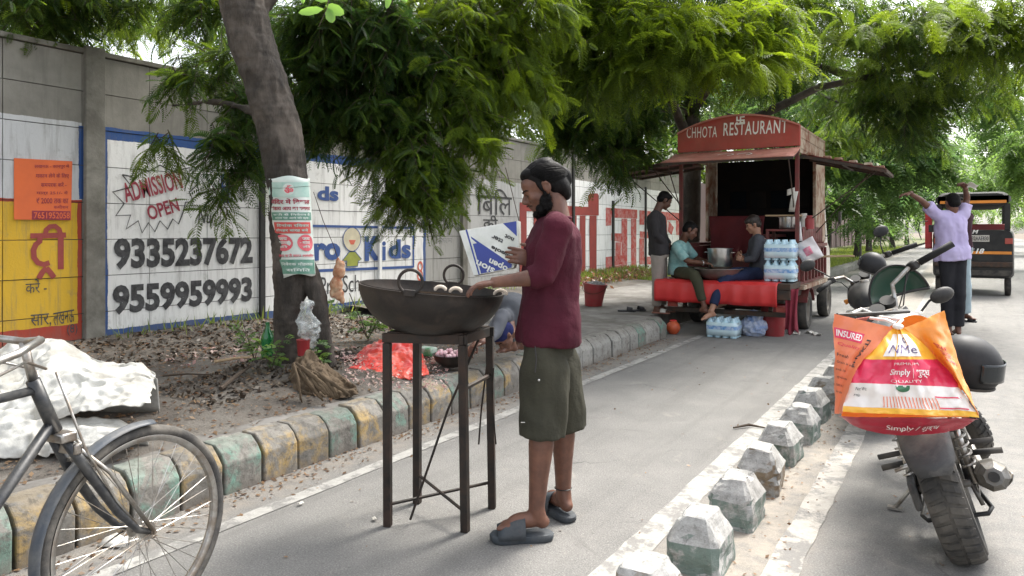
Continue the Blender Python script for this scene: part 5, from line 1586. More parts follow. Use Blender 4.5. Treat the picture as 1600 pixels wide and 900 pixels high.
# ================================================================== SIGN SHEET HELD BY THE COOK
bdc = [P(717, 361, 3.52), P(810, 345, 3.40), P(811, 417, 3.36), P(740, 431, 3.46)]
MBW = M('printed_white', (.74, .75, .72, 1), (.66, .68, .62, 1), 6, .5, bs=.1, dirt=(.45, .47, .42, 1), dscale=6, damt=.5)
MBB = M('printed_blue', (.03, .05, .26, 1), (.035, .06, .30, 1), 6, .5, bs=.05)
n_ = (bdc[1] - bdc[0]).cross(bdc[3] - bdc[0]).normalized()
if n_.dot(CD) > 0: n_ = -n_
bo = empty('box_lid', bdc[3], label='white and navy printed box lid with upside down words, held over the pan', cat='box lid')
def bl_(u, v, o=0): return bdc[0].lerp(bdc[1], u).lerp(bdc[3].lerp(bdc[2], u), v) + n_ * o
m_ = MB(); m_.poly([bl_(0, 0), bl_(1, 0), bl_(1, .62), bl_(.88, 1), bl_(0, 1)], -n_ * .03)
m_.build('lid', MBW, bo, smooth=False, bevel=.002)
def bp(uv, mt, o, name): MB().poly([bl_(u, v, o) for u, v in uv]).build(name, mt, bo, smooth=False)
bp([(.115, .0), (.145, .0), (.145, 1), (.115, 1)], MBB, .0015, 'printed_stripe')
bp([(.175, .16), (.86, .92), (.84, .985), (.175, .985)], MBB, .0015, 'printed_triangle')
bp([(.75, .0), (.97, .0), (.97, .33)], MBB, .0015, 'printed_triangle')
def btext(s, u, v, ang, w, h, mt):
    X = (bdc[1] - bdc[0]).normalized(); Yv = n_.cross(X)
    if Yv.z < 0: Yv = -Yv
    a = math.radians(ang)
    xd = X * math.cos(a) + Yv * math.sin(a); yd = -X * math.sin(a) + Yv * math.cos(a)
    text_mb(s, bl_(u, v, .003), xd, yd, w, h, .03, n=n_).build('lettering', mt, bo, smooth=False)
btext('sion', .50, .94, 148, .105, .030, MBW)
btext('open', .80, .93, 148, .105, .030, MBW)
btext('sole', .74, .62, 148, .075, .020, MBLK)
btext('tter', .74, .36, 148, .065, .020, MBLK)
btext('not', .93, .36, 148, .05, .020, MBLK)
btext('hujm', .90, .74, 148, .07, .018, MBLK)

# ================================================================== PAPERS ON WALL AND TREE
op = empty('orange_notice', WX(80, 343, WALLX + .01), label='orange printed notice pasted high on the wall at the left', cat='notice')
MORP = M('orange_paper', (.80, .17, .05, 1), (.72, .15, .05, 1), 5, .7, bs=.1)
q0, q1 = WX(20, 248, WALLX + .009), WX(112, 342, WALLX + .009)
def pr_(px, py, o=.011): return WX(px, py, WALLX + o)
m_ = MB(); m_.poly([pr_(22, 247), pr_(113, 252), pr_(111, 344), pr_(22, 343)], (-.004, 0, 0)); m_.build('sheet', MORP, op, smooth=False)
MB().poly([pr_(50, 329, .0125), pr_(110, 330, .0125), pr_(110, 344, .0125), pr_(50, 343, .0125)]).build('number_band', MMAR, op, smooth=False)
def otext(s, px0, px1, yt, yb, mt):
    a = pr_(px0, yb, .014); b_ = pr_(px1, yb, .014)
    text_mb(s, a, (b_ - a).normalized(), UP, (b_ - a).length, pr_(px0, yt).z - a.z, .01, n=WN).build('lettering', mt, op, smooth=False)
otext('लखनऊ - कानपुर में', 54, 108, 256, 264, MMAR); otext('मकान लेने के लिए', 56, 108, 270, 279, MMAR); otext('समपरक करें -', 64, 104, 284, 292, MMAR)
otext('मात्र 251/- में', 57, 106, 298, 305, MMAR); otext('₹ 2000 तक का', 57, 107, 309, 318, MMAR); otext('कमीशन', 84, 107, 320, 326, MMAR); otext('7651952058', 53, 109, 331.5, 341.5, MORP)

tp = empty('tree_poster', P(452, 435, 5.35), label='torn white, green and red Hindi poster wrapped round the leaning trunk', cat='poster')
MPOW = M('poster_paper', (.66, .70, .66, 1), (.52, .60, .55, 1), 6, .6, bs=.25, bscale=9, bd=.01)
MPOG = M('poster_green', (.06, .19, .13, 1), (.16, .30, .24, 1), 16, .6, bs=.1)
MPOR = M('poster_red', (.52, .06, .06, 1), (.45, .09, .07, 1), 16, .6, bs=.1)
MPOK = M('poster_pink', (.60, .07, .10, 1), (.62, .16, .18, 1), 20, .6, bs=.1)
MPOGL = M('poster_pale_green', (.30, .48, .42, 1), (.45, .58, .52, 1), 9, .6, bs=.1)
def tpp(u, v, o=0.0):
    """u 0..1 across the visible poster, v 0 top .. 1 bottom, wrapped round the trunk"""
    xl = 415 + 19 * v ** 1.1; xr = 484 + 9 * v
    cx = (xl + xr) / 2; hw = (xr - xl) / 2
    a = (u - .5) * math.radians(150)
    px = cx + hw * math.sin(a) / math.sin(math.radians(75))
    py = 277 + 154 * v + (2.5 * math.sin(u * 9) if v in (0, 1) else 0) + (5 * (.5 - u) if v == 1 else 0)
    rad = hw * D1 / F
    return P(px, py, D1 - .015 - rad * math.cos(a) * 1.0 - o)
def tpatch(u0, u1, v0, v1, mt, o, name, nu=14, nv=8):
    m_ = MB(); m_.grid(lambda a, b_: tpp(u0 + (u1 - u0) * a, v0 + (v1 - v0) * b_, o + .003 * math.sin(7 * a + 9 * b_) * 0), nu, nv)
    return m_.build(name, mt, tp, angle=180)
m_ = MB(); m_.grid(lambda a, b_: tpp(a, b_, .004 + .003 * math.sin(9 * a + 5 * b_)), 24, 24); m_.build('paper', MPOW, tp, thick=.001, angle=180)
tpatch(.08, .93, .05, .20, MPOGL, .010, 'printed_panel')
tpatch(.10, .95, .355, .435, MPOG, .010, 'printed_band'); tpatch(.13, .90, .455, .57, MPOR, .010, 'printed_band')
tpatch(.12, .97, .835, .98, MPOG, .010, 'printed_band')
def tdisc(u, v, ru, rv, mt, name, o=.010):
    m_ = MB(); c = tpp(u, v, o); pts = [tpp(u + ru * math.cos(a), v + rv * math.sin(a), o) for a in [2*PI*k/18 for k in range(18)]]
    m_.add([c] + pts, [(0, 1 + k, 1 + (k + 1) % 18) for k in range(18)]); m_.build(name, mt, tp, smooth=False)
tdisc(.30, .665, .19, .085, MPOK, 'printed_disc'); tdisc(.76, .665, .19, .085, MPOK, 'printed_disc')
tdisc(.5, .12, .10, .06, MPOW, 'printed_disc', .012)
def ttext(s, u0, u1, v0, v1, mt, bold=.02, o=.013):
    mb = text_mb(s, (0, 0, 0), (1, 0, 0), (0, 1, 0), 1, 1, bold)
    mb.v = [tpp(u0 + (u1 - u0) * p.x, v1 + (v0 - v1) * p.y, o) for p in mb.v]
    mb.build('lettering', mt, tp, smooth=False)
ttext('ॐ', .42, .58, .08, .16, MPOK, .05, .015)
ttext('मंदिर में विशाल', .12, .92, .215, .275, MMAR, .03); ttext('भंडारा आप का सवागत', .12, .92, .29, .335, MMAR, .03)
ttext('सभी से निवेदन है', .14, .9, .365, .392, MPOW); ttext('समय पर आने की कृपा', .18, .85, .40, .427, MPOW)
ttext('दिनांक रविवार', .2, .85, .47, .505, MPOGL); ttext('दोपहर बारह बजे', .17, .82, .52, .555, MPOGL)
for u in (.30, .76):
    for k, s in enumerate(('जय', 'माता', 'दी')): ttext(s, u - .09, u + .09, .61 + .04 * k, .638 + .04 * k, MPOW, .02)
ttext('आप सभी सादर आमंतरित', .16, .93, .775, .81, MPOK); ttext('निवेदक मोहलला', .2, .9, .86, .90, MPOW); ttext('समिति', .3, .8, .92, .955, MPOW)
m_ = MB()
for k in range(2):
    v = (.10, .80)[k]; m_.tube([tpp(u, v + .01 * math.sin(u * 5), .012) for u in [i / 14 for i in range(15)]], .0012, 4, cap=False)
m_.build('string', MTWIG, tp)

# ================================================================== LITTLE THINGS ROUND THE TREE
MSACK = M('white_woven_sack', (.62, .61, .57, 1), (.52, .51, .47, 1), 5, .65, bs=.35, bd=.01, bscale=30, dirt=(.28, .26, .22, 1), dscale=4, damt=.7)
def sheet_heap(name, top, bot, D0, dep, h, mt, lab, cat, seed, amp, sc, nu=90, nv=60):
    """crumpled cloth over a heap: top and bottom outlines as (px, py) lists seen from the camera"""
    cr = crumple(amp, sc, seed)
    def ip(L, u):
        t = u * (len(L) - 1); i = min(int(t), len(L) - 2); f = t - i
        return L[i][0] * (1 - f) + L[i + 1][0] * f, L[i][1] * (1 - f) + L[i + 1][1] * f
    m_ = MB()
    def fn(u, v):
        a, b_ = ip(top, u), ip(bot, u)
        w = v
        px = b_[0] + (a[0] - b_[0]) * w + 3 * noise.noise(V((u * 9, v * 7, seed)))
        py = b_[1] + (a[1] - b_[1]) * w + 3 * noise.noise(V((u * 8, v * 9, seed + 5)))
        p = P(px, py, D0 + dep * w - h * math.sin(PI * w) * math.sin(PI * min(1, u * .9 + .05)))
        q = cr(p)
        return p + (-CD * .6 + UP * .7) * q
    m_.grid(fn, nu, nv)
    def back(u, v):
        a = ip(top, u); p = P(a[0], a[1] + 2, D0 + dep)
        z = .25
        return p + CD * (.03 * v) + UP * ((z - p.z) * v)
    m_.grid(back, nu, 6)
    o = m_.build(name, mt, thick=.003, angle=180)
    return tag(o, lab, cat)
sheet_heap('white_sack', [(-60, 560), (-20, 545), (30, 540), (60, 531), (90, 533), (120, 548), (150, 560), (180, 567), (215, 571), (246, 590)], [(-60, 690), (-20, 690), (30, 680), (60, 672), (90, 664), (120, 655), (150, 650), (180, 645), (215, 641), (236, 632)], 3.75, .75, .16, MSACK, 'large crumpled white woven sack heaped on the pavement behind the bicycle', 'sack', 2, .075, 3.1, 110, 80)
sheet_heap('white_sack', [(-40, 640), (20, 640), (60, 650), (100, 655), (150, 655), (190, 660), (228, 672)], [(-40, 720), (20, 716), (60, 712), (100, 705), (150, 700), (190, 696), (226, 684)], 3.55, .25, .06, MSACK, 'flatter white sack lying lowest, right behind the bicycle wheel', 'sack', 5, .040, 4.2, 60, 30)
MJUTE = M('brown_jute_cloth', (.135, .095, .058, 1), (.085, .060, .037, 1), 9, .95, bs=.8, bd=.008, bscale=70)
jo = sheet_heap('jute_heap', [(452, 596), (458, 574), (470, 556), (484, 548), (498, 560), (512, 574), (530, 588), (556, 604)], [(456, 636), (466, 640), (478, 640), (490, 640), (505, 634), (520, 628), (540, 622), (560, 618)], 4.92, .30, .09, MJUTE, 'heap of crumpled brown jute cloth at the foot of the leaning tree', 'cloth', 9, .050, 7.5, 80, 50)
rg = random.Random(14)
for k in range(11):
    x0 = 458 + rg.uniform(0, 55); x1 = x0 + rg.uniform(10, 55)
    a, b_ = P(x0, 572 + .3 * (x0 - 458) + rg.uniform(-6, 6), 4.86), P(x1, 628 - .12 * (x1 - 458) + rg.uniform(-4, 4), 4.76)
    mid = a.lerp(b_, .5) + V((0, 0, .03)) - CD * rg.uniform(.03, .07) + CR * rg.uniform(-.04, .04)
    q = MB(); pts = [a * (1-t)**2 + mid * 2*t*(1-t) + b_ * t*t for t in [i / 12 for i in range(13)]]
    pts = [p + V((rg.uniform(-.004, .004), rg.uniform(-.004, .004), rg.uniform(-.004, .004))) for p in pts]
    q.tube(pts, [.008 + .009 * math.sin(PI * i / 12) + rg.uniform(0, .003) for i in range(13)], 8, flat=.55)
    q.build('fold', MJUTE, jo, angle=180)
# red sheet
MRSH = M('red_film', (.62, .035, .035, 1), (.70, .10, .06, 1), 3, .3, bs=.5, bd=.02, bscale=12, coat=.3)
sheet_heap('plastic_sheet', [(548, 566), (560, 552), (575, 540), (595, 532), (612, 528), (640, 530), (655, 545), (664, 566)], [(538, 579), (556, 577), (575, 580), (595, 585), (612, 592), (640, 592), (658, 588), (670, 584)], 5.55, .8, .10, MRSH, 'glossy bright red plastic sheet over a low heap behind the stand', 'plastic sheet', 3, .035, 6.5, 70, 40)
MPET = leaf_mat('petals', (.30, .16, .15), (.62, .52, .46), .3)
def petal(r):
    g_ = G(r.uniform(535, 700), r.uniform(566, 606), .27); return (g_.x, g_.y, .268 + soil_h(g_.x, g_.y) + r.uniform(0, .03))
flakes('flower_petals', 600, petal, .026, MPET, 'pink and cream flower petals and onion skins scattered before the red sheet', 12, .6)
flakes('onion_skins', 240, lambda r: (lambda g_: (g_.x, g_.y, .262 + soil_h(g_.x, g_.y)))(G(r.uniform(250, 700), r.uniform(545, 575), .27)), .045, MPET, 'pale scraps strewn behind the tree towards the wall', 13, .5)
# dark bowl of flowers in front of the crouching man
g_ = G(706, 572, .27)
t = empty('dark_bowl', g_, label='wide dark bowl of pink onions on the kerb, before the crouching man', cat='bowl')
m_ = MB(); m_.lathe([(.001, 0), (.08, 0), (.13, .04), (.16, .10), (.165, .10), (.15, .09), (.12, .05), (.001, .03)], g_, n=28); m_.build('body', MPAN, t)
ob = MB().ell((0, 0, 0), (.022, .022, .018), nu=8, nv=6).mesh('onion', M('pink_onion', (.60, .30, .36, 1), (.75, .6, .6, 1), 30, .4, bs=0))
for k in range(34):
    a = random.uniform(0, 2*PI); r_ = .13 * random.random() ** .5
    o = bpy.data.objects.new('onion', ob); col.objects.link(o); o.parent = t; o.location = (math.cos(a) * r_, math.sin(a) * r_, .095 + random.uniform(-.01, .02) + .02 * (1 - r_ / .13)); o.rotation_euler = (random.random() * 3, random.random() * 3, 0)
# cap on a second bowl: green plastic
g_ = G(668, 556, .27)
m_ = MB(); m_.box((0, 0, .04), (.16, .10, .08)); o = m_.build('green_packet', M('green_packet', (.08, .32, .14, 1), (.6, .65, .6, 1), 12, .4), bevel=.015); o.location = g_; tag(o, 'green and white packet behind the stand', 'packet')
# green bottle
MGB = M('green_bottle_plastic', (.02, .30, .09, 1), (.03, .24, .07, 1), 5, .12, bs=.15, trans=.5)
g_ = P(418, 558, 5.75)
t = empty('green_bottle', g_, label='empty green plastic bottle standing left of the leaning tree', cat='bottle')
m_ = MB(); m_.lathe([(.001, 0), (.045, .0), (.05, .02), (.044, .08), (.05, .14), (.046, .17), (.018, .23), (.016, .26), (.001, .26)], g_, n=18); m_.build('body', MGB, t)
m_ = MB(); m_.cyl(g_ + V((0, 0, .26)), g_ + V((0, 0, .278)), .017, 12); m_.build('cap', MGB, t)
# clear bag and red cup tied between the stems
MCLR = M('clear_polythene', (.62, .66, .66, 1), (.5, .54, .54, 1), 12, .15, bs=.7, bd=.02, bscale=18, trans=.3, alpha=.5)
lump('polythene_bag', P(482, 510, 5.36), (.07, .05, .15), .007, 'clear polythene bag tied between the two stems of the tree', 'bag', MCLR, .034, 10, [((0, 0, 0), (1, 1, .8)), ((-.1, 0, .6), (.55, .6, .6)), ((.1, 0, -.5), (.8, .8, .5))], 5, 1)
c = P(474, 555, 5.3)
m_ = MB(); m_.lathe([(.001, 0), (.040, 0), (.048, .11), (.052, .115), (.045, .112), (.001, .10)], n=18); o = m_.build('red_cup', MREDPL); o.location = c; tag(o, 'red plastic cup under the polythene bag at the tree', 'cup')
# hanging stuffed thing, on its wire
t = empty('hanging_toy', P(530, 472, 5.6), label='worn brown stuffed toy hanging on a wire before the mural', cat='toy')
m_ = MB(); s = 5.6 / F
for (x, y, rx, rz) in ((530, 424, 11, 13), (533, 415, 7, 8), (526, 445, 11, 14), (530, 460, 9, 10), (535, 470, 5, 6), (520, 458, 6, 7), (528, 409, 4, 7)):
    m_.ell(P(x, y, 5.6), (rx * s, rx * s * .8, rz * s), nu=12, nv=8)
fuse(m_, .007, 2, folds(.008, 20)).build('body', M('brown_plush', (.30, .10, .05, 1), (.42, .22, .12, 1), 14, .9, bs=.6, dirt=(.5, .38, .26, 1), dscale=16, damt=.8), t, angle=180)
m_ = MB(); m_.tube([P(528, 405, 5.6), P(522, 385, 5.6), P(505, 345, 5.62), P(490, 300, 5.65)], .0028, 5); m_.build('wire', MIRON, t)
m_ = MB(); m_.tube([P(546, 458, 5.7), P(555, 480, 5.72), P(566, 504, 5.75), P(572, 525, 5.8)], .004, 5, cap=True); tag(m_.build('bent_wire', MIRON), 'dark bent wire standing in the weeds behind the pan', 'wire')
m_ = MB(); m_.tube([P(790, 262, 5.2), P(800, 300, 5.2), P(812, 350, 5.25)], .003, 5); tag(m_.build('thin_twig', MTWIG), 'thin bare twig hanging in front of the face of the cook', 'twig')
# sticks, slippers
for i, (a, b_, r, lab) in enumerate((((335, 568), (402, 564), .013, 'pale stick lying on the soil near the wall'), ((345, 618), (392, 596), .016, 'pointed dark wood chip on the soil left of the tree'), ((255, 588), (330, 592), .008, 'thin twig on the soil beside the white sack'))):
    A, B = soilP(*a), soilP(*b_)
    m_ = MB(); m_.tube([A + V((0, 0, .02)), (A + B) / 2 + V((0, 0, .03)), B + V((0, 0, .02))], [r, r * .9, r * .5], 7); tag(m_.build('stick', MWOOD if i == 0 else MTWIG), lab, 'stick')
a, b_ = G(1150, 670), G(1210, 668)
m_ = MB(); m_.tube([G(1146, 671) + V((0, 0, .012)), G(1170, 668) + V((0, 0, .02)), G(1200, 672) + V((0, 0, .012))], [.006, .01, .004], 6); tag(m_.build('stick', MTWIG), 'dark twig lying against the fifth lane stone', 'stick')
MSLIP = M('dark_rubber', (.022, .022, .026, 1), (.035, .034, .038, 1), 9, .7, bs=.3)
def slipper(c, ang, L, lab, mt=MSLIP, parent=None, z=None, strapm=None):
    c = V(c); d = V((math.cos(ang), math.sin(ang), 0)); s = V((-d.y, d.x, 0))
    t = parent or empty('slipper', c, label=lab, cat='slipper')
    out = [(-.5, .0), (-.46, .32), (-.3, .38), (0, .32), (.25, .42), (.42, .36), (.5, .1), (.5, -.1), (.42, -.36), (.25, -.4), (0, -.3), (-.3, -.36), (-.46, -.3)]
    W = L * .36
    m_ = MB(); m_.poly([c + d * (a * L) + s * (b_ * W) for a, b_ in out], (0, 0, .022)); m_.build('sole', mt, t, bevel=.006)
    q = MB(); rings = []
    for a in (.02, .12, .26, .32):
        rings.append([c + d * (a * L) + s * (math.cos(t_) * W * .46) + V((0, 0, .02 + math.sin(t_) * (.055 - .05 * a))) for t_ in [PI * k / 10 for k in range(11)]])
    q.loft(rings, closed=False, cap=False); q.build('strap', strapm or mt, t, thick=.005)
    return t
slipper(P(979, 487, 1133 * 1.145 / (487 - 362)), .3, .26, 'left one of the dark slippers left on the pavement')
slipper(P(997, 486, 1133 * 1.145 / (487 - 362)), .9, .26, 'right one of the dark slippers left on the pavement')
# scraps near bicycle
for k, (px, py, w, lab) in enumerate(((182, 852, .13, 'crumpled white paper seen through the bicycle wheel'), (470, 790, .03, 'tiny white scrap on the road left of the stand'), (585, 814, .03, 'tiny white scrap beside the stand foot'))):
    g_ = G(px, py); q = MB(); q.grid(lambda u, v: V(((u - .5) * w, (v - .5) * w * .6, .01 + w * .3 * abs(math.sin(u * 5 + k) * math.sin(v * 4)))), 6, 6)
    o = q.build('paper_scrap', MWHITEP, thick=.002); o.location = g_; o.rotation_euler = (0, 0, .5 + k); tag(o, lab, 'paper scrap')
m_ = MB(); m_.poly([P(480, 596, 4.4), P(552, 588, 4.75), P(556, 594, 4.7), P(485, 604, 4.35)], (0, 0, .006)); 
# ================================================================== PEOPLE
def skin_mat(name, c1, c2):
    m, nt, b = new_mat(name)
    vec = coords(nt)
    c = mixc(nt, ramp(nt, noise_t(nt, vec, 14, 4, .6), .35, .65), c1, c2)
    nt.links.new(c, b.inputs['Base Color'])
    b.inputs['Roughness'].default_value = .5
    b.inputs['Subsurface Weight'].default_value = .08
    b.inputs['Subsurface Radius'].default_value = (.012, .005, .003)
    bump(nt, b, noise_t(nt, vec, 160, 4, .6), .15, .001)
    return m
MSKIN = skin_mat('brown_skin', (.165, .072, .044), (.095, .040, .026))
MSKIND = skin_mat('dark_brown_skin', (.12, .055, .035), (.09, .042, .027))
MSKINL = skin_mat('light_brown_skin', (.38, .20, .13), (.32, .165, .105))
MHAIR = M('black_hair', (.004, .0038, .004, 1), (.009, .008, .008, 1), 40, .55, bs=.5, bscale=160, bd=.002, spec=.12)
MEYE = M('dark_lash', (.012, .009, .008, 1), None, 5, .5, bs=0)
MLIP = M('lip', (.24, .095, .075, 1), (.20, .075, .06, 1), 30, .5, bs=.1)
def cloth_mat(name, c1, c2=None, sc=5, rough=.9, bs=.35, bscale=120, **k):
    return M(name, (*c1, 1), (*(c2 or tuple(x * .8 for x in c1)), 1), sc, rough, bs=bs, bd=.0015 if bscale > 60 else .012, bscale=bscale, spec=.2, **k)

def Fr(f, u):
    """frame matrix: columns forward, left, up"""
    f = V(f).normalized(); u = V(u); u = (u - f * u.dot(f)).normalized(); l = u.cross(f)
    return Matrix((f, l, u)).transposed()

def head_shape(mb, c, R, s=1.0, detail=True):
    def e(p, r, tilt=None):
        mb.ell(V(c) + R @ (V(p) * s), V(r) * s, R, nu=18, nv=12)
    e((-.012, 0, .036), (.097, .074, .083)); e((.030, 0, -.030), (.056, .056, .070)); e((.048, 0, .040), (.045, .056, .050))
    e((.078, 0, .020), (.016, .046, .011)); e((.056, .034, -.018), (.030, .024, .024)); e((.056, -.034, -.018), (.030, .024, .024))
    e((.050, 0, -.062), (.040, .036, .036)); e((.074, 0, -.090), (.020, .023, .018))
    mb.tube([V(c) + R @ (V(p) * s) for p in ((.084, 0, .020), (.098, 0, .002), (.112, 0, -.020), (.106, 0, -.030))], [.007 * s, .009 * s, .012 * s, .009 * s], 8)
    e((.100, .011, -.027), (.009, .008, .007)); e((.100, -.011, -.027), (.009, .008, .007))
    e((.087, 0, -.049), (.014, .023, .0065)); e((.084, 0, -.061), (.013, .020, .0075))
    for y in (.031, -.031): e((.074, y, .006), (.013, .014, .010))
    for y in (1, -1):
        e((-.006, .074 * y, -.002), (.018, .008, .031)); 
        mb.tube([V(c) + R @ (V(p) * s) for p in ((.004, .076*y, -.028), (-.016, .084*y, -.020), (-.024, .088*y, .006), (-.014, .086*y, .028), (.004, .079*y, .026))], .0045 * s, 6)

def hand(mb, w, d, n, t, s=1.0, curl=.5, spread=.25, vox=None, thumb=.6):
    """w wrist, d pointing direction, n where the palm faces, t towards the thumb"""
    w = V(w); d = V(d).normalized(); n = V(n); n = (n - d * n.dot(d)).normalized(); t = V(t); t = (t - d * t.dot(d) - n * t.dot(n)).normalized()
    R = Matrix((d, t, n)).transposed()
    m = MB()
    m.ell(w + d * .048 * s, V((.052, .039, .0155)) * s, R, 16, 10)
    m.tube([w - d * .03 * s, w + d * .02 * s], [.026 * s, .025 * s], 10, flat=1)
    for i, (o, L) in enumerate(((.030, .068), (.010, .078), (-.011, .072), (-.030, .056))):
        b = w + (d * .082 + t * o) * s
        dr = (d + t * o * spread * 12 * .3)
        pts = [b - d * .02 * s, b]; c_ = curl * (1 + .12 * i)
        a = 0
        for k, f in enumerate((.45, .32, .23)):
            a += c_ * (.8, .9, .6)[k]
            pts.append(pts[-1] + (dr.normalized() * math.cos(a) + n * math.sin(a)) * L * f * s)
        m.tube(pts, [.0095 * s, .0093 * s, .0086 * s, .0080 * s, .0062 * s], 8)
    b = w + (d * .022 + t * .026) * s
    p1 = b + (t * .75 + d * .65 + n * .25 * thumb) * .036 * s
    p2 = p1 + (t * .35 + d * .8 + n * .5 * thumb) * .028 * s
    p3 = p2 + (t * .05 + d * .85 + n * .6 * thumb) * .022 * s
    m.tube([b - t * .012 * s, p1, p2, p3], [.014 * s, .011 * s, .0098 * s, .0072 * s], 8)
    if vox:
        m = fuse(m, vox, 2)
    mb.v += []; o = len(mb.v); mb.v += m.v; mb.f += [tuple(i + o for i in f) for f in m.f]; mb.mi += [0] * len(m.f)

def foot(mb, ank, toe, s=1.0, up=UP, toes=True):
    t = V(toe).normalized(); l = V(up).cross(t).normalized(); u = t.cross(l)
    R = Matrix((t, l, u)).transposed(); a = V(ank)
    mb.tube([a + u * .03 * s, a + u * -.01 * s - t * .004 * s, a + u * -.045 * s - t * .016 * s], [.036 * s, .038 * s, .034 * s], 12)
    mb.ell(a + t * -.026 * s + u * -.052 * s, V((.036, .031, .030)) * s, R)
    mb.ell(a + t * .045 * s + u * -.042 * s, V((.088, .034, .036)) * s, R)
    mb.ell(a + t * .115 * s + u * -.060 * s, V((.050, .045, .020)) * s, R)
    if toes:
        for i, o in enumerate((.030, .013, -.003, -.018, -.032)):
            mb.ell(a + t * (.165 - .008 * i) * s + l * o * s + u * -.064 * s, V((.022, .0105 if i else .014, .012)) * s, R, 8, 6)

def ringpts(c, f, l, rx, ry, n=20, k=.85):
    out = []
    for j in range(n):
        a = 2 * PI * j / n
        ca, sa = math.cos(a), math.sin(a)
        out.append(V(c) + V(f) * (math.copysign(abs(ca) ** k, ca) * rx) + V(l) * (math.copysign(abs(sa) ** k, sa) * ry))
    return out

def tbend(a, b, c, ra, rb, rc, bulge=0, bd=None):
    """points and radii along a limb a-b-c with a soft joint"""
    a, b, c = V(a), V(b), V(c)
    pts = [a, a.lerp(b, .35), a.lerp(b, .7), b.lerp(a, .08).lerp(c, .04), b.lerp(c, .25), b.lerp(c, .6), c]
    rs = [ra, ra * .72 + rb * .28 + bulge * .3, ra * .35 + rb * .65, rb, rb * .8 + rc * .2 + bulge, rb * .4 + rc * .6 + bulge * .3, rc]
    return pts, rs

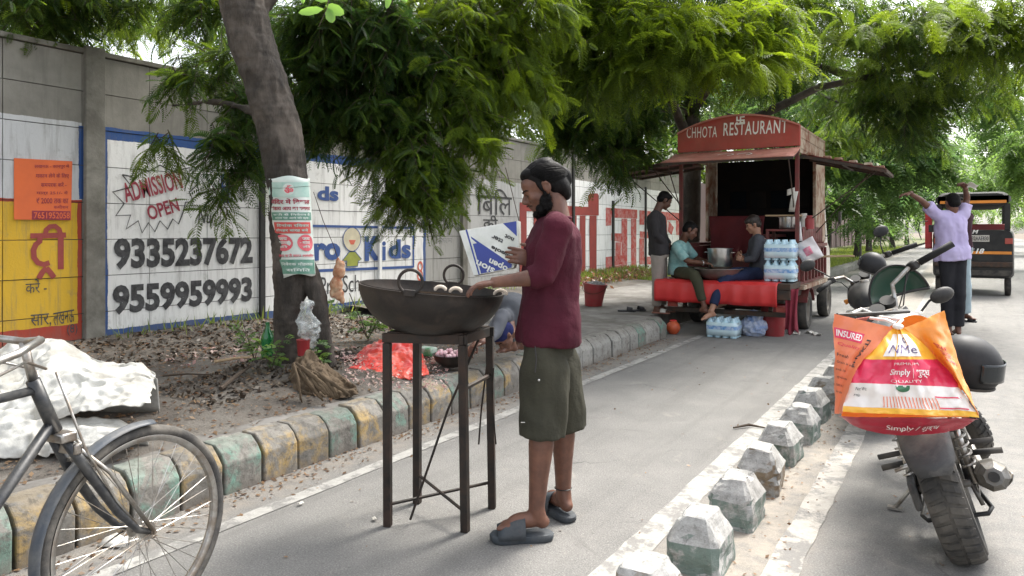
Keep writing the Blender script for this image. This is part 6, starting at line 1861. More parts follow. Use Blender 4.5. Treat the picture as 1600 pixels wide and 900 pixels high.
class Person:
    def __init__(s, label, J, sc=1.0, skin=MSKIN, vox=.011, name='person', group=None, hair=True, cfg=None):
        s.J, s.s, s.vox, s.skin = J, sc, vox, skin
        s.cfg = cfg or {}
        s.root = empty(name, J['base'], label=label, cat='person', group=group)
        f, l = V(J['face']).normalized(), None
        s.f = f; s.l = UP.cross(f).normalized()
        s.fh = V(J.get('hipface', J['face'])).normalized(); s.lh = UP.cross(s.fh).normalized()
    def torso(s, mb, grow=0.0, top=True, hem=None, loose=0.0, shoulder=True):
        J, q = s.J, s.s
        pel, wai, che, nec = V(J['pelvis']), V(J['waist']), V(J['chest']), V(J['neck'])
        axis = (nec - pel)
        def fr(a, b, f0):
            u = (b - a).normalized(); f = (f0 - u * f0.dot(u)).normalized(); return f, u.cross(f)
        rings = []
        f0, l0 = fr(pel, wai, s.fh); f1, l1 = fr(wai, che, s.f); f2, l2 = fr(che, nec, s.f)
        g = grow
        if hem is not None:
            h0 = pel.lerp(wai, hem)
            rings.append(ringpts(h0, f0, l0, (.118 + loose) * q + g, (.165 + loose) * q + g))
            if hem < .5: rings.append(ringpts(pel.lerp(wai, .5), f0, l0, (.112 + loose) * q + g, (.158 + loose) * q + g))
        else:
            rings.append(ringpts(pel + (pel - wai).normalized() * .07 * q, f0, l0, .09 * q + g, .13 * q + g))
            rings.append(ringpts(pel, f0, l0, .112 * q + g, .162 * q + g))
        rings.append(ringpts(wai, f1, l1, (.100 + loose * .7) * q + g, (.138 + loose * .8) * q + g))
        rings.append(ringpts(wai.lerp(che, .6), f1, l1, (.108 + loose * .4) * q + g, (.150 + loose * .4) * q + g))
        rings.append(ringpts(che, f2, l2, .115 * q + g, .165 * q + g))
        rings.append(ringpts(che.lerp(nec, .55), f2, l2, .098 * q + g, .168 * q + g))
        rings.append(ringpts(che.lerp(nec, .82), f2, l2, .074 * q + g, .120 * q + g))
        rings.append(ringpts(nec, f2, l2, .056 * q + g, .064 * q + g))
        mb.loft(rings)
        for k in ('Ls', 'Rs'):
            mb.ell(V(J[k]).lerp(che.lerp(nec, .6), .16), V((.058, .058, .052)) * q + V((g, g, g)), None, 14, 10)
    def body(s, hands=True, feet=True, hv=None, toes=True, headscale=1.0):
        J, q = s.J, s.s
        mb = MB()
        R = Fr(J['hd'], J['hu'])
        s.R = R; s.hc = V(J['head']); s.hs = q * headscale
        head_shape(mb, s.hc, R, s.hs)
        hb = s.hc + R @ (V((-.028, 0, -.06)) * s.hs)
        mb.tube([hb + R @ V((0, 0, .05)) * s.hs, hb, V(J['neck']) + UP * .0, V(J['neck']).lerp(V(J['chest']), .3)], [.05 * q, .055 * q, .060 * q, .07 * q], 12)
        s.torso(mb)
        for k in 'LR':
            pts, rs = tbend(J[k + 's'], J[k + 'e'], J[k + 'w'], .050 * q, .039 * q, .025 * q, .003 * q)
            mb.tube(pts, rs, 12)
            if k + 'h' in J:
                pts, rs = tbend(J[k + 'h'], J[k + 'k'], J[k + 'a'], .085 * q, .054 * q, .036 * q, .008 * q)
                mb.tube(pts, rs, 14)
                foot(mb, J[k + 'a'], J[k + 't'], q, V(J.get(k + 'fu', (0, 0, 1))), toes)
        fz = fuse(mb, s.vox, 3)
        if hands:
            for k in 'LR':
                h = J.get(k + 'hand')
                if h: hand(fz, J[k + 'w'], h[0], h[1], h[2], q, h[3], vox=hv)
        fz.build('body', s.skin, s.root, angle=180)
        # eyes, brows, lips
        for y in (1, -1):
            m_ = MB()
            m_.tube([s.hc + R @ (V(p) * s.hs) for p in ((.0865, .019*y, .002), (.0885, .031*y, -.0015), (.083, .043*y, .001))], [.0012, .0022, .0012], 5)
            m_.build('eyelashes', MEYE, s.root)
            m_ = MB()
            m_.tube([s.hc + R @ (V(p) * s.hs) for p in ((.0945, .010*y, .021), (.0935, .026*y, .027), (.084, .044*y, .027), (.074, .053*y, .020))], [.002 * q, .0042 * q, .0036 * q, .0015 * q], 6, flat=.6)
            m_.build('eyebrow', MHAIR, s.root)
        return fz
    def hair(s, kind='short', mt=None, vox=None):
        mb = MB(); R, c, q = s.R, s.hc, s.hs
        def e(p, r): mb.ell(c + R @ (V(p) * q), V(r) * q, R, 20, 14)
        e((-.024, 0, .052), (.096, .081, .083)); e((-.055, 0, .010), (.063, .074, .075)); e((.030, 0, .090), (.048, .058, .034))
        if kind == 'long':
            e((-.080, 0, -.015), (.045, .066, .075)); e((-.085, 0, -.055), (.030, .050, .040)); e((-.118, 0, .015), (.034, .030, .050)); e((-.04, 0, .105), (.06, .06, .035))
        if kind == 'mop':
            e((.045, 0, .078), (.055, .066, .045)); e((-.02, 0, .07), (.10, .088, .08))
        for y in (1, -1): e((.018, .068 * y, .020), (.012, .008, .032))
        f = fuse(mb, vox or s.vox * .7, 1, folds((.0035 if kind != 'long' else .0012) * q, 45, (1, 1, .5)))
        ho = f.build('hair', mt or MHAIR, s.root, angle=180)
        if kind == 'long':
            rg = random.Random(3); m_ = MB()
            for k in range(520):
                ph = math.radians(rg.uniform(-112, 112)); th0 = 37 + 34 * (abs(ph) / 1.57) ** 1.6 + rg.uniform(0, 7); g = rg.uniform(.975, 1.03); w1 = rg.uniform(-.05, .05)
                pts = []
                for i in range(10):
                    th = math.radians(th0 + (172 - th0) * i / 9); pp = ph + w1 * math.sin(i)
                    pts.append(c + R @ (V((-.026 + .108 * g * math.cos(th), .084 * g * math.sin(th) * math.sin(pp), .045 + .090 * g * math.sin(th) * math.cos(pp) - .02 * max(0, -math.cos(th)))) * q))
                m_.tube(pts, [.0011] + [.0017] * 8 + [.001], 3, cap=False)
            m_.build('strands', mt or MHAIR, ho, angle=180)['kind'] = 'stuff'
    def beard(s, vox=.006):
        mb = MB(); R, c, q = s.R, s.hc, s.hs
        def e(p, r): mb.ell(c + R @ (V(p) * q), V(r) * q, R, 18, 12)
        e((.060, 0, -.094), (.036, .032, .028)); e((.034, 0, -.084), (.038, .048, .030))
        for y in (1, -1):
            e((.022, .046 * y, -.060), (.030, .020, .044)); e((.006, .062 * y, -.030), (.015, .012, .036)); e((.052, .036 * y, -.078), (.028, .018, .024))
        mb.tube([c + R @ (V(p) * q) for p in ((.078, .026, -.052), (.0985, .012, -.041), (.1015, 0, -.0395), (.0985, -.012, -.041), (.078, -.026, -.052))], [.004, .0045, .0035, .0045, .004], 6)
        f = fuse(mb, vox, 1, folds(.004, 50))
        bo_ = f.build('beard', MHAIR, s.root, angle=180)
        rg = random.Random(5); m_ = MB(); vs = f.v; cen = c + R @ (V((.02, 0, -.06)) * q)
        for k in range(1500):
            p = vs[rg.randrange(len(vs))]; d = (p - cen).normalized() * .6 + R @ V((.1, 0, -.6)) + V((rg.uniform(-.3, .3), rg.uniform(-.3, .3), rg.uniform(-.3, .3)))
            e_ = p + d.normalized() * rg.uniform(.006, .014); n_ = d.cross(V((rg.uniform(-1, 1), rg.uniform(-1, 1), rg.uniform(-1, 1)))).normalized() * .0009
            m_.add([p - n_, p + n_, e_], [(0, 1, 2)])
        m_.build('stubble', MHAIR, bo_, smooth=False)['kind'] = 'stuff'
    def shirt(s, mt, sleeve=1.0, hem=-.2, loose=.03, grow=.012, fold_=(.010, 9), vox=None, cuff=.006, name='shirt', roll=0):
        J, q = s.J, s.s
        mb = MB(); s.torso(mb, grow * q, hem=hem, loose=loose)
        for k in 'LR':
            S, E, W = V(J[k + 's']), V(J[k + 'e']), V(J[k + 'w'])
            if sleeve <= 1:
                pts = [S, S.lerp(E, .35), S.lerp(E, sleeve)]
                mb.tube(pts, [(.058 + grow) * q, (.056 + grow) * q, (.050 + grow + loose * .35) * q], 16)
            else:
                t = sleeve - 1
                mb.tube([S.lerp(E, -.02), S.lerp(E, .4), S.lerp(E, .8), E.lerp(S, .05), E.lerp(W, t * .6), E.lerp(W, t)],
                        [(.048 + grow) * q, (.050 + grow) * q, (.045 + grow) * q, (.043 + grow + roll * .5) * q, (.038 + grow + roll) * q, (.032 + grow + roll) * q], 16)
        for k in 'LR':
            S = V(J[k + 's']); c0 = V(J['chest']).lerp(V(J['neck']), .70)
            mb.tube([c0, S.lerp(c0, .5) + UP * .006, S], [.062 * q + grow, .057 * q + grow, .050 * q + grow], 14)
            r_ = .056 * q + grow; mb.ell(S, (r_, r_, r_), None, 16, 12)
        fa = folds(fold_[0], fold_[1], (1, 1, .6), 3); cr_ = crumple(fold_[0] * .55, fold_[1] * .55, 5, .8)
        f = fuse(mb, vox or s.vox, 9, lambda p: fa(p) + cr_(p), .6)
        return f.build(name, mt, s.root, angle=180)
    def trousers(s, mt, length=1.93, top=None, grow=.010, loose=.012, flare=0.0, fold_=(.009, 9), vox=None, name='trousers'):
        """length: 1 = knee, 2 = ankle"""
        J, q = s.J, s.s
        mb = MB(); pel, wai = V(J['pelvis']), V(J['waist'])
        u = (wai - pel).normalized(); f = (s.fh - u * s.fh.dot(u)).normalized(); l = u.cross(f)
        tg = grow if top is None else top
        mb.loft([ringpts(pel - u * .06 * q, f, l, (.10 + grow) * q, (.14 + grow) * q), ringpts(pel, f, l, (.112 + tg) * q, (.160 + tg) * q), ringpts(pel.lerp(wai, .65), f, l, (.100 + tg) * q, (.140 + tg) * q)])
        for k in 'LR':
            H, K, A = V(J[k + 'h']), V(J[k + 'k']), V(J[k + 'a'])
            if length <= 1.4:
                E = H.lerp(K, length) if length < 1 else K.lerp(A, length - 1)
                mb.tube([H + (H - K).normalized() * .03, H.lerp(K, .3), H.lerp(K, .75), E], [(.078 + tg) * q, (.088 + grow + loose * .6) * q, (.080 + grow + loose) * q, (.078 + grow + loose + flare) * q], 18)
            else:
                t = length - 1
                mb.tube([H, H.lerp(K, .35), H.lerp(K, .75), K.lerp(H, .06).lerp(A, .02), K.lerp(A, .3 * t), K.lerp(A, .65 * t), K.lerp(A, t)],
                        [(.088 + grow) * q, (.082 + grow) * q, (.066 + grow + loose * .5) * q, (.062 + grow + loose * .5) * q, (.058 + grow + loose) * q, (.048 + grow + loose) * q, (.044 + grow + loose + flare) * q], 16)
        fa = folds(fold_[0], fold_[1], (1, 1, .5), 7); cr_ = crumple(fold_[0] * .5, fold_[1] * .5, 9, .5)
        f_ = fuse(mb, vox or s.vox, 4, lambda p: fa(p) + cr_(p))
        return f_.build(name, mt, s.root, angle=180)

def dirv(x, d, z): return (CR * x + CD * d + UP * z).normalized()

# ------------------------------------------------------------------ the cook
t20 = math.radians(25)
hdv = dirv(-math.cos(t20), -.10, -math.sin(t20)); huv = UP * math.cos(t20) - CR * math.sin(t20)
DB = 3.40
J = dict(base=P(858, 362, DB) * 1, face=dirv(-1, -.05, 0), head=P(849, 296, DB), hd=hdv, hu=huv,
         neck=P(872, 343, DB), chest=P(864, 392, DB), waist=P(861, 462, DB), pelvis=P(858, 530, DB),
         Ls=P(870, 356, DB - .175), Le=P(848, 432, DB - .20), Lw=P(775, 441, DB - .19), Rs=P(862, 356, DB + .175), Re=P(862, 437, DB + .10), Rw=P(838, 408, DB - .03),
         Lh=P(851, 538, DB - .085), Lk=P(848, 662, DB - .13), La=P(838, 797, 3.25), Rh=P(866, 538, DB + .09), Rk=P(880, 650, DB + .10), Ra=P(880, 770, 3.49),
         Lt=dirv(-1, -.10, 0), Rt=dirv(-.55, .85, 0),
         Lhand=(dirv(-1, .0, -.16), dirv(-.1, .0, -1), dirv(.1, 1, 0), .42), Rhand=(dirv(-1, -.28, .30), dirv(-.15, 1, -.25), dirv(.1, .2, 1), .35))
J['base'].z = 0
cook = Person('bearded cook in maroon shirt and olive shorts holding a lid over the big pan', J, 1.0, MSKIN, .0075)
cook.body(hv=.0032)
cook.hair('long', vox=.0055); cook.beard(.005)
cook.shirt(cloth_mat('maroon_cotton', (.070, .011, .022), (.050, .009, .017), 6, bscale=26, bs=.55, space='pos'), 1.33, hem=-.06, loose=.020, grow=.014, fold_=(.013, 8), vox=.0075, roll=.006)
m_ = MB(); m_.ring(V(J['neck']) + dirv(-.2, 0, .12) * .004 + UP * .006, (V(J['neck']) - V(J['chest'])) + (V(J['head']) - V(J['neck'])) * .4, .064, .0065, 24, 8)
m_.build('collar', cloth_mat('maroon_rib', (.075, .012, .026)), cook.root)
cook.trousers(cloth_mat('olive_cotton', (.050, .048, .034), (.036, .035, .026), 6, bscale=30, bs=.5), 1.15, top=.004, grow=.014, loose=.014, flare=.004, fold_=(.017, 8), vox=.0075, name='shorts')
m_ = MB(); m_.ell(P(842, 594, DB - .235), (.006, .006, .006), None, 8, 6); m_.build('snap_button', MSTEEL, cook.root)
m_ = MB(); m_.tube([P(836, 541, DB - .215), P(838, 562, DB - .225), P(836, 582, DB - .235)], .0035, 6); m_.build('pocket_seam', MEYE, cook.root)
m_ = MB(); m_.box(P(817, 660, DB - .20), (.018, .004, .003), Fr(CR, UP)); m_.build('print_mark', MWHITEP, cook.root)
MSLG = M('grey_blue_rubber', (.045, .055, .065, 1), (.035, .043, .052, 1), 9, .75, bs=.25, dirt=(.13, .125, .12, 1), dscale=12, damt=.4)
def slide(ank, toe, L, parent_lab):
    c = V(ank); d = V(toe).normalized(); d.z = 0; d.normalize()
    c = V((c.x, c.y, 0)) + d * .065
    s_ = V((-d.y, d.x, 0)); W = .052
    t = empty('slide_sandal', c, label=parent_lab, cat='sandal')
    out = [(-.5, .0), (-.47, .55), (-.38, .82), (-.2, .88), (0, .82), (.2, .98), (.36, 1.0), (.46, .65), (.5, 0)]
    out = out + [(a, -b_ * (.92 if a > .1 else 1)) for a, b_ in out[-2:0:-1]]
    m_ = MB(); rings = []
    for z, k in ((.0, .94), (.006, 1.0), (.026, 1.02), (.032, .97)):
        rings.append([c + d * (a * L * k) + s_ * (b_ * W * k) + UP * (z + (.008 * max(0, a - .3) * 5 if z > .02 else 0)) for a, b_ in out])
    m_.loft(rings); m_.build('sole', MSLG, t, angle=50)
    q = MB(); rings = []
    for a in (-.04, .06, .18, .30, .38):
        h = .092 - .12 * max(0, a)
        rings.append([c + d * (a * L) + s_ * (math.cos(th) * W * (1.05 if a < .35 else .97)) + UP * (.022 + math.sin(th) ** .7 * h) for th in [PI * k / 14 for k in range(15)]])
    q.loft(rings, closed=False, cap=False); st_ = q.build('strap', MSLG, t, thick=.007, angle=180)
    e = MB(); pc = c + d * .16 * L - s_ * 0
    sd = -s_ if (-s_).dot(CD) < 0 else s_
    pc = c + d * (.2 * L) + sd * (W * .78) + UP * .068
    e.poly([pc, pc + d * .018 + UP * .0, pc + d * .009 - UP * .016 + sd * .006], sd * .002); e.build('badge', MWHITEP, st_, smooth=False)
slide(J['La'], J['Lt'], .285, 'grey rubber slide on the nearer foot of the cook')
slide(J['Ra'], J['Rt'], .275, 'grey rubber slide on the farther foot of the cook')
m_ = MB(); m_.ring(P(880, 762, 3.49), UP, .040, .0025, 20, 5); tag(m_.build('anklet', MEYE), 'black thread round the far ankle of the cook', 'anklet')

# ------------------------------------------------------------------ man standing at the truck
D_ = 10.2
J = dict(base=V((P(1029, 362, D_).x, P(1029, 362, D_).y, .24)), face=dirv(1, .25, 0), head=P(1038, 314, D_), hd=dirv(1, .1, -.62), hu=dirv(.62, 0, 1),
         neck=P(1026, 332, D_), chest=P(1025, 347, D_), waist=P(1028, 373, D_), pelvis=P(1030, 396, D_),
         Ls=P(1026, 337, D_ + .17), Le=P(1036, 366, D_ + .2), Lw=P(1047, 384, D_ + .06), Rs=P(1022, 337, D_ - .17), Re=P(1025, 368, D_ - .22), Rw=P(1044, 386, D_ - .06),
         Lh=P(1031, 399, D_ + .08), Lk=P(1035, 440, D_ + .12), La=P(1034, 478, D_ + .12), Rh=P(1028, 399, D_ - .08), Rk=P(1027, 441, D_ - .06), Ra=P(1026, 480, D_ - .05),
         Lt=dirv(1, -.3, 0), Rt=dirv(.9, -.6, 0), Lhand=(dirv(.3, -.6, -.4), dirv(-.6, 0, -.3), dirv(0, 0, 1), .7), Rhand=(dirv(.4, .6, -.3), dirv(-.6, 0, -.3), dirv(0, 0, 1), .7))
p_ = Person('young man in charcoal shirt and pale trousers standing with bowed head left of the truck', J, 1.0, MSKIND, .012)
p_.body(); p_.hair('short')
p_.shirt(cloth_mat('charcoal_shirt', (.045, .042, .045)), 1.85, hem=-.1, loose=.006, grow=.010)
p_.trousers(cloth_mat('pale_grey_twill', (.34, .30, .27), (.28, .25, .22)), 1.94, loose=.010)
for a, t_, lab in ((J['La'], J['Lt'], 'light sandal on the farther foot of the standing young man'), (J['Ra'], J['Rt'], 'light sandal on the nearer foot of the standing young man')):
    c = V(a) + t_ * .06; c.z = .238; slipper(c, math.atan2(t_.y, t_.x), .27, lab, M('sandal_tan', (.3, .14, .1, 1)), strapm=MWHITEP)

# ------------------------------------------------------------------ the two seated on the platform
D_ = 10.25
J = dict(base=P(1064, 435, D_), face=dirv(1, -.25, 0), head=P(1078, 361, D_ - .12), hd=dirv(1, -.30, -.55), hu=dirv(.55, 0, 1),
         neck=P(1066, 378, D_ - .05), chest=P(1061, 392, D_ - .02), waist=P(1058, 412, D_), pelvis=P(1060, 424, D_),
         Ls=P(1070, 384, D_ + .16), Le=P(1086, 404, D_ + .15), Lw=P(1110, 410, D_ - .05), Rs=P(1057, 385, D_ - .22), Re=P(1072, 408, D_ - .30), Rw=P(1099, 411, D_ - .42),
         Lh=P(1066, 427, D_ + .05), Lk=P(1100, 424, D_ - .25), La=P(1112, 462, D_ - .3), Rh=P(1060, 427, D_ - .1), Rk=P(1087, 429, D_ - .58), Ra=P(1101, 480, D_ - .66),
         Lt=dirv(.8, -.5, -.25), Rt=dirv(.85, -.5, -.3), Lhand=(dirv(.9, -.3, -.2), dirv(0, 0, -1), dirv(0, -1, 0), .5), Rhand=(dirv(1, -.1, -.1), dirv(0, 0, -1), dirv(0, 1, 0), .45))
p_ = Person('man in teal checked shirt sitting at the left of the red cloth', J, 1.0, MSKIN, .012)
p_.body(); p_.hair('short')
MCHK = cloth_mat('teal_check', (.16, .34, .34), (.24, .42, .41), 22, dirt=(.36, .5, .48, 1), dscale=16, damt=.5)
p_.shirt(MCHK, .92, hem=-.25, loose=.02, grow=.014)
p_.trousers(cloth_mat('olive_drab', (.060, .060, .038)), 1.80, loose=.008)
m_ = MB(); m_.ring(V(J['Rw']) - dirv(1, 0, 0) * .01, dirv(1, .2, 0), .030, .006, 16, 6); m_.build('wristwatch', MSTEEL, p_.root)
D_ = 10.0
J = dict(base=P(1186, 435, D_), face=dirv(-1, -.15, 0), head=P(1177, 352, D_), hd=dirv(-1, .1, -.38), hu=dirv(-.35, 0, 1),
         neck=P(1183, 369, D_), chest=P(1185, 383, D_), waist=P(1188, 407, D_), pelvis=P(1188, 424, D_),
         Rs=P(1180, 375, D_ + .15), Re=P(1170, 402, D_ + .18), Rw=P(1158, 402, D_ + .02), Ls=P(1186, 375, D_ - .17), Le=P(1178, 406, D_ - .22), Lw=P(1161, 406, D_ - .10),
         Rh=P(1184, 428, D_ + .05), Rk=P(1140, 426, D_ - .25), Ra=P(1128, 470, D_ - .32), Lh=P(1186, 428, D_ - .12), Lk=P(1131, 433, D_ - .40), La=P(1111, 487, D_ - .52),
         Lt=dirv(-1, -.15, -.28), Rt=dirv(-1, -.1, -.3), Rhand=(dirv(-.7, -.3, .5), dirv(0, -1, 0), dirv(0, 0, 1), .9), Lhand=(dirv(-.7, .3, .3), dirv(0, 1, 0), dirv(0, 0, 1), .9))
p_ = Person('barefoot youth in grey kurta and navy trousers sitting on the red cloth', J, .97, MSKINL, .012)
p_.body(); p_.hair('mop', M('dark_brown_hair', (.02, .014, .011, 1), (.035, .025, .02, 1), 40, .5, bs=.6))
p_.shirt(cloth_mat('grey_kurta', (.085, .09, .105), (.07, .073, .086)), 1.80, hem=-.75, loose=.014, grow=.011)
p_.trousers(cloth_mat('navy_denim', (.022, .032, .075), (.018, .026, .06)), 1.80, loose=.006)

# ------------------------------------------------------------------ man crouching on the pavement behind the stand
D_ = 6.35
J = dict(base=G(795, 545, .25), face=dirv(-1, -.55, -.1), head=P(788, 524, D_ - .45), hd=dirv(-.45, -.35, -1), hu=dirv(-.8, -.5, .35),
         neck=P(793, 500, D_ - .32), chest=P(797, 486, D_ - .2), waist=P(806, 484, D_ + .02), pelvis=P(812, 510, D_ + .15),
         Ls=P(785, 494, D_ - .45), Le=P(772, 523, D_ - .60), Lw=P(752, 535, D_ - .72), Rs=P(788, 492, D_ - .05), Re=P(765, 520, D_ - .35), Rw=P(742, 538, D_ - .62),
         Lh=P(806, 514, D_ + .05), Lk=P(790, 478, D_ - .25), La=P(800, 536, D_ - .1), Rh=P(815, 512, D_ + .22), Rk=P(806, 474, D_ + .05), Ra=P(812, 534, D_ + .1),
         Lt=dirv(-1, -.6, 0), Rt=dirv(-1, -.6, 0), Lhand=(dirv(-.7, -.4, -.3), dirv(0, 0, -1), dirv(-.4, .7, 0), .8), Rhand=(dirv(-.4, -.6, -.4), dirv(0, 0, -1), dirv(-.4, -.7, 0), .8))
p_ = Person('crouching person in grey with a navy cap, bent low behind the stand', J, .95, MSKIN, .012)
p_.body()
p_.shirt(cloth_mat('slate_cotton', (.10, .105, .12), (.075, .08, .09)), 1.75, hem=-.1, loose=.01, grow=.011)
p_.trousers(cloth_mat('grey_trouser', (.12, .125, .14), (.09, .095, .105)), 1.9, loose=.012)
mb = MB(); R, c, q = p_.R, p_.hc, p_.hs
mb.ell(c + R @ (V((-.015, 0, .05)) * q), V((.106, .086, .086)) * q, R, 20, 14); mb.ell(c + R @ (V((-.05, 0, .02)) * q), V((.07, .08, .08)) * q, R, 20, 14)
fuse(mb, .009, 2).build('cap', cloth_mat('navy_knit', (.018, .022, .085), (.012, .016, .06), 30, bs=.6), p_.root, angle=180)

# ------------------------------------------------------------------ person in lavender, arms raised, seen from behind, and companion
D_ = 9.3
J = dict(base=V((P(1487, 362, D_).x, P(1487, 362, D_).y, 0)), face=dirv(.1, 1, 0), head=P(1488, 318, D_), hd=dirv(.1, 1, -.1), hu=dirv(0, .1, 1),
         neck=P(1487, 334, D_), chest=P(1485, 350, D_), waist=P(1486, 379, D_), pelvis=P(1488, 402, D_),
         Ls=P(1465, 338, D_), Le=P(1441, 314, D_ - .05), Lw=P(1422, 302, D_ - .12), Rs=P(1505, 337, D_), Re=P(1511, 309, D_ + .02), Rw=P(1508, 294, D_ - .1),
         Lh=P(1480, 406, D_), Lk=P(1481, 459, D_), La=P(1482, 513, D_ + .02), Rh=P(1497, 406, D_), Rk=P(1498, 459, D_ - .05), Ra=P(1497, 513, D_),
         Lt=dirv(-.1, 1, 0), Rt=dirv(.3, 1, 0), Lhand=(dirv(-1, 0, -.15), dirv(0, 0, -1), dirv(0, -1, 0), .35), Rhand=(dirv(-.6, -.2, .6), dirv(-.5, -.3, -.8), dirv(-.3, -.6, 0), .8))
p_ = Person('person in lavender shirt and black trousers seen from behind with both arms raised', J, 1.02, MSKIN, .012)
p_.body(); p_.hair('short')
p_.shirt(cloth_mat('lavender_shirt', (.50, .44, .66), (.44, .38, .60), bs=.3), .65, hem=-.2, loose=.03, grow=.016, fold_=(.016, 9))
p_.trousers(cloth_mat('black_denim', (.018, .018, .022), (.026, .026, .03)), 1.93, loose=.012)
for a, t_, lab in ((J['La'], J['Lt'], 'dark shoe on the left foot of the person in lavender'), (J['Ra'], J['Rt'], 'dark shoe on the right foot of the person in lavender')):
    c = V(a) + V(t_) * .05; c.z = 0.0; slipper(c, math.atan2(t_.y, t_.x), .27, lab)
m_ = MB(); c = P(1517, 291, D_ - .12); m_.grid(lambda u, v: c + CR * (u - .4) * .14 + UP * ((v - .5) * .06 + .02 * math.sin(u * 5)) + CD * (.03 * math.sin(v * 4)), 6, 5)
tag(m_.build('white_paper', MWHITEP, thick=.002), 'white paper held up in the raised right hand of the person in lavender', 'paper')
D_ = 11.2
J = dict(base=V((P(1503, 362, D_).x, P(1503, 362, D_).y, 0)), face=dirv(-.3, -1, 0), head=P(1499, 320, D_), hd=dirv(-.2, -1, -.1), hu=dirv(0, 0, 1),
         neck=P(1500, 335, D_), chest=P(1501, 346, D_), waist=P(1502, 370, D_), pelvis=P(1502, 390, D_),
         Rs=P(1486, 339, D_), Re=P(1485, 362, D_), Rw=P(1486, 385, D_ - .1), Ls=P(1515, 338, D_), Le=P(1512, 362, D_), Lw=P(1504, 380, D_ - .2),
         Rh=P(1496, 393, D_), Rk=P(1496, 440, D_ - .05), Ra=P(1498, 492, D_), Lh=P(1507, 393, D_), Lk=P(1508, 440, D_ - .1), La=P(1509, 491, D_ - .05),
         Lt=dirv(.4, -1, 0), Rt=dirv(-.2, -1, 0), Lhand=(dirv(-.3, -.4, -.6), dirv(-1, 0, 0), dirv(0, -1, 0), .6), Rhand=(dirv(0, -.2, -1), dirv(1, 0, 0), dirv(0, -1, 0), .5))
p_ = Person('companion in pale blue jeans standing almost hidden behind the person in lavender', J, .93, MSKIN, .013)
p_.body(); p_.hair('short')
p_.shirt(cloth_mat('dark_red_shirt', (.06, .03, .04)), 1.8, hem=-.1, loose=.0, grow=.008)
p_.trousers(cloth_mat('pale_jeans', (.36, .44, .47), (.30, .38, .42)), 1.95, loose=.022, flare=.012)
for a, t_, lab in ((J['La'], J['Lt'], 'dark sandal on the right hand foot of the companion in pale jeans'), (J['Ra'], J['Rt'], 'dark sandal on the left hand foot of the companion in pale jeans')):
    c = V(a) + V(t_) * .05; c.z = 0.0; slipper(c, math.atan2(t_.y, t_.x), .25, lab)
# driver of the auto rickshaw
b_ = V((.12, 20.3, .62))
J = dict(base=b_, face=(0, 1, 0), head=b_ + V((0, .02, .98)), hd=(0, 1, 0), hu=(0, 0, 1), neck=b_ + V((0, 0, .80)), chest=b_ + V((0, 0, .66)), waist=b_ + V((0, 0, .38)), pelvis=b_ + V((0, 0, .14)),
         Ls=b_ + V((-.18, 0, .74)), Le=b_ + V((-.24, .16, .52)), Lw=b_ + V((-.2, .36, .5)), Rs=b_ + V((.18, 0, .74)), Re=b_ + V((.24, .16, .52)), Rw=b_ + V((.2, .36, .5)),
         Lh=b_ + V((-.09, .05, .12)), Lk=b_ + V((-.12, .42, .14)), La=b_ + V((-.12, .5, -.18)), Rh=b_ + V((.09, .05, .12)), Rk=b_ + V((.12, .42, .14)), Ra=b_ + V((.12, .5, -.18)), Lt=(0, 1, 0), Rt=(0, 1, 0))
p_ = Person('dark haired driver sitting inside the black auto rickshaw', J, .95, MSKIND, .018)
p_.body(toes=False); p_.hair('short'); p_.shirt(cloth_mat('driver_shirt', (.10, .10, .12)), 1.7, grow=.01); p_.trousers(cloth_mat('driver_trousers', (.05, .05, .06)), 1.9)
# ================================================================== BICYCLE
MCHR = M('dull_chrome', (.48, .47, .45, 1), (.34, .33, .31, 1), 14, .32, .95, bs=.15, dirt=(.2, .14, .09, 1), dscale=14, damt=.6)
MBIKE = M('dark_cycle_enamel', (.014, .016, .020, 1), (.028, .03, .034, 1), 8, .4, bs=.1, dirt=(.16, .15, .13, 1), dscale=18, damt=.3)
MFEND = M('slate_mudguard', (.045, .055, .070, 1), (.06, .07, .085, 1), 6, .45, bs=.1, dirt=(.2, .19, .17, 1), dscale=7, damt=.5)
MTYREG = M('dusty_tyre', (.06, .058, .055, 1), (.035, .033, .032, 1), 18, .9, bs=.5, bscale=90, dirt=(.22, .20, .17, 1), dscale=8, damt=.5)
a_ = math.radians(64)
H = CR * math.cos(a_) + CD * math.sin(a_)
hubg = P(224, 362, 2.5); hubg.z = 0
lean = math.radians(-2)
Ln = UP.cross(H).normalized()
RB = Matrix((H, (Ln * math.cos(lean) + UP * math.sin(lean)), (UP * math.cos(lean) - Ln * math.sin(lean)))).transposed()
def BK(x, y, z): return hubg + RB @ V((x, y, z))      # x = 0 at the front hub
bi = empty('bicycle', hubg - H * .5, label='old black bicycle with a dusty wheel and rod brakes in the left foreground', cat='bicycle')
RW = .352
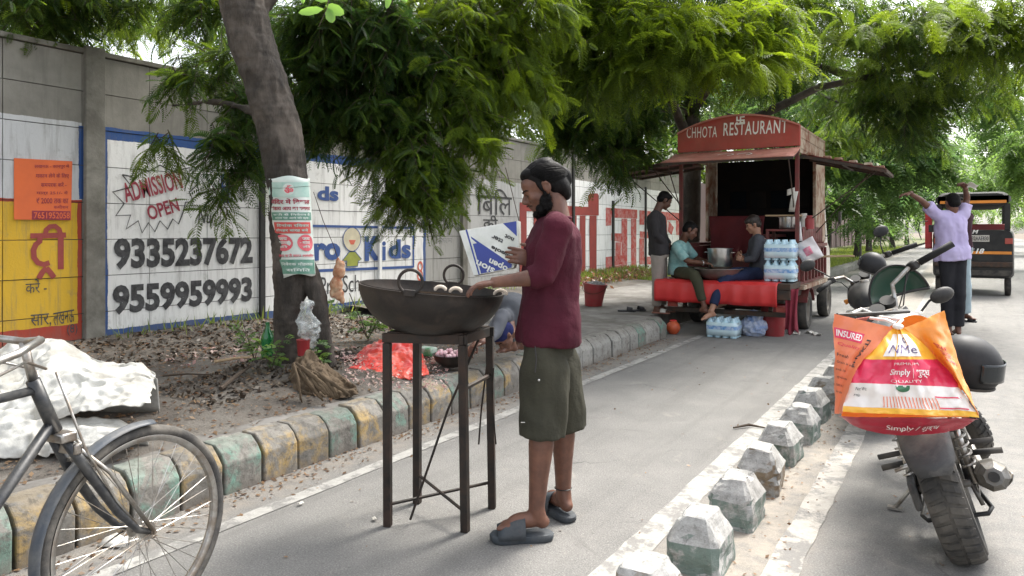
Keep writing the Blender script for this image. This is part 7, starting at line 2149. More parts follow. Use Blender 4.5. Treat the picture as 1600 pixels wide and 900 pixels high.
def cyc_wheel(x0):
    c = BK(x0, 0, RW); ax = RB @ V((0, 1, 0)); fx = RB @ V((1, 0, 0)); uz = RB @ V((0, 0, 1))
    m_ = MB(); m_.ring(c, ax, RW - .019, .019, 72, 10)
    w = m_.build('wheel', MTYREG, bi)
    m_ = MB(); m_.lathe([(RW - .034, -.015), (RW - .040, -.016), (RW - .052, -.010), (RW - .056, 0), (RW - .052, .010), (RW - .040, .016), (RW - .034, .015), (RW - .038, 0), (RW - .034, -.015)], c, ax, 72, hint=fx)
    m_.build('rim', MCHR, w)
    m_ = MB(); m_.cyl(c - ax * .05, c + ax * .05, .013, 14); m_.cyl(c - ax * .036, c - ax * .031, .030, 18); m_.cyl(c + ax * .031, c + ax * .036, .030, 18); m_.cyl(c - ax * .075, c + ax * .075, .005, 8)
    m_.cyl(c + ax * .055, c + ax * .066, .011, 6); m_.cyl(c - ax * .066, c - ax * .055, .011, 6)
    m_.build('hub', MCHR, w)
    for k in range(36):
        s = 1 if k % 2 else -1
        a0 = 2 * PI * k / 36; a1 = a0 + (.62 if (k // 2) % 2 else -.62)
        p0 = c + ax * (.033 * s) + (fx * math.cos(a1) + uz * math.sin(a1)) * .026
        p1 = c + ax * (.004 * s) + (fx * math.cos(a0) + uz * math.sin(a0)) * (RW - .052)
        q = MB(); q.tube([p0, p1], .0014, 4, cap=False); q.build('spoke', MCHR, w)
    return w
cyc_wheel(0); cyc_wheel(-1.12)
def bt(name, pts, r, mt=MBIKE, n=10, flat=1.0, parent=None):
    m_ = MB(); m_.tube([BK(*p) for p in pts], r, n, flat=flat); return m_.build(name, mt, parent or bi, angle=180)
HT, HB = (-.35, 0, .93), (-.285, 0, .76)        # head tube top, bottom
for s in (1, -1):
    bt('fork_blade', [(HB[0] + .01, .030*s, .735), (-.215, .048*s, .62), (-.12, .052*s, .46), (-.05, .054*s, .375), (0, .056*s, RW)], [.016, .016, .014, .011, .009])
    bt('brake_rod', [(-.31, .05*s, .95), (-.235, .066*s, .70), (-.13, .062*s, .50), (-.06, .058*s, .40)], .0042, MCHR, 6)
    bt('mudguard_stay', [(.0, .062*s, RW + .005), (-.15, .06*s, .60), (-.24, .035*s, .70)], .0075, MCHR, 8)
    bt('lower_stay', [(.0, .062*s, RW), (-.36, .045*s, .26)], .003, MCHR, 6)
m_ = MB(); m_.box(BK(-.275, 0, .742), (.05, .11, .03), RB); m_.box(BK(-.25, 0, .70), (.025, .12, .035), RB); m_.build('fork_crown', MCHR, bi, bevel=.006)
bt('head_tube', [HB, HT], .020)
bt('brake_bridge', [(-.238, -.062, .705), (-.232, -.02, .722), (-.232, .02, .722), (-.238, .062, .705)], .006, MCHR, 8)
for s in (1, -1):
    m_ = MB(); m_.box(BK(-.212, .020*s, .655), (.05, .014, .014), RB); m_.build('brake_shoe', MTYRE, bi, bevel=.003)
bt('down_tube', [(-.295, 0, .79), (-.70, 0, .30)], .017); bt('top_tube', [(-.325, 0, .90), (-.86, 0, .87)], .014); bt('seat_tube', [(-.70, 0, .30), (-.88, 0, .92)], .015)
for s in (1, -1):
    bt('chain_stay', [(-.70, .03*s, .30), (-1.12, .06*s, RW)], .009); bt('seat_stay', [(-.86, .02*s, .86), (-1.12, .06*s, RW)], .008)
bt('stem', [HT, (-.375, 0, 1.05)], .013, MCHR)
bt('handlebar', [(-.66, -.20, 1.005), (-.50, -.19, 1.04), (-.39, -.11, 1.06), (-.37, 0, 1.05), (-.39, .11, 1.06), (-.50, .19, 1.04), (-.66, .20, 1.005)], .0115, MCHR, 10)
for s in (1, -1):
    bt('grip', [(-.75, .205*s, .985), (-.63, .198*s, 1.012)], .016, MTYRE)
    bt('brake_lever', [(-.72, .20*s, .945), (-.55, .18*s, .985), (-.42, .09*s, 1.0), (-.34, .05*s, .965)], .0045, MCHR, 6)
m_ = MB(); m_.ell(BK(-.92, 0, .99), (.13, .09, .035), RB); m_.ell(BK(-.98, 0, .99), (.08, .11, .04), RB); m_.build('saddle', MTYRE, bi)
def mudg(x0, a0, a1):
    m_ = MB(); rings = []
    for k in range(25):
        a = math.radians(a0 + (a1 - a0) * k / 24); ring = []
        for j in range(7):
            y = (j - 3) / 3; R = RW + .018 - .012 * y * y
            ring.append(BK(x0 + math.cos(a) * R, .029 * y, RW + math.sin(a) * R))
        rings.append(ring)
    m_.loft(rings, closed=False, cap=False); m_.build('mudguard', MFEND, bi, thick=.0015, angle=180)
mudg(0, 82, 205); mudg(-1.12, 30, 190)
m_ = MB(); m_.ring(BK(-.70, -.06, .30), RB @ V((0, 1, 0)), .09, .004, 30, 6); m_.build('chain_wheel', MCHR, bi)
for s in (1, -1):
    bt('crank', [(-.70, .07*s, .30), (-.70 + .16*s, .075*s, .27)], .009, MCHR); m_ = MB(); m_.box(BK(-.70 + .16*s, .12*s, .27), (.09, .08, .02), RB); m_.build('pedal', MTYRE, bi, bevel=.004)
bt('kick_stand', [(-1.1, .08, RW), (-1.16, .16, .01)], .008, MCHR, 6)

# ================================================================== MOTORCYCLES
MMETG = M('silver_grey_paint', (.26, .27, .28, 1), (.20, .21, .22, 1), 5, .35, .4, bs=.05, dirt=(.25, .22, .18, 1), dscale=6, damt=.5, coat=.3)
MGRIP = M('grip_rubber', (.012, .012, .012, 1), (.02, .02, .02, 1), 12, .7, bs=.5, bscale=200, bd=.002, spec=.2)
MBLKM = M('black_bike_plastic', (.006, .006, .007, 1), (.013, .013, .014, 1), 6, .5, spec=.3, bs=.1, dirt=(.10, .09, .075, 1), dscale=7, damt=.3)
MENG = M('cast_engine_metal', (.20, .195, .185, 1), (.12, .115, .105, 1), 16, .5, .7, bs=.4, dirt=(.16, .13, .09, 1), dscale=9, damt=.6)
MSEAT = M('black_rexine', (.016, .016, .018, 1), (.024, .024, .027, 1), 8, .5, bs=.35, bscale=90, dirt=(.10, .095, .09, 1), dscale=5, damt=.4)
MFENDD = M('dusty_mudguard', (.035, .035, .037, 1), (.05, .05, .05, 1), 7, .6, bs=.3, dirt=(.20, .185, .165, 1), dscale=5, damt=.6)
MGREENI = M('green_tinted_shell', (.008, .060, .035, 1), (.006, .045, .028, 1), 4, .3, bs=.05)
def motorcycle(label, contact, head_deg, lean_deg, steer_deg, tank_m, detail=True):
    b0 = V(contact); a = math.radians(90 + head_deg)
    Hx = V((math.cos(a), math.sin(a), 0)); Lx = UP.cross(Hx); l = math.radians(lean_deg)
    # leaning to the left: the top moves towards +left
    Uz = (UP * math.cos(l) + Lx * math.sin(l)); Ly = Uz.cross(Hx)
    R = Matrix((Hx, Ly, Uz)).transposed()
    t = empty('motorcycle', b0, label=label, cat='motorcycle')
    def W(x, y, z): return b0 + R @ V((x, y, z))
    def tube(name, pts, r, mt, n=9, parent=None, flat=1.0):
        m = MB(); m.tube([W(*p) for p in pts], r, n, flat=flat); return m.build(name, mt, parent or t, angle=180)
    def box(name, c, s, mt, bev=.01, parent=None):
        m = MB(); m.box(W(*c), s, R); return m.build(name, mt, parent or t, smooth=True, bevel=bev)
    RR, WB = .305, 1.27
    def mwheel(c, ax, fx, uz, Rw, w):
        m = MB()
        prof = [(Rw * .70, -w * .36), (Rw * .80, -w * .5), (Rw * .90, -w * .49), (Rw * .965, -w * .34), (Rw * .995, -w * .15), (Rw, 0), (Rw * .995, w * .15), (Rw * .965, w * .34), (Rw * .90, w * .49), (Rw * .80, w * .5), (Rw * .70, w * .36), (Rw * .70, -w * .36)]
        m.lathe(prof, c, ax, 56, hint=fx)
        wh = m.build('wheel', MTYRE, t)
        # tread blocks
        n = 44
        m = MB()
        for k in range(n):
            for s, off, ww in ((-1, 0, 1), (1, .5, 1)):
                aa = 2 * PI * (k + off) / n
                rad = fx * math.cos(aa) + uz * math.sin(aa); tan = -fx * math.sin(aa) + uz * math.cos(aa)
                tw = s * .35
                p = [c + rad * (Rw * 1.004) + ax * (s * w * .04) , c + rad * (Rw * .985) + ax * (s * w * .30) + tan * .012, c + rad * (Rw * .945) + ax * (s * w * .44) + tan * .020]
                h = tan * (PI * Rw / n * .62)
                q = [p_ - h + rad * .0 for p_ in p] + [p_ + h for p_ in p]
                up_ = rad * .0045
                vs = [v - rad * .01 for v in q] + [v + up_ for v in q]
                m.add(vs, [(6,7,10,9), (7,8,11,10), (0,1,7,6), (1,2,8,7), (3,9,10,4), (4,10,11,5), (0,6,9,3), (2,5,11,8)])
        tb_ = m.build('tread_blocks', MTYRE, wh, smooth=False); tb_['kind'] = 'stuff'
        m = MB(); m.lathe([(Rw * .60, -w * .30), (Rw * .72, -w * .37), (Rw * .71, -w * .30), (Rw * .64, 0), (Rw * .71, w * .30), (Rw * .72, w * .37), (Rw * .60, w * .30), (Rw * .60, -w * .30)], c, ax, 48, hint=fx)
        m.build('rim', MENG, wh)
        for k in range(6):
            aa = 2 * PI * k / 6
            rad = fx * math.cos(aa) + uz * math.sin(aa)
            q = MB(); q.tube([c + rad * .04, c + rad * Rw * .64], [.022, .013], 8, hint=ax, flat=.6); q.build('cast_spoke', MENG, wh)
        m = MB(); m.cyl(c - ax * .07, c + ax * .07, .055, 24); m.cyl(c - ax * .10, c + ax * .10, .016, 12); m.build('hub', MENG, wh)
        return wh
    mwheel(W(0, 0, RR), Ly, Hx, Uz, RR, .15)
    # rear mudguard: hugger that runs down behind the wheel
    m = MB(); rings = []
    for k in range(14):
        aa = math.radians(62 + (158 - 62) * k / 13); Rg = RR + .055 + .06 * (k / 13)
        hw = .085 + .012 * math.sin(k / 13 * PI) if k < 12 else (.082 if k == 12 else .055)
        ring = []
        for j in range(9):
            y = (j - 4) / 4; ring.append(W(math.cos(aa) * (Rg - .030 * y * y), hw * y, RR + math.sin(aa) * (Rg - .030 * y * y)))
        rings.append(ring)
    m.loft(rings, closed=False, cap=False); m.build('rear_mudguard', MFENDD, t, thick=.004, angle=180)
    # tail, seat, tank, side panels
    m = MB(); rings = []
    for (x, z, hw, hh) in ((-.22, .80, .05, .03), (-.18, .80, .085, .05), (0, .79, .11, .06), (.25, .765, .125, .06), (.45, .73, .115, .06), (.58, .72, .09, .05)):
        rings.append([W(x, math.cos(q) * hw, z + math.sin(q) * hh) for q in [2 * PI * j / 16 for j in range(16)]])
    m.loft(rings); m.build('seat', MSEAT, t, angle=180)
    m = MB(); rings = []
    for (x, z, hw, hh) in ((.52, .78, .06, .07), (.58, .82, .10, .10), (.72, .86, .145, .12), (.88, .88, .155, .12), (.99, .88, .12, .10), (1.05, .87, .06, .06)):
        rings.append([W(x, math.cos(q) * hw, z + math.sin(q) * hh * (1 if math.sin(q) > 0 else .8)) for q in [2 * PI * j / 18 for j in range(18)]])
    m.loft(rings); tk_ = m.build('fuel_tank', tank_m, t, angle=180)
    m = MB(); m.cyl(W(.84, 0, .985), W(.84, 0, 1.008), .036, 18); m.build('filler_cap', MCHR, tk_)
    for s in (1, -1):
        m = MB(); m.poly([W(*p) for p in ((.05, .085*s, .74), (.42, .10*s, .70), (.5, .10*s, .52), (.30, .10*s, .50), (.08, .085*s, .62))], R @ V((0, .02*s, 0))); m.build('side_panel', MBLKM, t, bevel=.006)
        tube('shock_absorber', [(-.0, .115*s, .30), (.10, .115*s, .64)], .014, MCHR)
        q = MB()
        q.tube([W(.013 + .087 * f, .115*s, .36 + .25 * f) + R @ V((math.cos(f * 44) * .026, math.sin(f * 44) * .026, 0)) for f in [i / 90 for i in range(91)]], .0055, 5); q.build('spring', MCHR, t)
        tube('swing_arm', [(.48, .10*s, .36), (0, .10*s, RR)], .020, MBLKM)
        tube('rear_frame', [(.42, .10*s, .44), (.18, .11*s, .62), (-.16, .09*s, .76)], .013, MBLKM)
        tube('fork_leg', [(1.06, .085*s, .80), (WB - .01, .085*s, .34)], .020, MCHR)
    m = MB(); m.tube([W(-.05, .115, .83), W(-.20, .10, .86), W(-.25, 0, .865), W(-.20, -.10, .86), W(-.05, -.115, .83)], .011, 8); m.build('grab_rail', MCHR, t)
    box('tail_light', (-.225, 0, .785), (.05, .13, .05), MRED, .01)
    tube('frame_tube', [(.5, 0, .72), (.95, 0, .74), (1.05, 0, .80)], .022, MBLKM); tube('frame_tube', [(1.03, 0, .78), (.95, 0, .45), (.80, 0, .24), (.5, 0, .26)], .018, MBLKM)
    e_ = box('engine', (.66, 0, .36), (.34, .22, .24), MENG, .04); 
    m = MB(); m.tube([W(.74, 0, .46), W(.82, 0, .68)], [.085, .075], 14); m.build('cylinder', MENG, e_)
    for k in range(6):
        f = k / 5; c = W(.75 + .06 * f, 0, .49 + .16 * f); m = MB(); m.box(c, (.22, .20, .008), R @ Matrix.Rotation(.35, 3, 'Y')); m.build('cooling_fin', MENG, e_, smooth=False)
    for s in (1, -1):
        m = MB(); m.cyl(W(.62, .11*s, .36), W(.62, .145*s, .36), .095, 24); m.build('crankcase_cover', MENG, e_, bevel=.01)
        tube('foot_peg', [(.40, .13*s, .32), (.40, .26*s, .31)], .014, MTYRE)
        tube('pillion_peg', [(.12, .12*s, .44), (.14, .23*s, .43)], .012, MTYRE)
    # exhaust on the right
    tube('exhaust_pipe', [(.86, -.06, .52), (.98, -.10, .42), (.92, -.13, .26), (.60, -.15, .20), (.34, -.165, .25)], .019, MCHR)
    m = MB(); m.tube([W(.36, -.17, .25), W(.28, -.175, .265), W(-.02, -.185, .33), W(-.09, -.187, .345), W(-.12, -.188, .351)], [.028, .052, .066, .060, .036], 8); mf = m.build('silencer', MENG, t, angle=30)
    m = MB(); m.cyl(W(-.119, -.188, .351), W(-.128, -.188, .353), .021, 14); m.build('outlet', MTYRE, mf)
    m = MB(); m.loft([[W(x, -.188 + math.cos(q) * r_, .335 + (.10 - x) * .19 - .02 + math.sin(q) * r_) for q in [math.radians(200 + 20 * j) for j in range(8)]] for x, r_ in ((.28, .064), (.05, .078))], closed=False, cap=False); m.build('heat_shield', MCHR, mf, thick=.003)
    tube('brake_rod', [(.0, -.11, .24), (.34, -.12, .22)], .006, MCHR); tube('brake_arm', [(0, -.10, RR), (-.015, -.115, .215)], .009, MENG)
    # chain case and stands on the left
    m = MB(); m.poly([W(*p) for p in ((-.07, .105, .36), (.46, .105, .42), (.46, .105, .31), (-.07, .105, .235))], R @ V((0, .03, 0))); m.build('chain_case', MFENDD, t, bevel=.01)
    side_foot = W(.45, .30, .0); side_foot.z = .012
    m = MB(); m.tube([W(.42, .10, .30), W(.40, .16, .20), side_foot], [.011, .010, .009], 8); m.box(side_foot, (.07, .035, .012)); m.build('side_stand', MCHR, t)
    tube('centre_stand', [(.42, -.08, .22), (.20, -.14, .13), (.13, -.12, .13), (.13, .12, .13), (.20, .14, .13), (.42, .08, .22)], .010, MBLKM)
    tube('plate_bracket', [(-.28, .02, .50), (-.30, .14, .48)], .007, MCHR)
    # front end, turned by the steering
    rake = math.radians(27); st_ = math.radians(steer_deg)
    axv = V((-math.sin(rake), 0, math.cos(rake)))
    piv = V((1.02, 0, .86)); RS = Matrix.Rotation(st_, 3, axv)
    def S(x, y, z): return W(*(piv + RS @ (V((x, y, z)) - piv)))
    def stube(name, pts, r, mt, n=9, parent=None):
        m = MB(); m.tube([S(*p) for p in pts], r, n); return m.build(name, mt, parent or t, angle=180)
    for o in list(t.children):
        if o.name.startswith('fork_leg'): bpy.data.objects.remove(o)
    for s in (1, -1):
        stube('fork_leg', [(1.0, .085*s, .96), (1.12, .085*s, .70), (WB, .085*s, RR)], [.017, .019, .024], MCHR)
    R2 = R @ RS
    fw_ = mwheel(S(WB, 0, RR), R2 @ V((0, 1, 0)), R2 @ V((1, 0, 0)), R2 @ V((0, 0, 1)), RR, .095)
    m = MB(); rings = []
    for k in range(11):
        aa = math.radians(20 + 140 * k / 10); Rg = RR + .03
        rings.append([S(WB + math.cos(aa) * (Rg - .02 * y * y), .065 * y, RR + math.sin(aa) * (Rg - .02 * y * y)) for y in (-1, -.5, 0, .5, 1)])
    m.loft(rings, closed=False, cap=False); m.build('front_mudguard', tank_m, t, thick=.003, angle=180)
    m = MB(); m.box(S(1.0, 0, .95), (.07, .20, .03), R2); m.box(S(1.05, 0, .82), (.07, .20, .03), R2); m.build('fork_yoke', MENG, t, bevel=.006)
    hbz = 1.10
    hb_ = stube('handlebar', [(.82, -.40, hbz), (.93, -.24, hbz + .015), (.985, -.13, hbz - .01), (.985, -.06, .985), (.985, .06, .985), (.985, .13, hbz - .01), (.93, .24, hbz + .015), (.82, .40, hbz)], .0125, MCHR, 10)
    for s in (1, -1):
        stube('grip', [(.785, .455*s, hbz - .004), (.895, .29*s, hbz + .008)], .0195, MGRIP, 12, hb_)
        m = MB(); m.box(S(.915, .262*s, hbz + .012), (.06, .045, .05), R2); m.build('switch_cluster', MBLKM, hb_, bevel=.01)
        stube('lever', [(.945, .255*s, hbz + .008), (.955, .31*s, hbz), (.90, .40*s, hbz - .006)], .006, MCHR, 6, hb_)
        stube('mirror_stem', [(.93, .24*s, hbz + .02), (.98, .28*s, hbz + .10), (1.0, .33*s, hbz + .17)], .0055, MBLKM, 6, hb_) if detail is not True else None
        if detail is not True:
            m = MB(); m.ell(S(1.0, .35*s, hbz + .20), (.02, .07, .048), R2); m.build('mirror', MBLKM, hb_)
    for k, (a0, b1) in enumerate((((.94, -.24, hbz), (1.14, -.03, .86)), ((.94, .24, hbz), (1.15, .03, .88)), ((.93, -.22, hbz + .01), (1.10, .05, .80)))):
        mid = tuple((a0[i] + b1[i]) / 2 + (.07, -.02 * k, -.05 + .11 * (k % 2))[i] for i in range(3)); stube('cable', [a0, mid, b1], .004, MBLKM, 5)
    m = MB(); m.lathe([(.001, -.10), (.05, -.095), (.085, -.04), (.09, 0), (.085, .012), (.001, .018)], S(1.17, 0, .90), R2 @ V((1, 0, -.1)), 20); m.build('headlight', MBLKM, t)
    m = MB()
    for s in (-1, 1): m.cyl(S(1.03, .045*s, .99), S(1.05, .045*s, 1.035) if False else S(.99, .045*s, 1.04), .042, 18)
    m.build('instrument_dial', MBLKM, t)
    m = MB()
    for s in (-1, 1): pass
    for s in (-1, 1):
        stube('indicator', [(1.12, .09*s, .88), (1.12, .16*s, .88)], [.012, .022], MORG, 10)
    return t, W, S, R, R2

mt_, W_, S_, R_1, R_2 = motorcycle('silver grey motorcycle leaning on its stand in the right foreground', (.03, 3.62, 0), 3.5, 18, 44, MMETG)
# tinted shell behind the handlebar, its green inner side towards the rider
c = P(1402, 452, 4.55)
Rv = Fr(dirv(.15, 1, -.1), dirv(-.38, -.25, 1))
m_ = MB()
def shell(u, v, k=1.0):
    a = PI * (u); b_ = v * PI / 2
    return c + Rv @ V((-.02 + .14 * math.cos(b_) * math.sin(a) * k + .02, math.cos(a) * .175 * (.35 + .65 * math.sin(b_ + .001)) * k, -.06 + .20 * math.sin(a) * math.sin(b_) * k))
m_.grid(lambda u, v: c + Rv @ V((.12 * math.cos(v * PI / 2), .178 * math.cos(PI * u) * (.25 + .75 * math.sin(v * PI / 2)), -.05 + .20 * math.sin(PI * u) * (.1 + .9 * math.sin(v * PI / 2)))), 24, 10)
vs_ = m_.build('windscreen', MGREENI, mt_, thick=.004, angle=180)
m_ = MB(); m_.tube([c + Rv @ V((.0, .180 * math.cos(PI * u), -.05 + .202 * math.sin(PI * u))) for u in [i / 24 for i in range(25)]] , .007, 8); m_.build('rim', MBLKM, vs_)
m_ = MB(); m_.tube([c + Rv @ V((-.005, .178 * (1 - 2 * u), -.052 + .02 * math.sin(u * PI))) for u in [i / 10 for i in range(11)]] , .009, 8); m_.build('rim', MBLKM, vs_)
# mirror lying low by the tank
m_ = MB(); c2 = P(1472, 461, 3.95); m_.ell(c2, (.075, .03, .042), Fr(dirv(1, .2, .32), dirv(-.3, 0, 1))); m_.tube([c2, P(1452, 470, 3.95), P(1440, 486, 3.95)], .007, 6); m_.build('mirror', MBLKM, mt_)
mo2, W2, S2, R3, R4 = motorcycle('black motorcycle parked beyond the silver grey one', (-.42, 5.75, 0), 4, 12, 32, MBLKM, 'mirrors')
# helmets
def helmet(c, r, f, u, lab):
    t = empty('helmet', V(c) - UP * r, label=lab, cat='helmet')
    R = Fr(f, u); m = MB()
    rings = []
    for k in range(10):
        ph = math.radians(-38 + 128 * k / 9)
        rings.append([V(c) + R @ V((math.cos(th) * math.cos(ph) * r * 1.08, math.sin(th) * math.cos(ph) * r * .92, math.sin(ph) * r)) for th in [2 * PI * j / 24 for j in range(24)]])
    m.loft(rings); m.build('shell', MGLOSSB, t, angle=180)
    m = MB(); m.tube([V(c) + R @ V((math.cos(th) * math.cos(-.66) * r * 1.1, math.sin(th) * math.cos(-.66) * r * .94, math.sin(-.66) * r)) for th in [2 * PI * j / 24 for j in range(24)]], .007, 6, closed=True); m.build('edge_trim', MTYRE, t)
    m = MB(); m.grid(lambda a, b_: V(c) + R @ (V((math.cos((a - .5) * 2.2) * 1.11, math.sin((a - .5) * 2.2) * .95, -.32 + .62 * b_)) * r * .99), 14, 6); m.build('visor', MGLASSD, t, thick=.003, angle=180)
    return t
MGLOSSB = M('scuffed_black_gloss', (.007, .0075, .009, 1), (.013, .013, .015, 1), 5, .5, bs=.05, dirt=(.05, .05, .052, 1), dscale=5, damt=.35, spec=.3)
helmet(P(1508, 570, 3.3), .138, dirv(.75, -.55, -.1), dirv(-.25, .1, 1), 'big scuffed black helmet hung right of the orange shopping bag')
helmet(P(1363, 413, 5.6), .095, dirv(-.5, .8, .3), dirv(0, 0, 1), 'small glossy black helmet hung on the black motorcycle')

# ------------------------------------------------------------------ the shopping bag
bagD = 2.78
bc = [P(1300, 492, bagD + .08), P(1402, 512, bagD), P(1472, 487, bagD + .02), P(1476, 560, bagD), P(1524, 646, bagD), P(1310, 645, bagD + .02)]
sb = empty('shopping_bag', P(1415, 676, bagD), label='bulging orange, pink and white woven shopping bag tied behind the motorcycle seat', cat='bag')
MB_O = M('bag_orange', (.80, .26, .03, 1), (.85, .33, .04, 1), 3, .35, bs=.25, bd=.01, bscale=14, coat=.2)
MB_Y = M('bag_yellow', (.88, .50, .05, 1), (.85, .42, .04, 1), 4, .35, bs=.2, bd=.01, bscale=14, coat=.2)
MB_S = M('bag_salmon', (.78, .20, .10, 1), (.82, .24, .10, 1), 3, .35, bs=.25, bd=.01, bscale=14, coat=.2)
MB_P = M('bag_pink', (.72, .035, .10, 1), (.66, .03, .09, 1), 3, .35, bs=.25, bd=.01, bscale=14, coat=.2)
MB_W = M('bag_white', (.80, .74, .70, 1), (.82, .78, .74, 1), 5, .35, bs=.25, bd=.01, bscale=14, coat=.2)
MB_R = M('bag_dark_red', (.46, .02, .045, 1), (.40, .018, .04, 1), 3, .38, bs=.3, bd=.01, bscale=14, coat=.2)
MB_G = M('bag_green', (.03, .16, .07, 1), None, 4, .5, bs=0)
# front panel: rows of pixel outlines (left, right) from the tied neck to the base fold; bulges towards the viewer
def bag_pt(px, py, bul, o=0.0):
    w = .010 * noise.noise(V((px * .035, py * .03, 1))) * 2 + .006 * (1 - 3 * abs(noise.noise(V((px * .05, py * .02, 4)))))
    return P(px, py, bagD - bul - o + w)
cr1, cr2 = crumple(.011, 5.5, 3), crumple(.005, 15, 8)
def crk(p): return p - CD * (cr1(p) + cr2(p))
rows = [(512, 1396, 1412), (535, 1375, 1440), (560, 1350, 1462), (575, 1338, 1478), (600, 1326, 1497), (622, 1320, 1512), (645, 1316, 1526), (652, 1316, 1527)]
def rowat(py):
    for (y0, a0, b0), (y1, a1, b1) in zip(rows[:-1], rows[1:]):
        if py <= y1:
            f = (py - y0) / (y1 - y0); return a0 + (a1 - a0) * f, b0 + (b1 - b0) * f
    return rows[-1][1:]
def front(u, py, o=0.0):
    a, b_ = rowat(py)
    slope = 8 * (u - .5) * (py > 600)
    bul = .10 * math.sin(min(1, (py - 505) / 130) * PI / 2) * math.sin(PI * (.08 + .84 * u)) + .018 * math.exp(-((u - .42 - .0 * py) / .03) ** 2) + .012 * math.exp(-((u - .62) / .03) ** 2)
    p = crk(bag_pt(a + (b_ - a) * u, py + slope, bul, 0)); return p - CD * o
def fpanel(u0, u1, y0, y1, mt, o, name, nu=56, nv=18, parent=None):
    m_ = MB(); m_.grid(lambda a, b_: front(u0 + (u1 - u0) * a, y0 + (y1 - y0) * b_, o), nu, nv)
    return m_.build(name, mt, parent or sb, angle=180)
fpanel(0, 1, 512, 561, MB_Y, 0, 'front_panel'); fp = fpanel(0, 1, 561, 601, MB_P, 0, 'front_panel'); fpanel(0, 1, 601, 646, MB_W, 0, 'front_panel')
fpanel(.22, .80, 522, 556, MB_W, .0025, 'printed_patch', 20, 8)
fpanel(0, 1, 638, 647, MB_Y, .0025, 'printed_edge')
m_ = MB(); pts = [front(.48 + .07 * math.cos(t), 602 + 11 * math.sin(t), .003) for t in [PI * k / 12 for k in range(13)]]; m_.poly(pts); m_.build('printed_emblem', MB_G, sb, smooth=False)
# base and side gusset
m_ = MB()
def basef(u, v):
    top = front(u, 648)
    f = math.sin(PI * u) ** .45
    a, b_ = 1308, 1527
    px = a + (b_ - a) * u; 
    y = 650 + 28 * v * f + 4 * u
    return crk(P(px + (1415 - px) * .10 * v, y, bagD - (.10 * math.sin(PI * (.08 + .84 * u))) * (1 - .9 * v) + .05 * v))
m_.grid(basef, 56, 14); m_.build('base_panel', MB_R, sb, angle=180)
m_ = MB()
lf = [(1300, 490), (1368, 502), (1396, 513)]
def leftf(u, v):
    y0 = 490 + 22 * u; y1 = 646
    py = y0 + (y1 - y0) * v
    xr = (1396 if py < 512 else rowat(max(512, py))[0])
    xl = 1303 + 0 * v
    px = xl + (xr - xl) * u
    return crk(P(px, py, bagD + .10 * (1 - u) + .012 * math.sin(u * 7 + v * 5) - .03 * math.sin(PI * v)))
m_.grid(leftf, 30, 36); m_.build('side_panel', MB_S, sb, angle=180)
m_ = MB()
def rightf(u, v):
    xl = 1412 if v <= .0 else None
    y0 = 512 - 27 * u; y1 = 648
    py = y0 + (y1 - y0) * v
    xa = 1412 if py < 512 else rowat(py)[1]
    xb = 1474 + 54 * v ** 1.2
    xb = max(xb, xa + .5)
    px = xa + (xb - xa) * u
    return crk(P(px, py, bagD + .03 * u + .015 * math.sin(u * 6 + v * 4) - .02 * (1 - u) * v - .05 * math.sin(PI * u) * math.sin(PI * v)))
m_.grid(rightf, 26, 36); m_.build('side_panel', MB_O, sb, angle=180)
m_ = MB()
def backf(u, v):
    top = (492 + 40 * u) if u < .5 else (512 - 20 * math.sin(PI * (u - .5) / .5)); px = 1304 + (168 + 54 * v ** 1.1) * u
    py = top + (652 - top) * v
    return P(px + (1415 - px) * .1 * v, py, bagD + .13 + .06 * math.sin(PI * u) * math.sin(PI * v))
m_.grid(backf, 20, 12); m_.build('back_panel', MB_O, sb, angle=180)
def btx(s, u0, u1, y0, y1, mt, bold=.03, shear=0, o=.005):
    mb = text_mb(s, (0, 0, 0), (1, 0, 0), (0, 1, 0), 1, 1, bold, shear)
    mb.v = [front(u0 + (u1 - u0) * p.x, y1 + (y0 - y1) * p.y, o) for p in mb.v]
    mb.build('lettering', mt, sb, smooth=False)
MPUR = M('bag_purple', (.10, .06, .20, 1), None, 4, .5, bs=0)
btx('NMe', .28, .76, 538, 551, MPUR, .0); btx('o', .52, .60, 527, 535, MPUR, .02)
btx('Simply', .36, .58, 576, 588, MB_W, .02, .3); btx('शुद्ध', .64, .78, 577, 590, MB_W, .02, .2); btx('/', .59, .62, 575, 590, MB_W, .0, .2)
btx('PREMIUM', .40, .70, 566, 570, MB_W, 0); btx('QUALITY', .38, .68, 593, 598, MB_W, 0)
btx('Net Wt.', .06, .16, 607, 612, MBLK, 0); btx('Mfg.', .06, .12, 618, 622, MBLK, 0)
for k in range(17): fpanel(.30 + k * .027, .308 + k * .027, 620, 637, MB_S, .003, 'printed_stripe', 2, 4)
fpanel(.74, .96, 617, 619, MB_P, .003, 'printed_stripe', 8, 1); fpanel(.74, .96, 634, 636, MB_P, .003, 'printed_stripe', 8, 1)
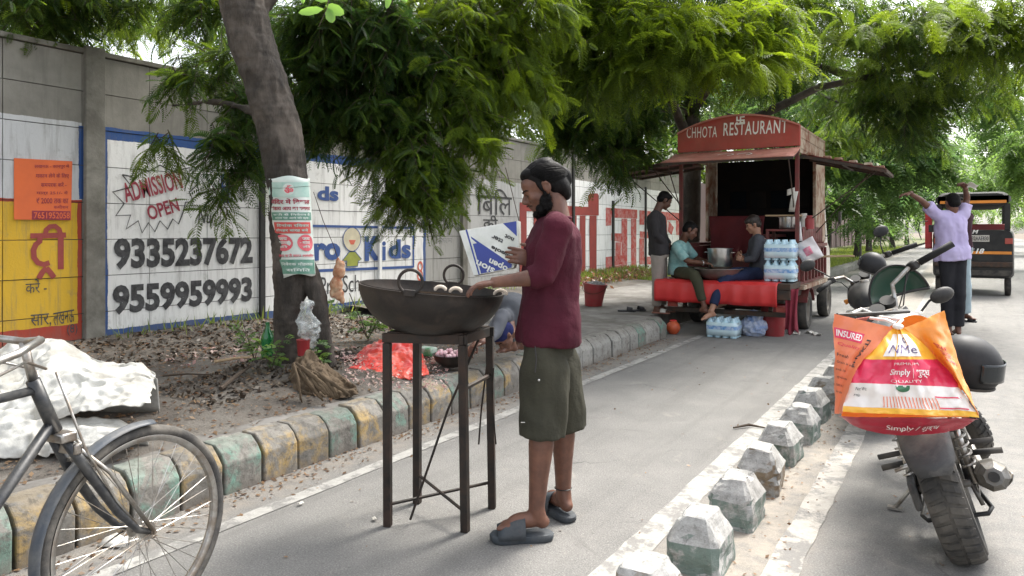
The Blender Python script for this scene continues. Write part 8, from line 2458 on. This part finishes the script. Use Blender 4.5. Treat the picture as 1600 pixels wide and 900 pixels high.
def ltx(s, u0, u1, v0, v1, mt, bold=.02, rot=False):
    mb = text_mb(s, (0, 0, 0), (1, 0, 0), (0, 1, 0), 1, 1, bold)
    f = (lambda p: leftf(u0 + (u1 - u0) * p.x, v1 + (v0 - v1) * p.y)) if not rot else (lambda p: leftf(u0 + (u1 - u0) * p.y, v1 + (v0 - v1) * p.x))
    mb.v = [f(p) - CD * .005 for p in mb.v]; mb.build('lettering', mt, sb, smooth=False)
m_ = MB(); m_.grid(lambda a, b_: leftf(.02 + .55 * a, .135 + .10 * b_) - CD * .003, 8, 4); m_.build('printed_band', MB_P, sb, angle=180)
ltx('INSURED', .05, .54, .15, .215, MB_W); ltx('Quality', .08, .6, .27, .31, MB_P, .0)
for k, s in enumerate(('Fresh', 'Grain in every', 'pack 10', 'Ingredients', 'Store in cool', 'dry place')): ltx(s, .05, .05 + .05 * len(s) + .1, .38 + .075 * k, .41 + .075 * k, MBLK, 0)
ltx('SHAKTI', .66, .76, .18, .48, MBLK, .03, True)
def rtx(s, u0, u1, v0, v1, mt):
    mb = text_mb(s, (0, 0, 0), (1, 0, 0), (0, 1, 0), 1, 1, .02); mb.v = [rightf(u0 + (u1 - u0) * p.x + .25 * p.y * 0, v1 + (v0 - v1) * p.y + .10 * p.x) - CD * .005 for p in mb.v]; mb.build('lettering', mt, sb, smooth=False)
rtx('STAR', .35, .7, .22, .27, MB_R); rtx('SUPER', .4, .78, .30, .35, MB_R); rtx('GRAIN', .45, .8, .38, .42, MB_P)
mb = text_mb('Simply / शुद्ध', (0, 0, 0), (1, 0, 0), (0, 1, 0), 1, 1, .0, .2); mb.v = [basef(.32 + .42 * p.x, .78 - .35 * p.y) - CD * .012 for p in mb.v]; mb.build('lettering', MB_W, sb, smooth=False)
m_ = MB(); m_.tube([P(1360, 497, bagD + .1), P(1385, 500, bagD + .02), P(1402, 508, bagD - .01), P(1410, 500, bagD + .04), P(1375, 495, bagD + .16)], .006, 7); m_.ell(P(1403, 510, bagD - .01), (.02, .015, .012)); m_.build('tie', MB_W, sb)
m_ = MB(); m_.tube([P(1308, 492, bagD + .2), P(1360, 490, bagD + .3), P(1420, 487, bagD + .5)], .008, 6); m_.build('carry_rod', MBLKM, mt_)
